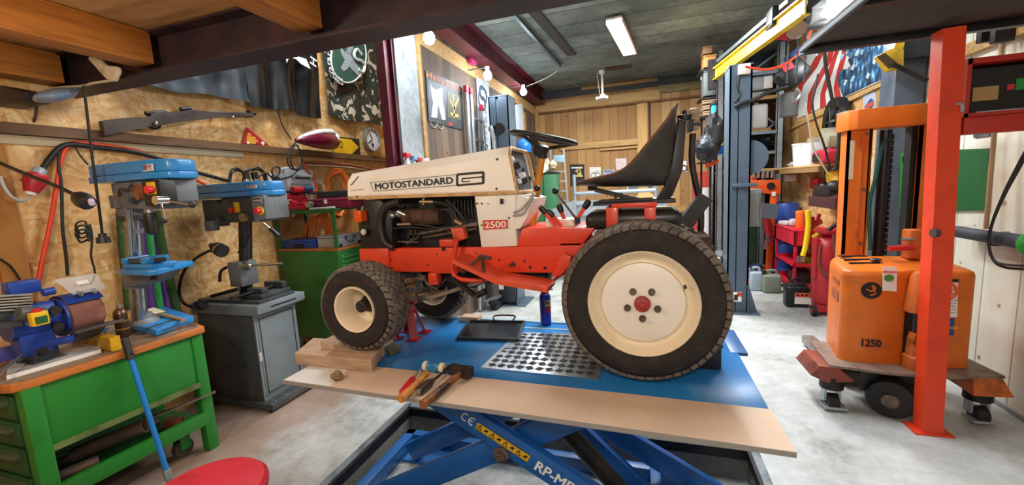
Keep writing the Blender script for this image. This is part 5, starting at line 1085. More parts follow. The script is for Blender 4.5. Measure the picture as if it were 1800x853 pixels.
hq = MB()
for k in range(4): hq.tube([V((-3.45+k*.06, ty+.25, 1.255)), V((-3.40+k*.05, ty+.26, 1.40)), V((-3.30+k*.04, ty+.27, 1.45+k*.015)), V((-3.2+k*.03, ty+.27, 1.38)), V((-3.16+k*.03, ty+.26, 1.255))], .016, 8, 5)
one('hose_coil', hq, ORG, 'orange hose coils standing on the blue case inside the trolley frame', 'hose')
one('dark_bin', MB().lathe([(.09, 0), (.11, .3), (.115, .31), (.1, .31), (.085, .02), (0, .02)], (-2.62, 2.95, 0), UP, 28), mt('bin_slate', '36424c', .5), 'dark round bin on the floor between grey cabinet and wooden block', 'bin')
# ---- electrics on the wall
WX = XW+.01
eb = thing('distribution_box', W(530, 345, X=WX), 'grey wall distribution box with breakers and red industrial sockets', 'box')
BG = mt('box_grey', 'b4bcc0', .4); BGD = mt('box_grey_dark', '90989c', .4)
def wbox(x0, y0, x1, y1, d0, d1, m, par, name, bev=.005):
    a, b = W(x0, y1, X=WX), W(x1, y0, X=WX); return obj(name, MB().box(WX+d0, a.y, a.z, WX+d1, b.y, b.z, bev), m, par)
wbox(497, 300, 540, 340, 0, .08, BG, eb, 'body'); wbox(502, 308, 536, 316, .08, .1, BGD, eb, 'breaker_window'); wbox(506, 312, 532, 315, .1, .108, INK, eb, 'breaker_row'); wbox(500, 322, 537, 326, .08, .09, BGD, eb, 'panel_line'); wbox(478, 306, 500, 342, 0, .07, BGD, eb, 'side_box')
hf = MB().tube(pl([(494, 302), (496, 297), (524, 295), (526, 302)], X=WX+.05), .012); obj('carry_frame', hf, BG, eb)
for x, y in ((503, 349), (516, 352), (529, 351)): 
    c_ = W(x, y, X=WX+.06); s_ = obj('socket', MB().lathe([(.05, -.06), (.06, 0), (.06, .035), (.045, .045), (0, .045)], c_, (1, -.2, -.55), 18), mt('plug_red', 'b3202c', .4), eb); obj('socket_face', MB().cbox(c_+V((.05, -.01, -.03)), (.02, .035, .035)), WHITE, s_)
pgm = obj('plug', MB().cyl(W(507, 356, X=WX+.1), W(513, 372, X=WX+.1), .035, .03).cyl(W(513, 372, X=WX+.1), W(516, 380, X=WX+.1), .018), WHITE, eb); obj('plug', MB().cyl(W(529, 358, X=WX+.1), W(534, 368, X=WX+.1), .03, .012), BLK, eb)
pw_ = thing('power_strip', W(483, 335, X=WX), 'white vertical power strip with black plugs left of the distribution box', 'power strip')
a, b = W(478, 345, X=WX), W(485, 306, X=WX); obj('body', MB().box(WX, a.y-.05, a.z, WX+.05, b.y+.02, b.z, .01), WHITE, pw_)
for q in ((483, 315), (486, 328)): obj('plug', MB().cyl(W(*q, X=WX+.05), W(*q, X=WX+.05)+V((.05, 0, 0)), .03, .02), BLK, pw_)
def coil(name, cx_, cy_, rx, ry, n, r, m, label, X, jit=2.5, cat='cable coil', extra=None):
    pts = [W(cx_+(rx+rnd.uniform(-jit, jit))*cos(a), cy_+(ry+rnd.uniform(-jit, jit))*sin(a), X=X+.012*rnd.random()*n/3) for a in [i*2*pi/11 for i in range(11*n)]]
    mb = MB().tube(pts, r, 7, 4)
    if extra: mb.tube(pl(extra, X=X), r, 7, 5)
    return one(name, mb, m, label, cat, 'coiled cables on the left wall')
coil('cable_coil', 559, 341, 13, 22, 6, .011, WHC, 'white cable coil hanging on the wall left of the orange coil', WX+.03, 3)
coil('cable_coil', 593, 340, 19, 40, 6, .014, ORG, 'large orange cable coil hanging on the wall behind the tractor hood', WX+.03, 4, extra=[(575, 330), (590, 345), (612, 352)])
coil('cable_coil', 474, 366, 9, 11, 3, .014, mt('beige_cable', 'c4b79c', .5), 'beige cable coil on the wall right of second drill press', WX+.03, 1.5, extra=[(483, 366), (492, 372), (505, 370)])
coil('cable_coil', 418, 318, 15, 20, 3, .011, WIRE, 'black cable coil hanging above the second drill press, left one', WX+.04, 3)
coil('cable_coil', 448, 318, 20, 22, 3, .011, WIRE, 'black cable coil hanging above the second drill press, right one', WX+.04, 3)
for i, (a, b) in enumerate((((432, 305), (436, 325)), ((446, 303), (452, 325)))): 
    h_ = thing('grip_handle', W(*b, X=WX+.08), 'metal tipped black handle hanging among the black coils, '+('left one' if i == 0 else 'right one'), 'handle', 'handles among the coils'); obj('grip', MB().cyl(W(*a, X=WX+.08), lerp(W(*a, X=WX+.08), W(*b, X=WX+.08), .5), .03), BLK, h_); obj('tip', MB().cyl(lerp(W(*a, X=WX+.08), W(*b, X=WX+.08), .5), W(*b, X=WX+.08), .028), STEEL, h_)
cable('black_lead', [(452, 312), (470, 305), (490, 330), (500, 336), (520, 338), (555, 340)], .009, WIRE, 'black lead crossing in front of the distribution box to blue plug', X=WX+.13)
cable('black_lead', [(470, 336), (490, 337), (515, 338)], .009, WIRE, 'short black lead below the power strip', X=WX+.12)
cable('black_lead', [(528, 293), (515, 308), (498, 314), (484, 317)], .008, WIRE, 'black lead from the vacuum cable down to power strip, upper one', X=WX+.12)
cable('black_lead', [(480, 312), (478, 300), (484, 293), (492, 297), (490, 306), (484, 312)], .008, WIRE, 'small looped black lead at top of the power strip', X=WX+.1)
cable('orange_lead', [(532, 288), (545, 305), (556, 322), (556, 335), (545, 336)], .008, ORC, 'thin orange lead dropping from the ledge to blue plug', X=WX+.09)
cable('white_lead', [(533, 334), (540, 345), (541, 360), (538, 380)], .008, WHC, 'thin white lead hanging right of the red sockets', X=WX+.1)
cable('conduit', [(535, 285), (580, 287), (620, 291), (655, 298), (672, 302)], .016, mt('brown_conduit', '94523c', .5), 'reddish brown conduit running under the ledge behind the hood', X=WX+.03)
cable('conduit', [(540, 290), (600, 293), (645, 298)], .008, WHC, 'thin white conduit below the reddish brown conduit', X=WX+.03)
bpg = thing('extension_plug', W(540, 336, X=WX+.1), 'red and blue plug lying across the distribution box', 'plug'); obj('socket', MB().cyl(W(514, 334, X=WX+.13), W(532, 333, X=WX+.13), .035, .03), mt('plug_red', 'b3202c', .4), bpg); obj('plug', MB().cyl(W(533, 333, X=WX+.13), W(546, 332, X=WX+.13), .035), mt('plug_blue', '24486a', .4), bpg)
cable('thin_wire', [(488, 192), (494, 215), (503, 232), (512, 245)], .006, WIRE, 'thin black wire hanging from the black banner to the vacuum', X=XU+.1)
# bottles on the ledge behind the hood
lx = -2.33
sh = thing('bottle_shelf', (-2.32, 3.5, 1.6), 'narrow timber shelf fixed to the concrete pier behind the hood', 'shelf')
obj('board', MB().box(XF, 3.44, 1.78, XF+.14, 3.94, 1.8), TIMBX, sh); obj('bracket', MB().box(XF, 3.5, 1.72, XF+.1, 3.52, 1.78), BLKST, sh); obj('bracket', MB().box(XF, 3.84, 1.72, XF+.1, 3.86, 1.78), BLKST, sh)
for i, (x, m, lb) in enumerate(((715, mt('clear_plastic', 'c4d2d8', .2), 'clear spray bottle with red trigger on the pier shelf, leftmost'), (727, mt('blue_clear', 'a8c4d4', .2), 'clear spray bottle with blue trigger in middle of the pier shelf'), (735, WHITE, 'white spray bottle with red trigger next to the paper roll'))):
    p = W(x, 283, X=XF+.07); p.z = 1.8; bo_ = thing('spray_bottle', p, lb, 'bottle', 'bottles on the pier shelf'); k = (1.0, .9, .85)[i]
    obj('body', MB().lathe([(.04, 0), (.045, .01), (.045, .11*k), (.02, .17*k), (.014, .19*k)], p, UP, 20), m, bo_); obj('trigger', MB().cbox(p+V((.01, -.01, .215*k)), (.05, .07, .04), bev=.004).cbox(p+V((.02, -.045, .19*k)), (.012, .012, .05)), mt('trigger_red', 'c82838', .4) if i != 1 else mt('trigger_blue', '7aa4c4', .4), bo_)
p = W(745, 282, X=XF+.07); p.z = 1.8; pr_ = thing('paper_roll', p, 'white paper towel roll at right end of the pier shelf', 'paper roll'); obj('roll', MB().lathe([(.02, 0), (.055, 0), (.055, .2), (.02, .2)], p, UP, 28, True), WHITE, pr_); obj('core', MB().lathe([(.02, 0), (.02, .2), (.017, .2), (.017, 0)], p, UP, 20, True), mt('cardboard', 'a88a60', .8), pr_)
# ---- far left wall
BGDK = mt('bracket_dull', '6a6664', .6)
BULB = emit('bulb_glow', 'f2f8ff', 40)
def bulb(p, lb):
    t = thing('bare_bulb', p-UP*.07, lb, 'lamp', 'bare bulbs of the workshop')
    obj('bulb', MB().lathe([(.0, -.075), (.035, -.065), (.055, -.03), (.055, .0), (.04, .03), (.022, .05), (.0, .05)], p, UP, 20), BULB, t)
    obj('holder', MB().cyl(p+UP*.05, p+UP*.1, .025, .03), WHITE, t); obj('bracket', MB().bar(p+UP*.09, V((XF-.005, p.y, p.z+.09)), .012, .012), BGDK, t)
for q, Y_, lb in (((754, 64), 4.25, 'bright bare bulb above the torn poster, nearest on far left wall'), ((857, 131), 6.05, 'bright bare bulb above the tall pale banner on far left wall'), ((920, 160), 7.9, 'bright bare bulb at the far end of the left wall near the corner')):
    p = W(*q, X=XF+.27); bulb(p, lb); lamp('bulb_light', 'POINT', p+V((.08, 0, -.16)), 7, (.86, .94, 1), .06)
px_ = XF+.0
def fprism(pts, X, d, m, name, par, bev=0): return obj(name, MB().prism(pl(pts, X=X), (d, 0, 0), bev), m, par)
po = thing('poster', W(780, 228, X=px_), 'dark poster with orange lettering and pale torso on the far left wall', 'poster')
fprism([(748, 123), (812, 151), (814, 229), (753, 213)], px_, .006, mt('poster_dark', '2c3438', .5, 0, '454e52', 5), 'sheet', po)
fprism([(752, 140), (784, 152), (785, 212), (755, 206)], px_+.007, .001, mt('poster_blue_grey', '4a5a6c', .5, 0, '2a3440', 6), 'left_picture', po)
fprism([(756, 147), (761, 155), (768, 158), (775, 154), (778, 156), (778, 176), (781, 190), (783, 211), (777, 211), (770, 184), (768, 208), (758, 206), (761, 180), (758, 165)], px_+.009, .001, mt('poster_pale', 'b9c4d4', .5), 'torso_motif', po)
fprism([(786, 160), (811, 170), (812, 212), (787, 206)], px_+.007, .001, mt('poster_olive', '5c604c', .5, 0, '3c4034', 6), 'right_picture', po)
tm_ = mt('poster_sand', 'd8b478', .5)
for a, b in (((798, 207), (799, 180)), ((799, 192), (791, 176)), ((799, 190), (806, 172)), ((798, 182), (796, 166)), ((792, 200), (806, 204))): obj('branch_motif', MB().bar(W(*a, X=px_+.009), W(*b, X=px_+.009), .002, .035, (0, 0, 1)), tm_, po)
OT = mt('poster_orange', 'd8683c', .5)
a = W(750, 139, X=px_+.008); b = W(781, 151.5, X=px_+.008); text('Helly', 'lettering', OT, po, a, b-a, UP, w=(b-a).length, h=.085, bold=.03)
a = W(784, 153, X=px_+.008); b = W(811, 164, X=px_+.008); text('Belly', 'lettering', OT, po, a, b-a, UP, w=(b-a).length, h=.085, bold=.03)
obj('red_label', MB().cbox(W(792, 218, X=px_+.008), (.002, .1, .03)), REDLAB, po)
for x, y in ((762, 211), (774, 214)): c_ = W(x, y, X=px_+.008); obj('arc_motif', MB().tube([c_+V((0, cos(a)*.07, -.03-.05*sin(a))) for a in [pi*i/10 for i in range(11)]], .006, 6, 1), mt('poster_grey', '9aa2a8', .4), po)
# ladder
ld = thing('ladder', V((XF+.05, 5.4, .0)), 'tall aluminium ladder with red end caps standing against the far left wall', 'ladder')
lx_ = XF+.06
def vy(x, X=lx_): return W(x, 215, X=X).y
ys = [vy(823), vy(830), vy(840)]
for y in (ys[0], ys[1]): obj('rail', MB().box(lx_-.02, y-.03, 0.02, lx_+.02, y+.03, 2.9, .004), mt('ladder_aluminium', 'c4ccd0', .3, .7), ld); obj('end_cap', MB().box(lx_-.025, y-.035, 2.9, lx_+.025, y+.035, 2.98, .006), mt('cap_crimson', 'c02844', .4), ld)
y3 = ys[2]+.18; obj('rail', MB().box(lx_-.02, y3-.03, .02, lx_+.02, y3+.03, 2.75, .004), mt('ladder_aluminium', 'c4ccd0', .3, .7), ld); obj('end_cap', MB().box(lx_-.025, y3-.035, 2.75, lx_+.025, y3+.035, 2.83, .006), mt('cap_crimson', 'c02844', .4), ld)
for k in range(9): obj('rung', MB().box(lx_-.015, ys[1]+.03, .35+k*.28, lx_+.015, y3-.03, .38+k*.28), mt('ladder_grey', '8e9498', .35, .6), ld)
one('girder_clamp', MB().cbox(W(829, 103, X=XF+.03), (.08, .18, .14), bev=.01), mt('magenta_paint', 'b03070', .5), 'magenta painted bracket below the red girder above the ladder', 'bracket')
# tall banner
bn_ = thing('tall_banner', W(852, 262, X=px_), 'tall narrow pale banner with round emblem behind the ladder and lift post', 'banner')
TB = mt('banner_pale', 'b4c2d0', .5, 0, '9aa8b8', 3)
fprism([(837, 136), (858, 145), (864, 262), (842, 268)], px_, .008, TB, 'sheet', bn_); 
el = [W(848+7*cos(a), 172+17*sin(a), X=px_+.012) for a in [2*pi*i/20 for i in range(20)]]
BB_ = mt('banner_blue', '4a5868', .5); obj('emblem_ring', MB().tube(el, .015, 6, 1, True), BB_, bn_)
c_ = W(848, 172, X=px_+.012); obj('emblem_arc', MB().tube([c_+V((0, .09*cos(a), .09*sin(a)+.07)) for a in [R(40+230*i/10) for i in range(11)]]+[c_+V((0, .09*cos(a), .09*sin(a)-.08)) for a in [R(90-250*i/10) for i in range(11)]], .018, 6, 1), BB_, bn_)
for y0, y1 in ((192, 200), (204, 216), (219, 225), (230, 236), (240, 248)): fprism([(845, y0), (856, y0+1), (856.5, y1+.5), (845.5, y1)], px_+.0085, .001, mt('banner_panel', '8c9aaa', .5), 'print_panel', bn_)
el = [W(852+5*cos(a), 259+6*sin(a), X=px_+.012) for a in [2*pi*i/16 for i in range(16)]]; obj('emblem_ring', MB().tube(el, .01, 6, 1, True), BB_, bn_)
# pale door strip behind
fd = struct('door_1', MB().prism(pl([(903, 185), (917, 182), (923, 232), (906, 240)], X=XF+.0), (.015, 0, 0)), mt('pale_glass', 'c8dcec', .3), wf)
struct('door_frame', MB().box(XF-.01, 6.95, 0, XF+.03, 7.1, 3.1).box(XF-.01, 7.85, 0, XF+.03, 8.0, 3.1), TIMBX, wf)
# ---- two post car lift
LP = mt('lift_post_slate', '4e6070', .42, 0, '43525f', 4); LPL = mt('lift_post_light', '64788a', .42, 0)
def lift_post(x0, x1, y0, y1, lb, sgn):
    t = thing('lift_post', ((x0+x1)/2, (y0+y1)/2, 0), lb, 'car lift')
    obj('column', MB().box(x0, y0, .012, x0+.018, y1, 2.88).box(x1-.018, y0, .012, x1, y1, 2.88).box(x0, y1-.018 if sgn > 0 else y0, .012, x1, y1 if sgn > 0 else y0+.018, 2.88).box(x0, y0, .012, x0+.1, y0+.01, 2.88).box(x1-.14, y0, .012, x1, y0+.01, 2.88), LP, t)
    obj('inner_channel', MB().box(x0+.1, y0+.03, .012, x1-.14, y0+.05, 2.86), LPL, t)
    obj('top_plate', MB().box(x0-.005, y0-.005, 2.88, x1+.005, y1+.005, 2.895), LP, t)
    obj('base_plate', MB().box(x0-.08, y0-.08, 0, x1+.12, y1+.1, .012), LP, t)
    for sx in (x0, x1-.01): obj('gusset', MB().prism([(sx, y0, .012), (sx, y0-.07, .012), (sx, y0, .35)], (.01, 0, 0)), LP, t)
    return t
rp_ = lift_post(.955, 1.185, 5.4, 5.7, 'slate grey right post of the car lift behind the rear wheel', 1)
obj('gusset', MB().prism([(1.185, 5.41, .012), (1.29, 5.41, .012), (1.185, 5.41, .38)], (0, .01, 0)), LP, rp_)
obj('arm_bracket', MB().box(.99, 5.35, 1.52, 1.25, 5.42, 1.56, .004), LP, rp_)
a = W(1296, 522, Y=5.39); obj('warning_sticker', MB().cbox(a, (.09, .004, .12)), WHITE, rp_); obj('sticker_red', MB().cbox(a+V((0.02, -.003, .03)), (.05, .002, .05)), REDLAB, rp_); obj('sticker_figure', MB().cbox(a+V((-.015, -.003, -.01)), (.04, .002, .07)), INK, rp_)
obj('cable_disc', MB().cyl(W(1316, 277, Y=5.5), W(1316, 277, Y=5.56), .2, n=28), LP, rp_); obj('junction_box', MB().cbox(W(1308, 122, Y=5.38), (.12, .06, .11), bev=.006), WHITE, rp_)
obj('power_cable', MB().tube(pl([(1292, 188), (1305, 181), (1325, 176), (1345, 165), (1360, 160), (1385, 153)], Y=5.36), .022, 8, 5).tube(pl([(1300, 130), (1296, 150), (1301, 165), (1291, 180)], Y=5.38), .012, 8, 5), WIRE, rp_)
lpst = lift_post(-1.98, -1.70, 5.4, 5.72, 'dark slate left post of the car lift beside the far left wall', 1)
a = W(872, 226, Y=5.35); obj('pulley', MB().cyl(a+V((.04, 0, 0)), a+V((.04, .06, 0)), .07, n=20).cyl(a+V((-.06, 0, 0)), a+V((-.06, .05, 0)), .05), BLKST, lpst); c0, c1 = W(868, 540, z=.05), W(925, 497, z=.05)
obj('swing_arm', MB().bar(c0, c1, .1, .08, bev=.01), mt('arm_black', '24282c', .4, .3, '41474c', 8), lpst); obj('arm_pad', MB().cyl(c0+UP*.045, c0+UP*.09, .055, .06).bar(c0+UP*.06, c0+V((-.12, .05, .05)), .04, .03), BLKST, lpst)
obj('swing_arm', MB().bar(W(852, 533, z=.12), W(930, 495, z=.2), .07, .05, bev=.008), mt('arm_grey', '6d757a', .4, .5), lpst)
obj('carriage', MB().box(-1.95, 5.33, .06, -1.72, 5.395, .45, .008), mt('carriage_dark', '2b3238', .45), lpst); obj('carriage_label', MB().cbox(W(881, 503, Y=5.32), (.07, .004, .1)), WHITE, lpst)
obj('hose_pipe', MB().tube(pl([(862, 222), (866, 236), (869, 262), (869, 300)], Y=5.33), .03), STEEL, lpst)
# ---- behind the hood and steering wheel, near the back wall
gc = thing('green_cabinet', (-1.75, 7.6, 0), 'tall narrow green steel cabinet near the back wall behind the steering column', 'cabinet')
a, b = W(938, 400, Y=7.5), W(976, 305, Y=7.5); obj('body', MB().box(a.x, 7.5, 0, b.x, 7.9, b.z, .006), mt('cabinet_green', '3c7a56', .45, 0, '316646', 3), gc); obj('lid', MB().box(a.x-.01, 7.49, b.z, b.x+.01, 7.91, b.z+.03, .004), BLKST, gc); obj('door_line', MB().box((a.x+b.x)/2-.01, 7.495, .1, (a.x+b.x)/2+.01, 7.5, b.z-.05), mt('cabinet_green_dark', '285a3c', .5), gc)
zt_ = b.z+.032
sk = thing('white_sack', (b.x-.25, 7.7, zt_), 'bundle of crumpled pale work gloves on top of the green cabinet', 'gloves')
for k in range(5): obj('glove', MB().ball((b.x-.33+k*.065, 7.66+.05*(k % 2), zt_+.08+.05*(k % 3)), (.07, .06, .08), 16, 12, .4), mt('glove_cream', 'c8c0a0', .8, 0, '98907a', 14), sk)
one('paper_reel', MB().lathe([(.04, 0), (.1, 0), (.1, .12), (.04, .12)], W(952, 295, Y=7.35), (0, 1, 0), 24, True), WHITE, 'white paper reel hanging beside the green cabinet behind the steering column', 'paper reel')
hl2 = thing('blue_helmet', W(921, 270, X=XF+.15), 'bright blue round cap hanging on the far left wall behind the steering wheel', 'helmet'); p = W(920, 258, X=XF+.18); obj('shell', MB().ball(p, (.14, .15, .14), 20, 12), mt('helmet_blue', '1e78d0', .35), hl2); obj('brim', MB().cyl(p-UP*.08, p-UP*.1, .15, n=20), mt('helmet_blue', '1e78d0', .35), hl2)
sl = thing('step_ladder', W(970, 350, Y=8.0), 'aluminium step ladder with blue top tray leaning at the back wall', 'ladder')
al = mt('ladder_aluminium', 'c4ccd0', .3, .7)
for a, b in (((968, 262), (975, 430)), ((991, 262), (1004, 430))): obj('rail', MB().bar(W(*a, Y=8.0), W(*b, Y=8.0), .03, .06, (0, 1, 0)), al, sl)
for k in range(5): y = 285+k*17; obj('step', MB().bar(W(970+k*.9, y, Y=8.0), W(992+k*1.4, y-.5, Y=8.0), .12, .03), al, sl)
a, b = W(973, 283, Y=7.95), W(991, 272, Y=7.95); obj('top_tray', MB().box(a.x, 7.95, a.z-.05, b.x, 8.05, b.z, .006), mt('tray_blue', '8fb4c8', .4), sl)
def poster(pts, lb, m, deco=()):
    t = thing('poster', W(sum(p[0] for p in pts)/4, max(p[1] for p in pts), Y=YB-.012), lb, 'poster', 'small posters on the back wall')
    obj('sheet', MB().prism(pl(pts, Y=YB-.012), (0, .008, 0)), m, t)
    for pp, mm, nm in deco: obj(nm, MB().prism(pl(pp, Y=YB-.016), (0, .003, 0)), mm, t)
    return t
PB = mt('poster_black', '1c2126', .5); GOLD = mt('poster_gold', 'd8c070', .5); PWH = mt('poster_white', 'e4e4dc', .5); PBL = mt('poster_blue', '6478a8', .5)
t = poster([(1002, 289), (1027, 289), (1028, 326), (1003, 327)], 'black poster with gold figure 45 below the timber rail on the back wall', PB, [([(1010, 311), (1020, 302), (1025, 311)], GOLD, 'mound_motif'), ([(1004, 294), (1024, 293.5), (1024, 296), (1004, 296.5)], PWH, 'title_bar')])
a = W(1011, 305, Y=YB-.02); text('45', 'lettering', GOLD, t, a, (1, 0, 0), UP, h=.1, bold=.02)
t = poster([(1036, 294), (1056, 294), (1056, 313), (1037, 314)], 'white poster with small grey motorcycle drawing beside the black poster', PWH)
for x, y in ((1043, 308), (1051, 308)): obj('drawing', MB().tube([W(x, y, Y=YB-.016)+V((cos(a)*.05, 0, sin(a)*.05)) for a in [2*pi*i/14 for i in range(14)]], .008, 6, 1, True), BGD, t)
obj('drawing', MB().bar(W(1043, 305, Y=YB-.016), W(1052, 300, Y=YB-.016), .01, .03, (0, 1, 0)), BGD, t)
poster([(1060, 299), (1080, 298), (1082, 325), (1062, 326)], 'pale blue printed poster partly hidden behind the tractor seat front', mt('poster_pale_blue', 'b4bccc', .5, 0, '7c8cb0', 20), [([(1062, 300), (1078, 299.5), (1078, 303), (1062, 303.5)], PBL, 'title_bar')])
poster([(1082, 279), (1101, 278), (1102, 298), (1083, 299)], 'pale pink printed poster above the blue one on the back wall', mt('poster_pink', 'd8c8c8', .5, 0, 'b48c94', 24))
t = poster([(1196, 283), (1207, 283), (1207, 303), (1196, 303)], 'small white poster with black ring right of the tractor seat', PWH)
obj('ring_motif', MB().tube([W(1202, 296, Y=YB-.018)+V((cos(a)*.055, 0, sin(a)*.055)) for a in [2*pi*i/14 for i in range(14)]], .012, 6, 1, True), INK, t)
poster([(1103, 321), (1146, 320), (1146, 331), (1103, 332)], 'grey blue board with white border low on the back wall behind seat', mt('board_slate', '64788a', .5), [([(1102, 320), (1104, 320), (1104, 333), (1102, 333)], PWH, 'border')])
# trailer
tl = thing('box_trailer', (-.5, 7.0, 0), 'light grey galvanised box trailer with tube frame in front of back wall', 'trailer')
TLM = mt('trailer_panel', 'b8c4cc', .4, .4, '98a4ac', 3); a, b = W(965, 420, Y=6.9), W(1190, 354, Y=6.9)
obj('side_panel', MB().box(-1.3, 6.9, .45, .35, 6.93, 1.34), TLM, tl); obj('side_panel', MB().box(-1.3, 7.97, .45, .35, 8.0, 1.34), TLM, tl); obj('end_panel', MB().box(-1.3, 6.93, .45, -1.27, 7.97, 1.34), TLM, tl); obj('floor_panel', MB().box(-1.3, 6.93, .45, .35, 7.97, .5), TLM, tl)
for z in (.65, .9, 1.12, 1.3): obj('rib', MB().box(-1.3, 6.88, z, .35, 6.9, z+.035, .004), TLM, tl)
obj('tailboard', MB().prism(pl([(960, 372), (1012, 351), (1012, 392), (958, 412)], Y=6.75), (0, .04, 0)), TLM, tl, label='slanted grey panel at the trailer left end')
fr = MB().tube([(-1.1, 6.95, 1.3), (-1.1, 6.95, 1.82)], .03, 8, 1).tube([(-1.1, 6.95, 1.5), (.19, 6.95, 1.5)], .03, 8, 1).tube([(.19, 6.95, 1.3), (.19, 6.95, 1.6)], .025, 8, 1)
obj('tube_frame', fr, mt('tube_grey', 'a4b2bc', .35, .5), tl)
for x in (-.9, .1): obj('wheel', MB().lathe([(.2, 0), (.28, .02), (.29, .06), (.28, .12), (.2, .14), (0, .14)], (x, 7.2, .29), (0, 1, 0), 28), RUB, tl)
a = W(1134, 352, Y=7.3); one('wood_gusset', MB().prism(pl([(1112, 352), (1128, 335), (1140, 335), (1158, 352)], Y=7.3), (0, .05, 0)), TIMB2, 'triangular pale timber brace standing on the trailer behind seat arm', 'timber')
one('painted_board', MB().prism(pl([(1216, 305), (1246, 300), (1248, 345), (1248, 466), (1222, 468)], Y=8.2), (0, .05, 0)), mt('panel_red', 'a8382c', .5, 0, '842a22', 4), 'tall dull red panel leaning right of the tractor exhaust pipe', 'panel')
one('white_tube_roll', MB().cyl(W(1243, 330, Y=7.5), W(1238, 468, Y=7.5), .09, n=18), mt('roll_white', 'd4d8d8', .5), 'tall white foil roll standing against the rack left upright', 'roll')
# ---- pallet rack with load
rk = thing('storage_rack', (1.5, 7.7, 0), 'galvanised storage rack with two perforated uprights behind the grey lift post', 'rack')
def upr(xa, xb, y0):
    for yy in (y0, y0+.9):
        obj('upright', MB().box(xa, yy, 0, xa+.012, yy+.08, 3.65).box(xb-.012, yy, 0, xb, yy+.08, 3.65).box(xa, yy, 0, xb, yy+.012, 3.65), GALV, rk)
Yr = 7.6
xa0, xb0 = W(1259.5, 300, Y=Yr).x, W(1271, 300, Y=Yr).x; xa1, xb1 = W(1364, 280, Y=Yr).x, W(1376, 280, Y=Yr).x
upr(xa0, xb0, Yr); upr(xa1, xb1, Yr)
for z in [.3+.1*k for k in range(33)]:
    pass
for a, b in (((1312, 251), (1366, 214)), ((1318, 129), (1370, 90)), ((1343, 205), (1366, 222))): obj('brace', MB().bar(W(*a, Y=Yr+.4), W(*b, Y=Yr+.4), .03, .09, (0, 1, 0)), mt('brace_grey', 'a0b0bc', .4, .4), rk)
for y in (130, 173, 233, 268, 298): a = W(1318, y, Y=Yr+.1); b = W(1364, y-1, Y=Yr+.1); obj('shelf_beam', MB().box(xb0, Yr, a.z-.05, xa1, Yr+.05, a.z), mt('beam_grey', '8494a0', .4, .3) if y != 173 else TIMBX, rk); obj('shelf_board', MB().box(xb0, Yr+.05, a.z-.04, xa1, Yr+.9, a.z-.01), mt('shelf_dark', '4a3c30', .8), rk)
obj('dark_backing', MB().box(xb0-.1, Yr+1.0, .0, XR-.02, Yr+1.03, 3.4), mt('backing_dark', '2c2a28', .9), rk, label='dark sheet added as a dark background behind the rack')  # sheet added only to make the space behind the rack dark
def zat(y, Y=Yr+.1, x=1340): return W(x, y, Y=Y).z
cn_ = thing('jerry_can', W(1335, 228, Y=7.9), 'white translucent plastic canister on the rack shelf beside the lift post', 'canister')
a, b = W(1321, 228, Y=7.72), W(1352, 180, Y=7.72); obj('body', MB().box(a.x, 7.72, a.z, b.x, 8.07, b.z, .05, 4), mt('can_white', 'd8dcde', .35), cn_); obj('cap', MB().cyl((a.x+.1, 7.9, b.z), (a.x+.1, 7.9, b.z+.04), .04), WHITE, cn_)
one('canister_cradle', MB().box(a.x-.08, 7.66, a.z-.045, b.x+.02, 8.08, a.z-.002).box(a.x-.09, 7.66, a.z-.045, a.x-.04, 7.72, b.z+.1), TIMBX, 'small timber frame carrying the white canister beside the lift post', 'frame')
for i, (x0, y0, x1, y1, m, lb) in enumerate(((1318, 133, 1344, 160, mt('electric_grey', 'a8b0b4', .4), 'grey electrical box with wires on the rack beside lift post top'), (1342, 131, 1359, 156, WHITE, 'small white electrical box right of the grey one on the rack'), (1320, 160, 1346, 172, mt('clear_tray', 'b4b8bc', .3), 'clear plastic tray between electrical boxes and white canister'), (1320, 119, 1348, 131, WHITE, 'flat white box on top of grey electrical box'))):
    a, b = W(x0, y1, Y=7.7), W(x1, y0, Y=7.7); o_ = thing('electrical_box', ((a.x+b.x)/2, 7.8, a.z), lb, 'box', 'electrical boxes on the rack'); obj('body', MB().box(a.x, 7.7, a.z, b.x, 7.93, b.z, .01), m, o_); obj('lid', MB().box(a.x+.02, 7.69, a.z+.02, b.x-.02, 7.7, b.z-.02, .004), m, o_)
one('black_tarp', MB().ball(W(1335, 248, Y=8.0), (.3, .22, .14), 28, 18, .45), mt('tarp_black', '1a1c1e', .3, 0, '2e3236', 6), 'shiny black plastic sheet bundle on the rack below the white canister', 'tarp')
for i, (x0, y0, x1, y1, c_) in enumerate(((1322, 88, 1362, 128, '2f3e46'), (1320, 240, 1360, 266, '232526'), (1320, 270, 1362, 296, '4a3a2e'), (1345, 180, 1364, 240, '5a2f24'))):
    a, b = W(x0, y1, Y=8.25), W(x1, y0, Y=8.25); o_ = thing('storage_crate', ((a.x+b.x)/2, 8.1, a.z), ['blue grey crate on the rack top shelf beside lift post', 'black crate behind black plastic sheet on the rack', 'brown crate on the low rack shelf above the timber board', 'rust brown crate beside the right rack upright'][i], 'crate', 'crates on the rack'); obj('body', MB().box(a.x, 8.25, a.z, b.x, 8.5, b.z, .01), mt('crate_'+c_, c_, .7), o_); obj('rim', MB().box(a.x-.01, 8.24, b.z-.04, b.x+.01, 8.51, b.z, .005), mt('crate_rim_'+c_, c_, .6), o_)
one('shelf_plank', MB().bar(W(1322, 299, Y=7.3), W(1373, 297, Y=7.3), .25, .03), TIMB2, 'pale plank shelf in front of the rack above the engine crane', 'shelf')
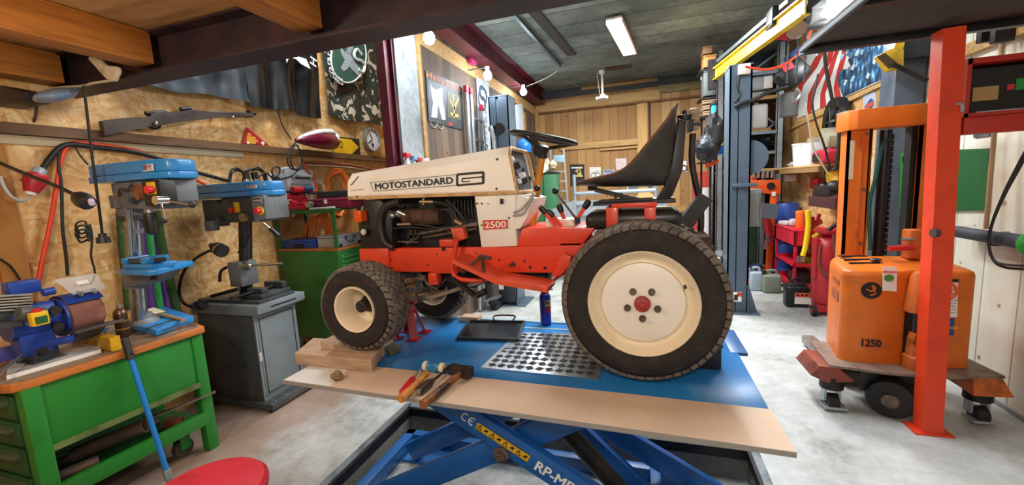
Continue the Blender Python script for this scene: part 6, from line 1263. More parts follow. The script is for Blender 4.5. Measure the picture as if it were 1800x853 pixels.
for k in range(5): one('paint_brush', MB().bar(W(1325+k*8, 301, Y=7.2), W(1324+k*8, 313, Y=7.2), .05, .03), mt('brush_tan', '8a7058', .7), ['flat brush hanging under the plank shelf, leftmost', 'flat brush hanging under the plank shelf, second from left', 'flat brush hanging under the plank shelf, middle one', 'flat brush hanging under the plank shelf, second from right', 'flat brush hanging under the plank shelf, rightmost'][k], 'brush', 'brushes under the plank shelf')
# left of the rack
Yw = 6.9
def xbox(name, x0, y0, x1, y1, m, lb, cat, Y=Yw, d=.3, group=None, lid=None):
    a, b = W(x0, y1, Y=Y), W(x1, y0, Y=Y); o_ = thing(name, ((a.x+b.x)/2, Y+d/2, a.z), lb, cat, group)
    obj('body', MB().box(a.x, Y, a.z, b.x, Y+d, b.z-.02, .008), m, o_); obj('lid', MB().box(a.x-.008, Y-.008, b.z-.02, b.x+.008, Y+d+.008, b.z, .004), lid or m, o_); return o_
stt = thing('shelf_tower', W(1245, 205, Y=Yw), 'tall dark steel shelf tower holding crates left of the rack upright', 'shelf')
a = W(1237, 200, Y=Yw); b = W(1259, 120, Y=Yw)
obj('post', MB().box(b.x-.03, Yw+.34, 0, b.x, Yw+.37, 3.5), BLKST, stt); obj('post', MB().box(a.x, Yw+.34, 0, a.x+.03, Yw+.37, 3.5), BLKST, stt)
for y in (121, 171, 203, 242, 284): z = W(1248, y, Y=Yw).z; obj('shelf_plate', MB().box(a.x-.06, Yw-.02, z-.02, b.x, Yw+.37, z), BLKST, stt)
xbox('wooden_crate', 1237, 95, 1259, 119, mt('crate_ochre', '9c7038', .7), 'ochre wooden box at top of shelf tower under the ceiling', 'box', group='boxes on the shelf tower')
xbox('wooden_crate', 1236, 80, 1252, 95, mt('crate_brown', '7c5a38', .7), 'small brown box on top of the ochre box under the ceiling', 'box', group='boxes on the shelf tower') 
xbox('grey_bin', 1237, 122, 1259, 169, mt('bin_grey', '4c5454', .6), 'tall dark grey bin on shelf tower beside yellow beam end', 'bin', group='boxes on the shelf tower')
for k in range(3): xbox('wooden_crate', 1235+k*1, 174+k*10, 1258, 183+k*10, mt('crate_pale', '8c7458', .75), ['pale wooden crate below the grey bin, topmost of three', 'pale wooden crate below the grey bin, middle of three', 'pale wooden crate below the grey bin, lowest of three'][k], 'crate', d=.28, group='pale crates on the shelf tower')
ln = thing('lantern', W(1254, 204, Y=6.7), 'black lantern with glowing cyan tube hanging beside the rack upright', 'lantern')
a, b = W(1249, 206, Y=6.7), W(1261, 178, Y=6.7); c_ = (a+b)/2; obj('base', MB().box(a.x, 6.68, a.z, b.x, 6.78, a.z+.05, .006), BLK, ln); obj('top', MB().box(a.x, 6.68, b.z-.05, b.x, 6.78, b.z, .006), BLK, ln); obj('tube', MB().cyl((c_.x, 6.73, a.z+.05), (c_.x, 6.73, b.z-.05), .028), emit('cyan_tube', '20b8d0', 1.2), ln); obj('back', MB().box(a.x, 6.78, a.z, b.x, 6.79, b.z), BLK, ln)
hm_ = thing('helmet_bag', W(1243, 282, Y=6.6), 'shiny black helmet bag hanging left of the rack upright', 'bag'); c_ = W(1242, 261, Y=6.6); obj('shell', MB().ball(c_, (.155, .16, .19), 28, 20, .22), mt('bag_black', '1a1e26', .42, 0, '2c3038', 9), hm_); obj('strap', MB().tube([c_+V((-.05, 0, .17)), c_+V((.0, 0, .33)), c_+V((.06, 0, .17))], .012), BLK, hm_); obj('visor', MB().ball(c_+V((-.03, -.11, .03)), (.09, .06, .08), 20, 14, .3), mt('visor_grey', '2c3138', .4), hm_)
one('orange_jacket', MB().tube(pl([(1256, 206), (1248, 222), (1238, 238)], Y=6.75), .03, 8, 3).tube(pl([(1240, 292), (1252, 288), (1262, 281)], Y=6.75), .03, 8, 3), mt('strap_orange', 'e0541c', .6), 'bright orange straps above and below the black helmet bag', 'strap')
one('dark_jacket', MB().ball(W(1254, 235, Y=6.75), (.12, .12, .3), 22, 18, .4), mt('jacket_dark', '1e1c1e', .7), 'dark jacket hanging behind the black helmet bag', 'jacket')
bpw = thing('blue_pulley', W(1268, 270, Y=7.2), 'blue cable pulley block fixed to the left rack upright', 'pulley'); c_ = W(1268, 252, Y=7.2); obj('cheek', MB().cbox(c_, (.17, .06, .33), bev=.03), mt('pulley_blue', '2468c0', .4), bpw); obj('axle', MB().cyl(c_-V((0, .03, 0)), c_-V((0, .05, 0)), .035), mt('axle_gold', 'd0b060', .4, .5), bpw)
# yellow beam, hoist, cable tray at the ceiling
jb_ = thing('crane_beam', W(1257, 128, z=3.1), 'yellow steel crane beam running overhead from the rack toward the right loft', 'beam')
a, b = V((.985, 6.6, 3.08)), V((1.36, 4.4, 3.08)); obj('web', MB().bar(a, b, .012, .15), mt('beam_yellow', 'e0bc1c', .4, 0, 'c4a018', 4), jb_); obj('flange', MB().bar(a+UP*.075, b+UP*.075, .07, .014), mt('beam_yellow', 'e0bc1c', .4, 0, 'c4a018', 4), jb_); obj('flange', MB().bar(a-UP*.075, b-UP*.075, .07, .014), mt('beam_yellow', 'e0bc1c', .4, 0, 'c4a018', 4), jb_); obj('wall_bracket', MB().cbox(a+V((-.04, .03, .0)), (.1, .08, .4)), BLKST, jb_)
tr_ = thing('cable_channel', W(1236, 128, z=3.3), 'thin dark steel channel running beside yellow crane beam under the ceiling', 'channel'); a, b = W(1236, 129, z=3.3), W(1388, 0, z=3.3); obj('rail', MB().bar(a, b, .03, .045), mt('channel_grey', '5c6468', .4, .4), tr_)
for t_ in (.2, .48): p = lerp(a, b, t_); obj('bracket', MB().bar(p, p+V((.12, 0, -.02)), .02, .012), mt('bracket_brass', 'b8a870', .4, .4), tr_)
lm = thing('spot_lamp', W(1237, 140, Y=6.8), 'small white spot lamp under the left end of the thin channel', 'lamp'); p = W(1237, 138, Y=7.2); obj('shade', MB().lathe([(.02, 0), (.035, .02), (.05, .1), (0, .1)], p+UP*.08, (0, -.2, -1), 14), WHITE, lm)
ho = thing('chain_hoist', W(1388, 80, Y=5.3), 'red and silver chain hoist with chains hanging from the yellow crane beam', 'hoist')
CHN = mt('chain_dark', '5a5e62', .45, .5)
HR = mt('hoist_red', 'c82434', .4); p = W(1388, 42, Y=5.0)
obj('body', MB().cbox(p, (.16, .2, .26), ry=.25, bev=.02), HR, ho); obj('cover', MB().cyl(p+V((.02, -.1, -.1)), p+V((.02, -.16, -.1)), .08, n=20), mt('hoist_pale', 'a89490', .45), ho)
obj('motor', MB().cyl(p+V((.08, -.02, .0)), p+V((.32, .02, .03)), .1, n=20).cbox(p+V((.2, 0, .2)), (.16, .16, .25), bev=.02), BLKST, ho)
obj('trolley', MB().cbox(V((1.26, 5.0, 3.2)), (.06, .22, .18), bev=.01), BLKST, ho)
for dx in (-.02, .06, .13): 
    ch_ = MB()
    for k in range(18): ch_.cbox(p+V((dx, -.05, -.12-k*.026)), (.018 if k % 2 else .007, .007 if k % 2 else .018, .032))
    obj('chain', ch_, CHN, ho)
obj('hook', MB().tube([p+V((.06, -.05, -.64)), p+V((.1, -.05, -.7)), p+V((.06, -.05, -.76)), p+V((.02, -.05, -.72))], .014), STEEL, ho)
dm = thing('motor_housing', W(1395, 175, Y=5.6), 'black rounded motor housing hanging below the hoist beside the rack upright', 'motor'); c_ = W(1393, 138, Y=5.5); obj('housing', MB().bar(W(1372, 150, Y=5.5), W(1412, 112, Y=5.5), .25, .26, bev=.06), mt('housing_black', '15181c', .4), dm); obj('band', MB().cbox(W(1400, 95, Y=5.5), (.2, .2, .09), ry=-.5, bev=.02), mt('band_blue', '1e4a7c', .4), dm); obj('red_tag', MB().cbox(W(1385, 118, Y=5.35), (.1, .02, .07), ry=-.5), HR, dm); obj('duct', MB().cyl(W(1386, 165, Y=5.5), W(1386, 205, Y=5.5), .09, n=18), mt('duct_grey', '50504e', .6), dm)
one('extension_cable', MB().tube(pl([(1310, 117), (1330, 121), (1350, 122), (1372, 116), (1392, 104), (1408, 88), (1420, 68), (1428, 45), (1432, 30)], Y=5.3), .013, 8, 6), ORC, 'orange red cable sagging from the lift post up to the right loft', 'cable')
rb_ = thing('bare_bulb', W(1462, 0, Y=5.0), 'bright bulb with clear plastic cover beside the grey loft edge', 'lamp', 'bare bulbs of the workshop'); p = W(1462, 18, Y=4.9); obj('bulb', MB().ball(p, .07, 18, 12), BULB, rb_); obj('holder', MB().cyl(p+UP*.06, p+UP*.2, .035), WHITE, rb_); obj('cover', MB().lathe([(.17, -.1), (.16, .05), (.06, .12), (.055, .12), (.155, .05), (.165, -.1)], p, UP, 24, True), mt('cover_clear', 'd8dcdc', .2, alpha=.25), rb_)
# ---- ceiling things
he = thing('heater_lamp', W(1094, 65, z=3.6), 'glowing white tube heater lamp hanging under the concrete ceiling', 'lamp')
a, b = W(1079, 36, z=3.62), W(1107, 93, z=3.62); d = (b-a).normalized(); n_ = V((d.y, -d.x, 0))
obj('housing', MB().bar(a+UP*.03, b+UP*.03, .2, .03, bev=.006), WHITE, he)
for s_ in (-1, 1): obj('tube', MB().cyl(a+n_*.06*s_-UP*.01, b+n_*.06*s_-UP*.01, .02, n=12), emit('heater_glow', 'ffe8d8', 9), he); obj('side_reflector', MB().bar(a+n_*.1*s_, b+n_*.1*s_, .01, .05), mt('reflector_pink', 'd8a8a8', .3), he)
obj('end_cap', MB().bar(b, b+d*.03, .2, .06), STEEL, he); obj('bracket', MB().box(a.x-.02, a.y+.3, 3.63, a.x+.02, a.y+.34, ZC-.004), STEEL, he); obj('bracket', MB().box(b.x-.02, b.y-.3, 3.63, b.x+.02, b.y-.26, ZC-.004), STEEL, he)
cp_ = thing('steel_tube', W(940, 60, z=3.66), 'thin blue grey steel tube fixed under the ceiling above the steering wheel', 'pipe'); obj('tube', MB().bar(W(888, 8, z=3.67), W(985, 116, z=3.67), .04, .04), mt('pipe_teal', '4a6470', .4, .3), cp_)
one('dark_batten', MB().bar(W(938, 20, z=3.69), W(1005, 97, z=3.69), .14, .016), mt('batten_dark', '35302a', .8), 'dark flat board on the ceiling beside the blue grey tube', 'board')
wl2 = thing('pendant_lamp', W(1058, 165, z=3.4), 'white pendant fixture hanging from a short rod near the back wall', 'lamp'); a = W(1058, 124, z=ZC-.01); obj('rod', MB().cyl(a, a-UP*.42, .022), WHITE, wl2); obj('canopy', MB().cyl(a, a-UP*.06, .06, .05), WHITE, wl2); obj('head', MB().cyl(a-UP*.42, a-UP*.5, .05, .09).bar(a-UP*.48+V((-.12, 0, 0)), a-UP*.48+V((.1, 0, 0)), .06, .05), WHITE, wl2); obj('pull_cord', MB().cyl(a+V((-.09, 0, -.03)), a+V((-.05, 0, -.4)), .006), WHITE, wl2)
one('rust_patch_plate', MB().bar(W(1063, 122, z=3.69), W(1110, 117, z=3.69), .2, .012), mt('rust_plate', '4c3a2a', .8), 'flat rusty plate on the ceiling beside the white pendant fixture', 'plate')
one('pale_wire', MB().tube(pl([(985, 114), (975, 128), (950, 142), (925, 152)], Y=7.6), .008, 6, 5), WHC, 'thin pale wire looping from the ceiling tube to the far bulb', 'wire')
# ---- right side
xr_ = XR-.012
fg = thing('flag_board', W(1480, 175, X=xr_), 'large painted board with red and white stripes and blue eagle feathers', 'board')
def rpris(pts, X, d, m, name): return obj(name, MB().prism(pl(pts, X=X), (d, 0, 0)), m, fg)
rpris([(1401, 209), (1567, 134), (1567, 30), (1420, 60)], xr_, .01, mt('flag_white', 'd8d8d4', .55), 'panel')
FR = mt('flag_red', 'b83028', .55)
def stripe(pa, pb):
    A = pl(pa, X=xr_-.003); B = pl(pb, X=xr_-.003); mb = MB(); mb.grid([A, B], (.003, 0, 0)); obj('stripe', mb, FR, fg)
def arcs(pts, n=8):
    return pts
stripe([(1401, 190), (1412, 150), (1436, 118), (1450, 88)], [(1402, 165), (1404, 140), (1425, 115), (1440, 88)])
stripe([(1426, 198), (1428, 170), (1446, 135), (1461, 108), (1466, 88)], [(1418, 201), (1420, 168), (1436, 135), (1452, 108), (1456, 86)])
stripe([(1452, 186), (1450, 165), (1462, 130), (1471, 100), (1476, 85)], [(1441, 191), (1442, 165), (1453, 130), (1464, 100), (1469, 86)])
stripe([(1479, 174), (1475, 155), (1480, 125), (1487, 100), (1486, 84)], [(1468, 179), (1465, 155), (1471, 125), (1479, 100), (1480, 85)])
def m_feather():
    n = NT('feather_blue'); co = n.coord((1, 1, 1)); v = n.n('ShaderNodeTexVoronoi', Scale=9); mp = n.n('ShaderNodeMapping', Scale=(1, 1.6, .8), Rotation=(.6, 0, 0)); n.l(co, mp.inputs[0]); n.l(mp.outputs[0], v.inputs['Vector'])
    n.l(n.ramp(v.outputs['Distance'], (.1, 'a8c8d8'), (.3, '3a78a8'), (.5, '2a4a68'), (.8, '1e2c3c')), n.b.inputs['Base Color']); n.b.inputs['Roughness'].default_value = .5; return n.m
rpris([(1482, 171), (1476, 155), (1472, 140), (1476, 126), (1496, 118), (1490, 105), (1500, 95), (1478, 88), (1490, 70), (1567, 60), (1567, 134), (1535, 146), (1510, 158)], xr_-.004, .004, m_feather(), 'feather_area')
for k in range(26):
    fx_, fy_ = 1484+(k % 9)*9+rnd.uniform(-3, 3), 96+(k//9)*22+(k % 9)*-2.6+rnd.uniform(-4, 4); a_ = rnd.uniform(.5, 1.1); L_ = rnd.uniform(9, 16)
    if fx_ > 1560: continue
    q0 = W(fx_, fy_, X=xr_-.006); q1 = W(fx_-L_*cos(a_)*.8, fy_+L_*sin(a_), X=xr_-.006); m0 = (q0+q1)/2; d0 = V((0, -(q1-q0).z, (q1-q0).y)).normalized()*.035
    obj('feather', MB().prism([q0, m0+d0, q1, m0-d0], (-.004, 0, 0)), mt('feather_%d' % (k % 4), ('8ab8d0', '2f6a9c', '5c7486', 'b8d0dc')[k % 4], .5), fg)
one('ledge_rail', MB().bar(W(1387, 228, X=XR-.02), W(1568, 140, X=XR-.02), .03, .035), TIMB2, 'thin timber rail below the striped board on the right wall', 'rail')
for x0, y0, x1, y1, lb, m in ((1404, 215, 1420, 290, 'brown board strip on the right wall left of the wheel trim', mt('strip_brown', 'a87c48', .7)), (1540, 150, 1562, 215, 'pale plywood strip beside the slate column on right wall', TIMBX)):
    one('board_strip', MB().prism(pl([(x0, y0), (x1, y0-6), (x1, y1), (x0, y1)], X=XR-.012), (.012, 0, 0)), m, lb, 'board')
ps_ = thing('pinup_poster', W(1526, 208, X=XR-.01), 'small white poster with blue figure and red letters on right wall', 'poster'); obj('sheet', MB().prism(pl([(1517, 167), (1538, 160), (1538, 206), (1517, 212)], X=XR-.012), (.01, 0, 0)), mt('poster_ice', 'b8c4d4', .5), ps_)
obj('figure_motif', MB().prism(pl([(1521, 200), (1524, 182), (1530, 173), (1535, 176), (1530, 184), (1535, 195), (1528, 192), (1524, 206)], X=XR-.015), (.003, 0, 0)), mt('poster_navy', '2c4a94', .5), ps_); obj('red_band', MB().bar(W(1520, 190, X=XR-.018), W(1535, 181, X=XR-.018), .003, .05, (0, 0, 1)), mt('poster_coral', 'c85a4c', .5), ps_)
# wall shelf with buckets
shf = thing('timber_shelf', W(1430, 296, X=2.1), 'pale timber shelf on the right wall carrying white buckets', 'shelf'); zs = 1.735
obj('board', MB().box(1.98, 5.75, zs-.025, XR, 7.5, zs, .003), TIMB2, shf); obj('front_lip', MB().box(1.96, 5.75, zs-.09, 1.98, 7.5, zs-.03), mt('shelf_lip', '8c6a40', .7), shf)
for y in (6.0, 6.7, 7.4): obj('bracket', MB().prism([(XR, y, zs-.025), (2.05, y, zs-.025), (XR, y, zs-.25)], (0, .03, 0)), TIMBX, shf)
def onshelf(x, Y_=None, X=2.1): 
    p = W(x, 289, X=X); p.z = zs; return p
for i, (x, w_, h_, lb) in enumerate(((1414, .15, .3, 'white lidded plastic bucket at left end of the right wall shelf'), (1434, .13, .28, 'white square plastic tub right of the lidded bucket on shelf'))):
    p = onshelf(x, X=2.14); bt_ = thing('bucket', p, lb, 'bucket', 'white buckets on the right shelf')
    if i == 0: obj('body', MB().lathe([(w_*.85, 0), (w_, h_), (0, h_)], p, UP, 28), mt('bucket_white', 'e4e6e8', .4), bt_); obj('lid', MB().lathe([(w_*1.04, h_-.02), (w_*1.04, h_+.01), (0, h_+.012)], p, UP, 28), mt('bucket_white', 'e4e6e8', .4), bt_)
    else: obj('body', MB().box(p.x-.12, p.y-.15, zs, p.x+.12, p.y+.15, zs+h_, .012), mt('bucket_white', 'e4e6e8', .4), bt_); obj('lid', MB().box(p.x-.08, p.y-.1, zs+h_, p.x+.1, p.y+.1, zs+h_+.07, .01), mt('carton', 'b8a890', .7), bt_)
p = onshelf(1400); one('rag_heap', MB().ball(p+UP*.03, (.1, .16, .045), 22, 14, .45), mt('rag_grey', 'b0b0a8', .9), 'crumpled grey rag at left end of the right wall shelf', 'rag')
p = onshelf(1457, X=2.1); rk_ = thing('red_case', p, 'red rounded plastic case on the right shelf beside the orange mast', 'case'); obj('body', MB().box(p.x-.12, p.y-.2, zs, p.x+.1, p.y+.2, zs+.17, .05, 4), mt('case_crimson', 'b02434', .4), rk_); obj('stripe', MB().box(p.x-.123, p.y-.05, zs+.03, p.x-.119, p.y+.15, zs+.12), BLK, rk_); obj('top_handle', MB().tube([(p.x, p.y-.1, zs+.17), (p.x, p.y-.06, zs+.21), (p.x, p.y+.06, zs+.21), (p.x, p.y+.1, zs+.17)], .012), BLK, rk_)
one('carton_flap', MB().cbox(p+V((0, -.05, .3)), (.16, .3, .14), rx=.4, bev=.004), mt('carton_grey', 'a09880', .7, 0, '6c7458', 8), 'open grey carton piled above the red case on the shelf', 'carton')
wc = W(1470, 213, X=2.22); wt = thing('wheel_trim', wc-UP*.28, 'black spoked wheel trim hung on the right wall above the shelf', 'wheel'); obj('tyre_ring', MB().lathe([(.23, -.04), (.27, -.05), (.28, 0), (.27, .05), (.2, .05), (.2, -.04)], wc, (1, 0, 0), 32, True), BLK, wt); obj('rim', MB().lathe([(.2, .02), (.15, -.02), (.05, -.03), (0, -.03)], wc, (1, 0, 0), 28, cap=False), mt('rim_grey', '5c6468', .3, .6, '8e979c', 14), wt)
for k in range(6): a = 2*pi*k/6; obj('spoke', MB().bar(wc-V((.05, 0, 0)), wc+V((-.02, cos(a)*.2, sin(a)*.2)), .03, .04, (1, 0, 0)), STEEL if k % 2 else BLK, wt)
one('yellow_rod', MB().bar(W(1441, 236, X=2.2), W(1450, 215, X=2.2), .05, .05), YEL, 'short yellow handle leaning between white tub and wheel trim', 'handle')
dr_ = thing('cordless_drill', W(1466, 330, X=2.15), 'yellow power tool hanging below the right shelf', 'tool'); a, b = W(1462, 302, X=2.15), W(1470, 328, X=2.15); obj('body', MB().lathe([(.03, 0), (.07, .03), (.075, .12), (.06, .2), (0, .2)], a, b-a, 18), mt('tool_yellow', 'd8a020', .45), dr_); obj('chuck', MB().cyl(a+V((0, .1, 0)), a+V((0, .13, -.16)), .04), BLK, dr_)
rbx = thing('red_socket_case', W(1436, 332, X=2.25), 'small red box hanging on the right OSB wall below shelf', 'box'); c_ = W(1436, 323, X=2.25); obj('body', MB().cbox(c_, (.08, .26, .15), bev=.01), HR, rbx); obj('yellow_edge', MB().cbox(c_-UP*.085, (.07, .24, .02)), YEL, rbx)
mt_ = thing('metal_tray', W(1450, 360, X=2.1), 'dark red brown steel tray with black parts bracketed on the right wall', 'tray'); q = [W(1423, 348, X=2.0), W(1445, 335, X=2.26), W(1478, 333, X=2.26), W(1470, 352, X=2.0)]
obj('pan', MB().prism(q, (0, 0, -.02)).bar(q[0]-UP*.04, q[3]-UP*.04, .02, .12), mt('tray_maroon', '4a2828', .5), mt_); obj('parts', MB().cbox(W(1458, 336, X=2.15), (.2, .5, .14), bev=.02).ball(W(1450, 330, X=2.12), .07).ball(W(1466, 329, X=2.12), .08), BLK, mt_)
one('socket_box', MB().cbox(W(1389, 313, Y=7.4), (.14, .1, .1), bev=.006), WHITE, 'small white box on the ledge right of the rack upright', 'box')
for i, (pts, r, m, lb, Y_) in enumerate((([(1438, 130), (1432, 160), (1428, 185), (1436, 220), (1445, 245), (1452, 268), (1460, 300)], .01, WIRE, 'dark cord hanging in front of the striped board beside the loft edge', 5.0), ([(1449, 85), (1452, 120), (1462, 170), (1475, 235), (1470, 290), (1464, 300)], .016, WIRE, 'thick black cable hanging in front of the striped board', 4.8), ([(1415, 180), (1420, 210), (1430, 260), (1443, 285), (1455, 305)], .009, mt('cord_pale', 'b8a890', .6), 'pale cord hanging from the striped board down past the shelf', 5.2))): one('hanging_cable', MB().tube(pl(pts, Y=Y_), r, 8, 6), m, lb, 'cable')
for i, x in enumerate((1438, 1448)): one('hanging_strap', MB().bar(W(x, 72, Y=4.6), W(x-1, 98+i*-6, Y=4.6), .03, .012), mt('strap_grey', '8a9094', .5), ['short grey strap hanging under the loft edge, left one', 'short grey strap hanging under the loft edge, right one'][i], 'strap', 'grey straps under the loft edge')
# slate column with green panel
gcx = thing('machine_column', (2.17, 4.55, 0), 'tall slate grey machine column with green control panel behind the pallet stacker', 'machine')
obj('column', MB().prism([(2.03, 4.5, 0), (2.08, 4.5, 2.9), (2.285, 4.5, 2.9), (2.26, 4.5, 0)], (0, .24, 0), .01), mt('machine_slate', '56606e', .4, .1, '434b58', 3), gcx)
fp_ = obj('control_panel', MB().prism(pl([(1584, 270), (1604, 267), (1602, 365), (1582, 367)], Y=4.49), (0, .02, 0), .004), mt('panel_green', '2c9a3c', .4), gcx)
for i, (y0, y1) in enumerate(((275, 287), (295, 306), (313, 322), (330, 338), (346, 355))): obj('display', MB().prism(pl([(1587, y0), (1600, y0-1), (1600, y1-1), (1587, y1)], Y=4.48), (0, .01, 0)), mt('display_blue', '4a7c9c', .3) if i in (1, 2) else INK, fp_)
for y in (333, 350): obj('knob', MB().cyl(W(1591, y, Y=4.48), W(1591, y, Y=4.46), .016), STEEL, fp_)
obj('top_hood', MB().cbox((2.17, 4.45, 2.7), (.2, .1, .32), bev=.01), mt('machine_dark', '2a2f38', .4), gcx)
yh = thing('yellow_hook_box', W(1570, 120, Y=4.2), 'yellow steel box with black lever beside the slate column under loft', 'box'); obj('box', MB().prism(pl([(1548, 95), (1568, 85), (1589, 87), (1589, 118), (1568, 122)], Y=4.3), (0, .12, 0), .006), mt('hook_yellow', 'd8b024', .45, 0, 'a8841c', 6), yh); obj('opening', MB().prism(pl([(1544, 98), (1556, 93), (1576, 110), (1566, 120)], Y=4.27), (0, .03, 0)), mt('hook_dark', '4a3a1c', .6), yh); obj('lever', MB().cyl(W(1570, 113, Y=4.25), W(1630, 142, Y=4.25), .018), BLKST, yh); obj('mount', MB().bar(W(1575, 88, Y=4.34), W(1585, 60, Y=4.34), .06, .06), YEL, yh); obj('mount_arm', MB().bar(W(1580, 104, Y=4.42), V((2.1, 4.52, W(1580, 104, Y=4.4).z)), .05, .05), YEL, yh)
# ---- pallet stacker
SO = mt('stacker_orange', 'dd701e', .42, 0, 'b8581c', 4, .5, .78); SO2 = mt('stacker_orange_worn', 'd06a2a', .5, 0, '8a4a20', 8, .5, .72)
st = thing('pallet_stacker', (1.65, 3.5, 0), 'orange electric pallet stacker with mast behind the orange steel post', 'stacker')
y0 = 3.24
bd_ = MB(); prof = [(1.345, y0+.40), (1.285, y0+.06), (1.29, y0+.025), (1.325, y0), (1.6, y0-.012), (1.65, y0+.03), (1.71, y0+.03), (1.76, y0-.01), (1.945, y0), (1.975, y0+.02), (1.985, y0+.06), (2.0, y0+.40)]
bd_.prism([(x, y, .345) for x, y in prof], (0, 0, .6), .0)
cxy = (1.645, y0+.2)
dome = [[V((lerp(cxy[0], x, s), lerp(cxy[1], y, s), .945+zz_+.05*max(0, min(1, (lerp(cxy[1], y, s)-y0)/.4))*(1-s**6))) for x, y in prof+[prof[0]]] for s, zz_ in ((1, 0), (.99, .018), (.97, .03), (.93, .036), (.8, .038), (.5, .038), (.02, .038))]
bd_.grid(dome)
body = obj('body_cover', bd_, SO, st, 50)
for k in range(3): obj('vent_slot', MB().cbox((1.455+.0*k, y0+.33-.085*k, 1.022-.009*k), (.17, .03, .008), bev=.002), INK, body)
yf_ = y0-.0
def fpl(pts, Y, m, name, par): return obj(name, MB().prism(pl(pts, Y=Y), (0, .002, 0)), m, par)
c_ = W(1532, 511, Y=yf_-.01); em = obj('round_emblem', MB().cyl(c_+V((0, .012, 0)), c_-V((0, .002, 0)), .056, n=28), INK, body)
obj('emblem_figure', MB().tube([c_+V((-.03, -.004, .01)), c_+V((0, -.004, -.005)), c_+V((.02, -.004, .02)), c_+V((.0, -.004, .03)), c_+V((.02, -.004, -.02)), c_+V((-.01, -.004, -.03))], .004, 6, 3), SO, em)
a = W(1515, 609, Y=yf_-.012); b = W(1548, 608, Y=yf_-.012); text('1250', 'lettering', INK, body, a, (1, 0, 0), UP, w=(b-a).length, h=.05, bold=.04)
lb_ = fpl([(1552, 469), (1577, 470), (1576, 513), (1551, 511)], yf_-.017, WHITE, 'sticker', body); fpl([(1552, 476), (1577, 477), (1577, 481), (1552, 480)], yf_-.019, mt('sticker_pink', 'd87c7c', .5), 'sticker_band', lb_); c2 = W(1563, 489, Y=yf_-.019); obj('green_mark', MB().cbox(c2, (.05, .002, .03), bev=.0).cyl(c2, c2-V((0, .002, 0)), .024, n=16), mt('sticker_green', '4a8c3c', .5), lb_)
lb2 = fpl([(1652, 497), (1684, 497), (1683, 558), (1650, 558)], yf_-.012, WHITE, 'sticker', body); fpl([(1652, 491), (1686, 491), (1686, 496), (1652, 496)], yf_-.012, INK, 'sticker_edge', lb2)
c3 = W(1660, 512, Y=yf_-.016); OR_ = mt('label_orange', 'e0622c', .5); obj('ring_emblem', MB().tube([c3+V((cos(a)*.062, 0, sin(a)*.055)) for a in [2*pi*i/24 for i in range(24)]], .009, 6, 1, True), OR_, lb2)
text('CAPO', 'lettering', OR_, lb2, c3+V((-.06, -.003, -.02)), (1, 0, 0), UP, w=.125, h=.038, bold=.04)
for k in range(5): a = W(1654, 528+k*5.5, Y=yf_-.014); obj('print_line', MB().box(a.x, a.y, a.z, a.x+.09-.01*(k % 3), a.y+.001, a.z+.004), BGD, lb2)
lb3 = fpl([(1650, 560), (1678, 560), (1677, 590), (1649, 590)], yf_-.012, mt('label_blue', '1e4a8c', .45), 'sticker', body); a = W(1650, 572, Y=yf_-.014); text('AUS', 'lettering', YEL, lb3, a, (1, 0, 0), UP, h=.018, bold=.03); a = W(1650, 578, Y=yf_-.014); text('POWER', 'lettering', YEL, lb3, a, (1, 0, 0), UP, w=.1, h=.018, bold=.03)
for z, h_ in ((.86, .03), (.74, .07)): obj('side_print', MB().prism([(1.2865, y0+.08, z), (1.32, y0+.27, z), (1.32, y0+.27, z+h_), (1.2865, y0+.08, z+h_)], (-.002, 0, 0)), mt('side_print', 'a04a1c', .5), body)
obj('steering_head', MB().lathe([(.075, -.02), (.08, .0), (.072, .06), (.055, .2), (.035, .24), (0, .245)], (1.685, y0-.02, .74), UP, 24), SO2, st)
obj('tiller_shaft', MB().cyl((1.69, y0+.0, .5), (1.69, y0, .75), .035).cyl((1.70, y0-.03, .45), (1.72, y0-.04, .74), .018), mt('shaft_dark', '4a4644', .4, .5), st)
obj('tiller_base', MB().lathe([(.08, 0), (.085, .01), (.085, .09), (.07, .1), (.065, .2), (.06, .22)], (1.70, y0-.03, .335), UP, 24).bar((1.64, y0-.05, .56), (1.76, y0-.04, .53), .06, .05), SO2, st)
obj('recess', MB().box(1.63, y0-.012, .36, 1.66, y0+.02, .72), INK, st)
PL = mt('plate_worn', '8a7468', .6, .2, '5c4a40', 8)
obj('chassis_plate', MB().prism([(1.19, y0-.09, .33), (1.5, y0-.14, .325), (1.8, y0-.14, .325), (2.1, y0-.08, .33), (2.05, y0+.35, .335), (1.22, y0+.35, .335)], (0, 0, .016)), PL, st)
obj('skirt', MB().prism([(1.14, y0-.08, .33), (1.24, y0-.1, .33), (1.34, y0-.09, .24), (1.2, y0-.06, .2), (1.1, y0-.04, .24)], (0, .3, 0), .004), mt('skirt_red', '8a3a24', .5, 0, '5c281c', 8), st); obj('skirt', MB().prism([(1.95, y0-.08, .33), (2.09, y0-.08, .33), (2.17, y0-.06, .2), (1.96, y0-.08, .2)], (0, .3, 0), .004), SO2, st)
obj('drive_unit', MB().box(1.4, y0+.0, .13, 1.72, y0+.3, .325, .02).cyl((1.3, y0+.1, .22), (1.45, y0+.1, .22), .1, n=20), mt('drive_black', '1e1b1a', .5, 0, '34302c', 9), st)
ww = MB().lathe([(.05, 0), (.12, .01), (.132, .03), (.132, .1), (.12, .12), (0, .12)], (1.53, y0-.10, .133), (.45, .89, 0), 28); dw = obj('drive_wheel', ww, DARK, st); obj('hub', MB().lathe([(.05, 0), (.045, -.02), (.02, -.03), (0, -.03)], (1.53, y0-.10, .133), (.45, .89, 0), 18), GREASE, dw)
obj('motor', MB().cyl((1.56, y0-.02, .12), (1.75, y0+.02, .12), .09, n=20), mt('motor_brown', '4a3a30', .6, 0, '2a221e', 8), st)
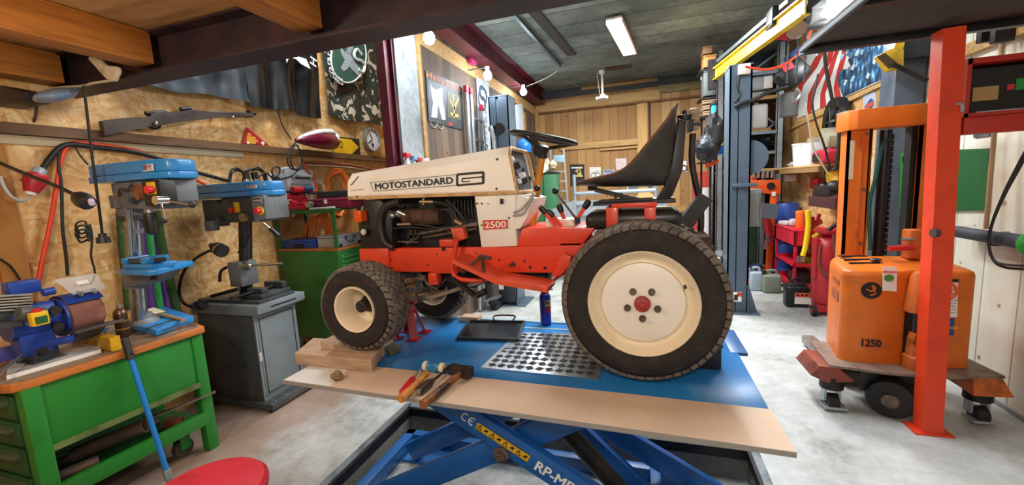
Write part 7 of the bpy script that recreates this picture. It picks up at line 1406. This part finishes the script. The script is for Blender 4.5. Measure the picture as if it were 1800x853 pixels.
for x in (1.24, 2.03):
    cs = obj('caster', MB().cyl((x-.03, y0-.02, .055), (x+.03, y0-.02, .055), .055, n=18), DARK, st); obj('fork', MB().box(x-.06, y0-.08, .0+.02, x+.07, y0+.02, .035).box(x-.05, y0-.03, .06, x-.035, y0+.03, .25).box(x+.035, y0-.03, .06, x+.05, y0+.03, .25), GALV, cs); obj('plate', MB().cyl((x, y0, .15), (x, y0, .24), .07), BLKST, cs)
for x in (1.49, 1.86): obj('fork_arm', MB().box(x-.05, y0+.35, .03, x+.05, 4.44, .1, .006), mt('fork_grey', '9a9488', .45, .4, '6c5c50', 8), st)
ym = 3.66
def chan(x0, x1): return MB().box(x0, ym, .06, x1, ym+.012, 1.98).box(x0, ym, .06, x0+.02, ym+.12, 1.98).box(x1-.02, ym, .06, x1, ym+.12, 1.98).box(x0-.0, ym+.11, .06, x1, ym+.12, 1.98)
ml_ = obj('mast_rail', chan(1.425, 1.575), SO, st); obj('mast_rail', chan(1.845, 1.98), SO, st); obj('inner_rail', MB().box(1.81, ym+.02, .06, 1.845, ym+.1, 1.93), INK, st)
obj('mast_edge', MB().box(1.505, ym-.012, .3, 1.515, ym, 1.9), SO2, ml_)
for z in (1.9, 1.5, 1.1): obj('bolt', MB().cyl((1.54, ym-.005, z), (1.54, ym, z), .012), GREASE, ml_)
obj('decal', MB().box(1.442, ym-.002, 1.58, 1.47, ym, 1.86), mt('decal_pale', 'd8c8a8', .5), ml_)
obj('mast_head', MB().prism([(1.40, ym-.06, 1.93), (1.44, ym-.1, 1.93), (1.95, ym-.1, 1.93), (1.99, ym-.06, 1.93), (1.99, ym+.14, 1.93), (1.4, ym+.14, 1.93)], (0, 0, .135), .006), SO, st)
obj('mast_plate', MB().prism([(1.40, ym-.02, 2.066), (1.96, ym-.05, 2.066), (1.96, ym+.14, 2.066), (1.4, ym+.14, 2.066)], (0, 0, .006)), mt('head_dust', 'b8a48c', .8), st)
obj('lift_cylinder', MB().cyl((1.665, ym+.05, .3), (1.675, ym+.05, 1.92), .036, n=20), mt('cylinder_black', '1a1a1c', .35, .2), st)
ch_ = MB()
for k in range(24): ch_.cbox((1.708, ym+.03, .9+k*.042), (.012, .012, .036), bev=.003)
obj('lift_chain', ch_, mt('chain_oily', '2a2826', .5, .5), st)
obj('hydraulic_hose', MB().tube([(1.66, ym, 1.86), (1.62, ym-.02, 1.78), (1.60, ym-.02, 1.6), (1.58, ym, 1.4), (1.59, ym, 1.2), (1.6, ym, 1.05)], .012, 8, 5), mt('hose_teal', '1e5a54', .4), st)
p = W(1608, 424, Y=3.5); bx_ = obj('valve_block', MB().cbox((1.765, 3.5, 1.12), (.08, .1, .2), bev=.01), SO2, st); obj('handle', MB().cyl((1.60, 3.42, 1.1), (1.74, 3.44, 1.105), .019), mt('handle_red', 'c0242c', .35), bx_); obj('bolt', MB().cyl((1.68, 3.44, 1.16), (1.75, 3.46, 1.16), .012), STEEL, bx_)
one('rubber_bung', MB().ball((1.53, y0+.18, 1.022), (.035, .03, .012), 12, 8), BLK, 'small black cap lying on top of the stacker cover', 'cap')
# ---- red tool cart and things on the floor behind the stacker
CR = mt('cart_red', 'c81c34', .4, 0, 'a81a2c', 4)
ct = thing('tool_cart', (2.08, 6.5, 0), 'red three tier tool cart on castors against the right wall', 'cart')
x0, x1, ya, yb = 1.86, 2.27, 6.1, 6.92
for x in (x0, x1-.03):
    for y in (ya, yb-.03): obj('post', MB().box(x, y, .12, x+.03, y+.03, .9), CR, ct)
def tray(z, h):
    t_ = MB().box(x0, ya, z, x1, yb, z+.012)
    for a in ((x0, ya, x0+.012, yb), (x1-.012, ya, x1, yb), (x0, ya, x1, ya+.012), (x0, yb-.012, x1, yb)): t_.box(a[0], a[1], z, a[2], a[3], z+h)
    obj('tray', t_, CR, ct)
tray(.7, .2); tray(.42, .06); tray(.13, .08); obj('lid_tray', MB().box(x0-.01, ya-.01, .9, x1+.01, yb+.01, .915, .003), CR, ct)
for x in (x0+.03, x1-.03):
    for y in (ya+.03, yb-.03): cs = obj('caster', MB().cyl((x-.018, y, .06), (x+.018, y, .06), .06, n=18), DARK, ct); obj('hub', MB().cyl((x-.022, y, .06), (x+.022, y, .06), .035, n=14), STEEL, cs)
zc_ = .916
oc = W(1411, 400, Y=6.3); oc = V((1.99, 6.3, zc_)); oj = thing('orange_canister', oc, 'orange plastic canister standing on the red tool cart', 'canister'); obj('body', MB().lathe([(.062, 0), (.066, .01), (.066, .23), (.06, .235), (0, .235)], oc, UP, 24), mt('canister_orange', 'e8641c', .4), oj); obj('rim', MB().lathe([(.069, .2), (.069, .225)], oc, UP, 24, cap=False), mt('canister_rim', 'f07c34', .4), oj)
one('folded_cloth', MB().cbox((1.95, 6.75, zc_+.03), (.13, .2, .06), rz=.3, bev=.02).cbox((1.99, 6.6, zc_+.05), (.1, .12, .1), bev=.03), mt('cloth_pale', 'c8b8bc', .8), 'pale crumpled cloth on the red tool cart left of orange canister', 'cloth')
one('red_grinder', MB().bar((2.08, 6.22, zc_+.05), (2.2, 6.3, zc_+.09), .07, .07, bev=.012).cyl((2.06, 6.2, zc_+.01), (2.06, 6.2, zc_+.16), .045).bar((2.15, 6.25, zc_+.1), (2.16, 6.22, zc_+.19), .03, .03), mt('tool_crimson', 'a81e30', .4), 'red power tool on the right end of the tool cart', 'tool')
for i, (x, y, z, s, m, lb) in enumerate(((1.95, 6.2, .433, (.1, .12, .13), STEEL, 'grey tin on middle shelf of the red tool cart'), (2.08, 6.25, .433, (.1, .1, .1), mt('box_lime', '8c9a2c', .5), 'lime green box on middle shelf of the red tool cart'), (2.0, 6.35, .143, (.2, .25, .2), BLK, 'black box on bottom shelf of the red tool cart'))): xo = thing('storage_box', (x, y, z), lb, 'box', 'boxes inside the red tool cart'); obj('body', MB().box(x-s[0]/2, y-s[1]/2, z, x+s[0]/2, y+s[1]/2, z+s[2]*.85, .008), m, xo); obj('lid', MB().box(x-s[0]/2-.004, y-s[1]/2-.004, z+s[2]*.85, x+s[0]/2+.004, y+s[1]/2+.004, z+s[2], .006), m, xo)
yst = thing('yellow_strap', W(1415, 450, Y=5.9), 'yellow hose hanging over the front of the red tool cart', 'hose'); obj('hose', MB().tube(pl([(1420, 370), (1421, 395), (1418, 420), (1415, 438), (1411, 450)], Y=6.04), .03, 10, 5), mt('hose_yellow', 'e4c41c', .45), yst); obj('end', MB().tube(pl([(1428, 418), (1436, 412), (1442, 408)], Y=6.04), .025, 10, 3), mt('hose_yellow', 'e4c41c', .45), yst)
# red pressure tank
tk_ = thing('pressure_tank', (1.98, 5.45, 0), 'tall red pressure tank on small wheels beside the pallet stacker', 'tank')
tc = V((2.0, 5.5, 0)); RT = mt('tank_red', 'b8242c', .42, 0, '9a1e24', 4)
obj('vessel', MB().lathe([(.08, .12), (.12, .14), (.14, .2), (.14, .78), (.12, .86), (.05, .92), (.0, .93)], tc, UP, 32), RT, tk_); obj('funnel', MB().lathe([(.05, .92), (.12, .96), (.13, .99), (.12, .99), (.04, .94)], tc, UP, 24, True), RT, tk_)
obj('hose', MB().tube([tc+V((-.1, -.1, .84)), tc+V((-.12, -.14, .6)), tc+V((-.05, -.17, .5)), tc+V((.02, -.16, .6)), tc+V((.0, -.14, .95))], .012, 8, 5), mt('hose_brown', '6a4434', .6), tk_)
obj('valve', MB().cyl(tc+V((-.04, -.02, .95)), tc+V((.06, -.06, 1.06)), .022).tube([tc+V((.06, -.06, 1.06)), tc+V((.1, -.06, 1.08)), tc+V((.12, -.06, 1.16))], .01), BLKST, tk_)
obj('side_tube', MB().cyl(tc+V((-.13, -.05, .45)), tc+V((-.13, -.05, .9)), .035, n=16), RT, tk_)
for dx in (-.14, .14): cs = obj('wheel', MB().cyl(tc+V((dx-.02, -.1, .06)), tc+V((dx+.02, -.1, .06)), .06, n=20), DARK, tk_); obj('hub', MB().cyl(tc+V((dx-.024, -.1, .06)), tc+V((dx+.024, -.1, .06)), .03), RT, cs)
obj('stand', MB().bar(tc+V((-.14, -.1, .06)), tc+V((.14, -.1, .06)), .02, .02).box(tc.x-.1, tc.y-.1, .06, tc.x+.1, tc.y+.1, .13).box(tc.x-.02, tc.y+.08, 0, tc.x+.02, tc.y+.12, .12), RT, tk_)
jc = V((1.79, 5.78, 0)); jc_ = thing('black_canister', jc, 'black plastic canister with orange hazard label on floor beside red tank', 'canister'); obj('body', MB().box(1.67, 5.7, 0, 1.93, 5.86, .27, .04, 4), mt('canister_black', '1c1d20', .35), jc_); obj('neck', MB().prism([(1.69, 5.72, .265), (1.91, 5.72, .265), (1.88, 5.74, .31), (1.72, 5.74, .31)], (0, .1, 0), .01), mt('canister_black', '1c1d20', .35), jc_); obj('handle', MB().tube([(1.74, 5.78, .3), (1.76, 5.78, .345), (1.86, 5.78, .345), (1.88, 5.78, .3)], .014), mt('canister_black', '1c1d20', .35), jc_)
hb2 = obj('label', MB().box(1.76, 5.696, .05, 1.92, 5.7, .19), WHITE, jc_); obj('label_band', MB().box(1.76, 5.693, .14, 1.92, 5.696, .19), mt('label_hazard', 'e0582c', .5), hb2)
for k in range(3): obj('hazard_mark', MB().cbox((1.79+k*.045, 5.691, .165), (.022, .002, .022), ry=.78), INK, hb2)
# engine crane, drums, jerry cans, dolly
EO = mt('crane_orange', 'ec5c1c', .42, 0, 'c84c18', 4)
ec = thing('engine_crane', (1.8, 7.25, 0), 'orange engine crane with black pressure gauge behind the grey control cabinet', 'crane')
p0, p1 = W(1313, 324, Y=7.2), W(1371, 326, Y=7.2)
obj('boom', MB().prism([p0+UP*.06, V((p1.x, 7.2, p1.z+.09)), V((p1.x+.02, 7.2, p1.z-.13)), V((p1.x-.1, 7.2, p1.z-.13)), p0-UP*.1], (0, .08, 0), .006), EO, ec); obj('hook_eye', MB().cbox(W(1324, 314, Y=7.24), (.09, .05, .1), bev=.01), EO, ec)
c_ = W(1355, 327, Y=7.19); obj('gauge', MB().cyl(c_, c_-V((0, .02, 0)), .055, n=22), INK, ec)
a, b = W(1360, 335, Y=7.24), W(1352, 440, Y=7.24); obj('mast', MB().bar(b-UP*.3, a, .075, .09, (0, 1, 0), .004), EO, ec); obj('ram', MB().cyl(W(1353, 430, Y=7.15), W(1348, 385, Y=7.15), .05), HR, ec); obj('ram_handle', MB().bar(W(1344, 438, Y=7.1), W(1350, 414, Y=7.1), .04, .05), STEEL, ec)
for dx in (-.35, -.06): obj('leg', MB().box(1.78+dx, 6.6, .06, 1.85+dx, 7.4, .13, .004), EO, ec)
obj('cross_base', MB().box(1.42, 7.3, .05, 1.88, 7.38, .14), EO, ec)
for x in (1.46, 1.75):
    for y in (6.65, 7.34): obj('caster', MB().cyl((x-.02, y, .03), (x+.02, y, .03), .03, n=12), DARK, ec)
obj('pin_plate', MB().cbox(W(1360, 341, Y=7.18), (.05, .01, .06)), WHITE, ec)
cc2 = thing('control_cabinet', (1.45, 6.3, .87), 'grey steel control cabinet mounted behind the car lift post', 'cabinet'); a, b = W(1308, 396, Y=5.9), W(1332, 332, Y=5.9); obj('body', MB().box(a.x-.12, 5.72, a.z, b.x, 5.95, b.z, .006), BGD, cc2); obj('door', MB().box(a.x-.1, 5.71, a.z+.03, b.x-.02, 5.72, b.z-.03, .003), mt('cabinet_door_grey', '8a9296', .4), cc2); obj('hinge', MB().cyl((b.x-.01, 5.715, a.z+.05), (b.x-.01, 5.715, b.z-.05), .008), STEEL, cc2)
one('machine_beam', MB().bar(W(1330, 370, Y=7.0), W(1366, 372, Y=7.0), .08, .22), mt('machine_beam_grey', '5c6c78', .4, .2), 'horizontal grey machine arm in front of the orange crane mast', 'beam')
one('green_machine', MB().box(1.3, 7.55, .0, 1.78, 7.85, 1.05, .02), mt('machine_green', '2c4a34', .5, 0, '1c3024', 4), 'dark green machine block behind the grey control cabinet', 'machine')
DBU = mt('drum_blue', '2a4a9c', .4, 0, '22408a', 3)
for i, (x, y, z, r, h_, lb) in enumerate(((2.1, 7.28, .58, .17, .62, 'blue plastic drum stacked on the lower drum behind the tool cart'), (2.1, 7.28, 0, .18, .575, 'blue plastic drum on the floor behind the red tool cart'), (1.61, 6.95, 0, .10, .3, 'short dark blue drum on the floor beneath the crane mast'))):
    dd = thing('plastic_drum', (x, y, z), lb, 'drum', 'blue drums behind the tool cart'); obj('body', MB().lathe([(r*.9, 0), (r, .03), (r, h_*.35), (r*.97, h_*.38), (r, h_*.41), (r, h_*.9), (r*.85, h_), (0, h_)], (x, y, z), UP, 30), DBU if i < 2 else mt('drum_navy', '2c3058', .4), dd); obj('bung', MB().cyl((x-.08, y, z+h_), (x-.08, y, z+h_+.02), .03), INK, dd)
def jerry(x, y, w_, d, h_, m, lb, cap):
    t_ = thing('jerry_can', (x, y, 0), lb, 'canister', 'jerry cans on the floor'); obj('body', MB().box(x-w_/2, y-d/2, 0, x+w_/2, y+d/2, h_, .03, 3), m, t_); obj('handle', MB().tube([(x-w_*.3, y, h_), (x-w_*.2, y, h_+.05), (x+w_*.2, y, h_+.05), (x+w_*.35, y, h_)], .018), m, t_); obj('cap', MB().cyl((x-w_*.38, y, h_-.01), (x-w_*.42, y, h_+.05), .028), cap, t_); return t_
jerry(1.53, 6.55, .16, .14, .28, mt('jerry_clear', 'a8bcc8', .3), 'pale translucent jerry can on the floor beside the olive can', STEEL)
jerry(1.70, 6.45, .22, .16, .26, mt('jerry_olive', '7c8474', .45, 0, '646c5c', 4), 'olive grey jerry can on the floor left of the tool cart', INK)
dl = thing('platform_dolly', (1.3, 6.9, 0), 'grey steel platform dolly on castors below the control cabinet', 'dolly'); obj('deck', MB().box(1.05, 6.6, .15, 1.40, 7.1, .18, .004), mt('dolly_grey', '8e969a', .4, .4), dl); obj('push_bar', MB().tube([(1.36, 6.62, .18), (1.40, 6.62, .55), (1.40, 7.08, .55), (1.36, 7.08, .18)], .015, 8, 3), STEEL, dl); obj('upper_deck', MB().box(1.05, 6.6, .48, 1.40, 7.1, .5), mt('dolly_grey', '8e969a', .4, .4), dl)
for x in (1.1, 1.36):
    for y in (6.65, 7.05): obj('caster', MB().cyl((x-.02, y, .06), (x+.02, y, .06), .06, n=14), DARK, dl); obj('fork', MB().box(x-.03, y-.02, .06, x+.03, y+.02, .15), STEEL, dl)
bu = thing('white_bucket', (.78, 5.75, .3), 'white plastic bucket on the floor behind the rear wheel beside lift post', 'bucket'); obj('body', MB().lathe([(.12, 0), (.145, .3), (.15, .3), (.15, .32), (.135, .32), (.11, .02), (0, .02)], (.78, 5.75, .3), UP, 28), WHITE, bu); obj('label', MB().cbox((.78, 5.61, .45), (.14, .01, .14)), mt('bucket_label', 'c8d0d8', .5), bu)
one('bucket_stand', MB().box(.64, 5.6, 0, .92, 5.9, .3, .01), mt('stand_grey', '6a6e70', .6), 'low grey box carrying the white bucket behind the rear wheel', 'box')
# ---- near right wall
rbx2 = thing('red_cabinet', (1.97, 3.15, 1.903), 'open red steel cabinet with dark inside resting on the red rail', 'cabinet')
cx0, cx1, cz0, cz1 = 1.70, 2.27, 1.903, 2.215; cb2 = MB().box(cx0, 3.0, cz0, cx0+.02, 3.3, cz1).box(cx1-.02, 3.0, cz0, cx1, 3.3, cz1).box(cx0, 3.0, cz1-.03, cx1, 3.3, cz1).box(cx0, 3.0, cz0, cx1, 3.3, cz0+.02)
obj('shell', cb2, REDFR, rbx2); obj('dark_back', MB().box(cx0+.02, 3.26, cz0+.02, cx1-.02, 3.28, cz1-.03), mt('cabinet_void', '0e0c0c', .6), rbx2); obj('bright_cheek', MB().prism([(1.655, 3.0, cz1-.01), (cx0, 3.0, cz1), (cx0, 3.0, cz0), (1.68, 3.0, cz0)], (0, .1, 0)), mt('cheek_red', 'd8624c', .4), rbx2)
for x, z, w_, h_, m, lb in ((1.76, 1.99, .11, .075, mt('card_brown', 'b08a58', .6), 'paper_card'), (1.94, 2.03, .08, .06, mt('card_green', '1c8c3c', .5), 'green_card'), (1.905, 2.035, .03, .03, HR, 'red_mark')): obj(lb, MB().box(x, 3.05, z, x+w_, 3.055, z+h_), m, rbx2)
obj('drawer_front', MB().box(cx0+.02, 3.056, cz0+.02, cx1-.02, 3.07, cz1-.05), mt('drawer_black', '171414', .5), rbx2); obj('bottom_strip', MB().box(1.78, 3.045, cz0+.02, 2.2, 3.055, cz0+.03), STEEL, rbx2)
one('timber_rail', MB().box(XR-.05, 2.6, 2.43, XR, 4.3, 2.51), TIMBX, 'pale timber rail fixed along the white wall under the right loft', 'rail')
for i, (x, lb) in enumerate(((1738, 'black steel bracket on the timber rail, left one'), (1763, 'black steel bracket on the timber rail, right one'))): p = W(x, 52, X=XR-.1); one('rail_bracket', MB().cbox(p, (.1, .05, .16), bev=.006), BLKST, lb, 'bracket', 'brackets on the timber rail')
one('framed_picture', MB().prism(pl([(1709, 215), (1740, 215), (1738, 239), (1711, 243)], X=XR-.012), (.01, 0, 0)), mt('picture_dark', '3a4044', .5, 0, '6a7478', 8), 'small dark picture on the white wall above the green board', 'picture')
one('green_board', MB().prism(pl([(1662, 264), (1738, 261), (1733, 370), (1658, 371)], X=XR-.02), (.018, 0, 0)), mt('board_green', '1c5a28', .5, 0, '174a20', 4), 'dark green board fixed on the white wall behind the orange post', 'board')
pl_ = thing('wooden_pole', W(1732, 400, X=2.22), 'slim wooden pole leaning against the white wall beside green board', 'pole'); a, b = W(1733, 402, X=2.2), W(1764, 45, X=2.24); obj('shaft', MB().cyl(a, b, .013), mt('pole_wood', '9a7c58', .7), pl_); obj('foot', MB().cyl(a, a-UP*.03+V((0, 0, 0)), .018), BLK, pl_)
tb2 = thing('padded_tube', W(1720, 430, X=2.2), 'dark grey padded tube with green end fixed along the white wall', 'tube'); a, b = V((2.2, 3.86, 1.16)), V((2.2, 3.24, 1.155)); obj('tube', MB().cyl(a, b, .045, n=22), mt('tube_slate', '3c444e', .6, 0, '2c333c', 6), tb2); obj('pale_strip', MB().bar(lerp(a, b, .05)+UP*.045, lerp(a, b, .7)+UP*.045, .05, .006), mt('strip_white', 'c8c4b8', .9), tb2); obj('end_disc', MB().lathe([(.03, 0), (.075, .01), (.08, .04), (.05, .06), (0, .06)], b, b-a, 24), mt('tube_green', '2c9a34', .4), tb2); obj('clip', MB().box(2.2, 3.5, 1.1, XR, 3.54, 1.13), BLKST, tb2)  # the strip along the top of the tube is simply white
cl2 = MB(); 
for k in range(2): cl2.tube(pl([(1812, 250+k*8), (1790, 290+k*8), (1765, 340+k*4), (1745, 390), (1738, 425), (1745, 455), (1765, 470-k*5), (1812, 474-k*6)], X=2.12-.02*k), .008, 8, 6)
one('cable_loop', cl2, WIRE, 'double black cable loop hanging in front of the padded tube at right', 'cable')
lock = W(1628, 350, Y=2.98)
w = bpy.data.worlds.new('world'); SC.world = w; w.use_nodes = True
w.node_tree.nodes['Background'].inputs[0].default_value = (.75, .85, 1, 1); w.node_tree.nodes['Background'].inputs[1].default_value = .12
lamp('heater_light', 'AREA', (-.24, 6.4, 3.55), 70, (1, .93, .87), .25, 1.3)
lamp('right_bulb_light', 'POINT', (1.9, 4.95, 2.9), 16, (.9, .96, 1), .06)
lamp('workshop_fill', 'AREA', (.2, 3.4, 3.62), 85, (.92, .97, 1), .5, 1.8)  # unseen fill light under the ceiling, added to soften the contrast
lamp('workshop_fill', 'AREA', (.4, 5.9, 3.62), 95, (.92, .97, 1), .3, 1.5)  # unseen fill light, added to brighten the back wall
lamp('loft_bulb', 'POINT', (-1.9, .15, 2.22), 36, (1, .87, .7), .09)
lamp('loft_bulb', 'POINT', (.25, -.5, 2.3), 58, (1, .96, .9), .14)
lamp('loft_bulb', 'POINT', (1.55, .5, 2.2), 6, (1, .95, .88), .09)
lamp('bay_fill', 'AREA', (-2.75, 3.5, 4.3), 60, (.95, .97, 1), .2, 1.4)  # unseen fill light, added to brighten the wall electrics and banners
vs = SC.view_settings; vs.view_transform = 'Standard'; vs.look = 'None'; vs.gamma = 1; vs.use_curve_mapping = False; vs.exposure = 0.5
SC.display_settings.display_device = 'sRGB'
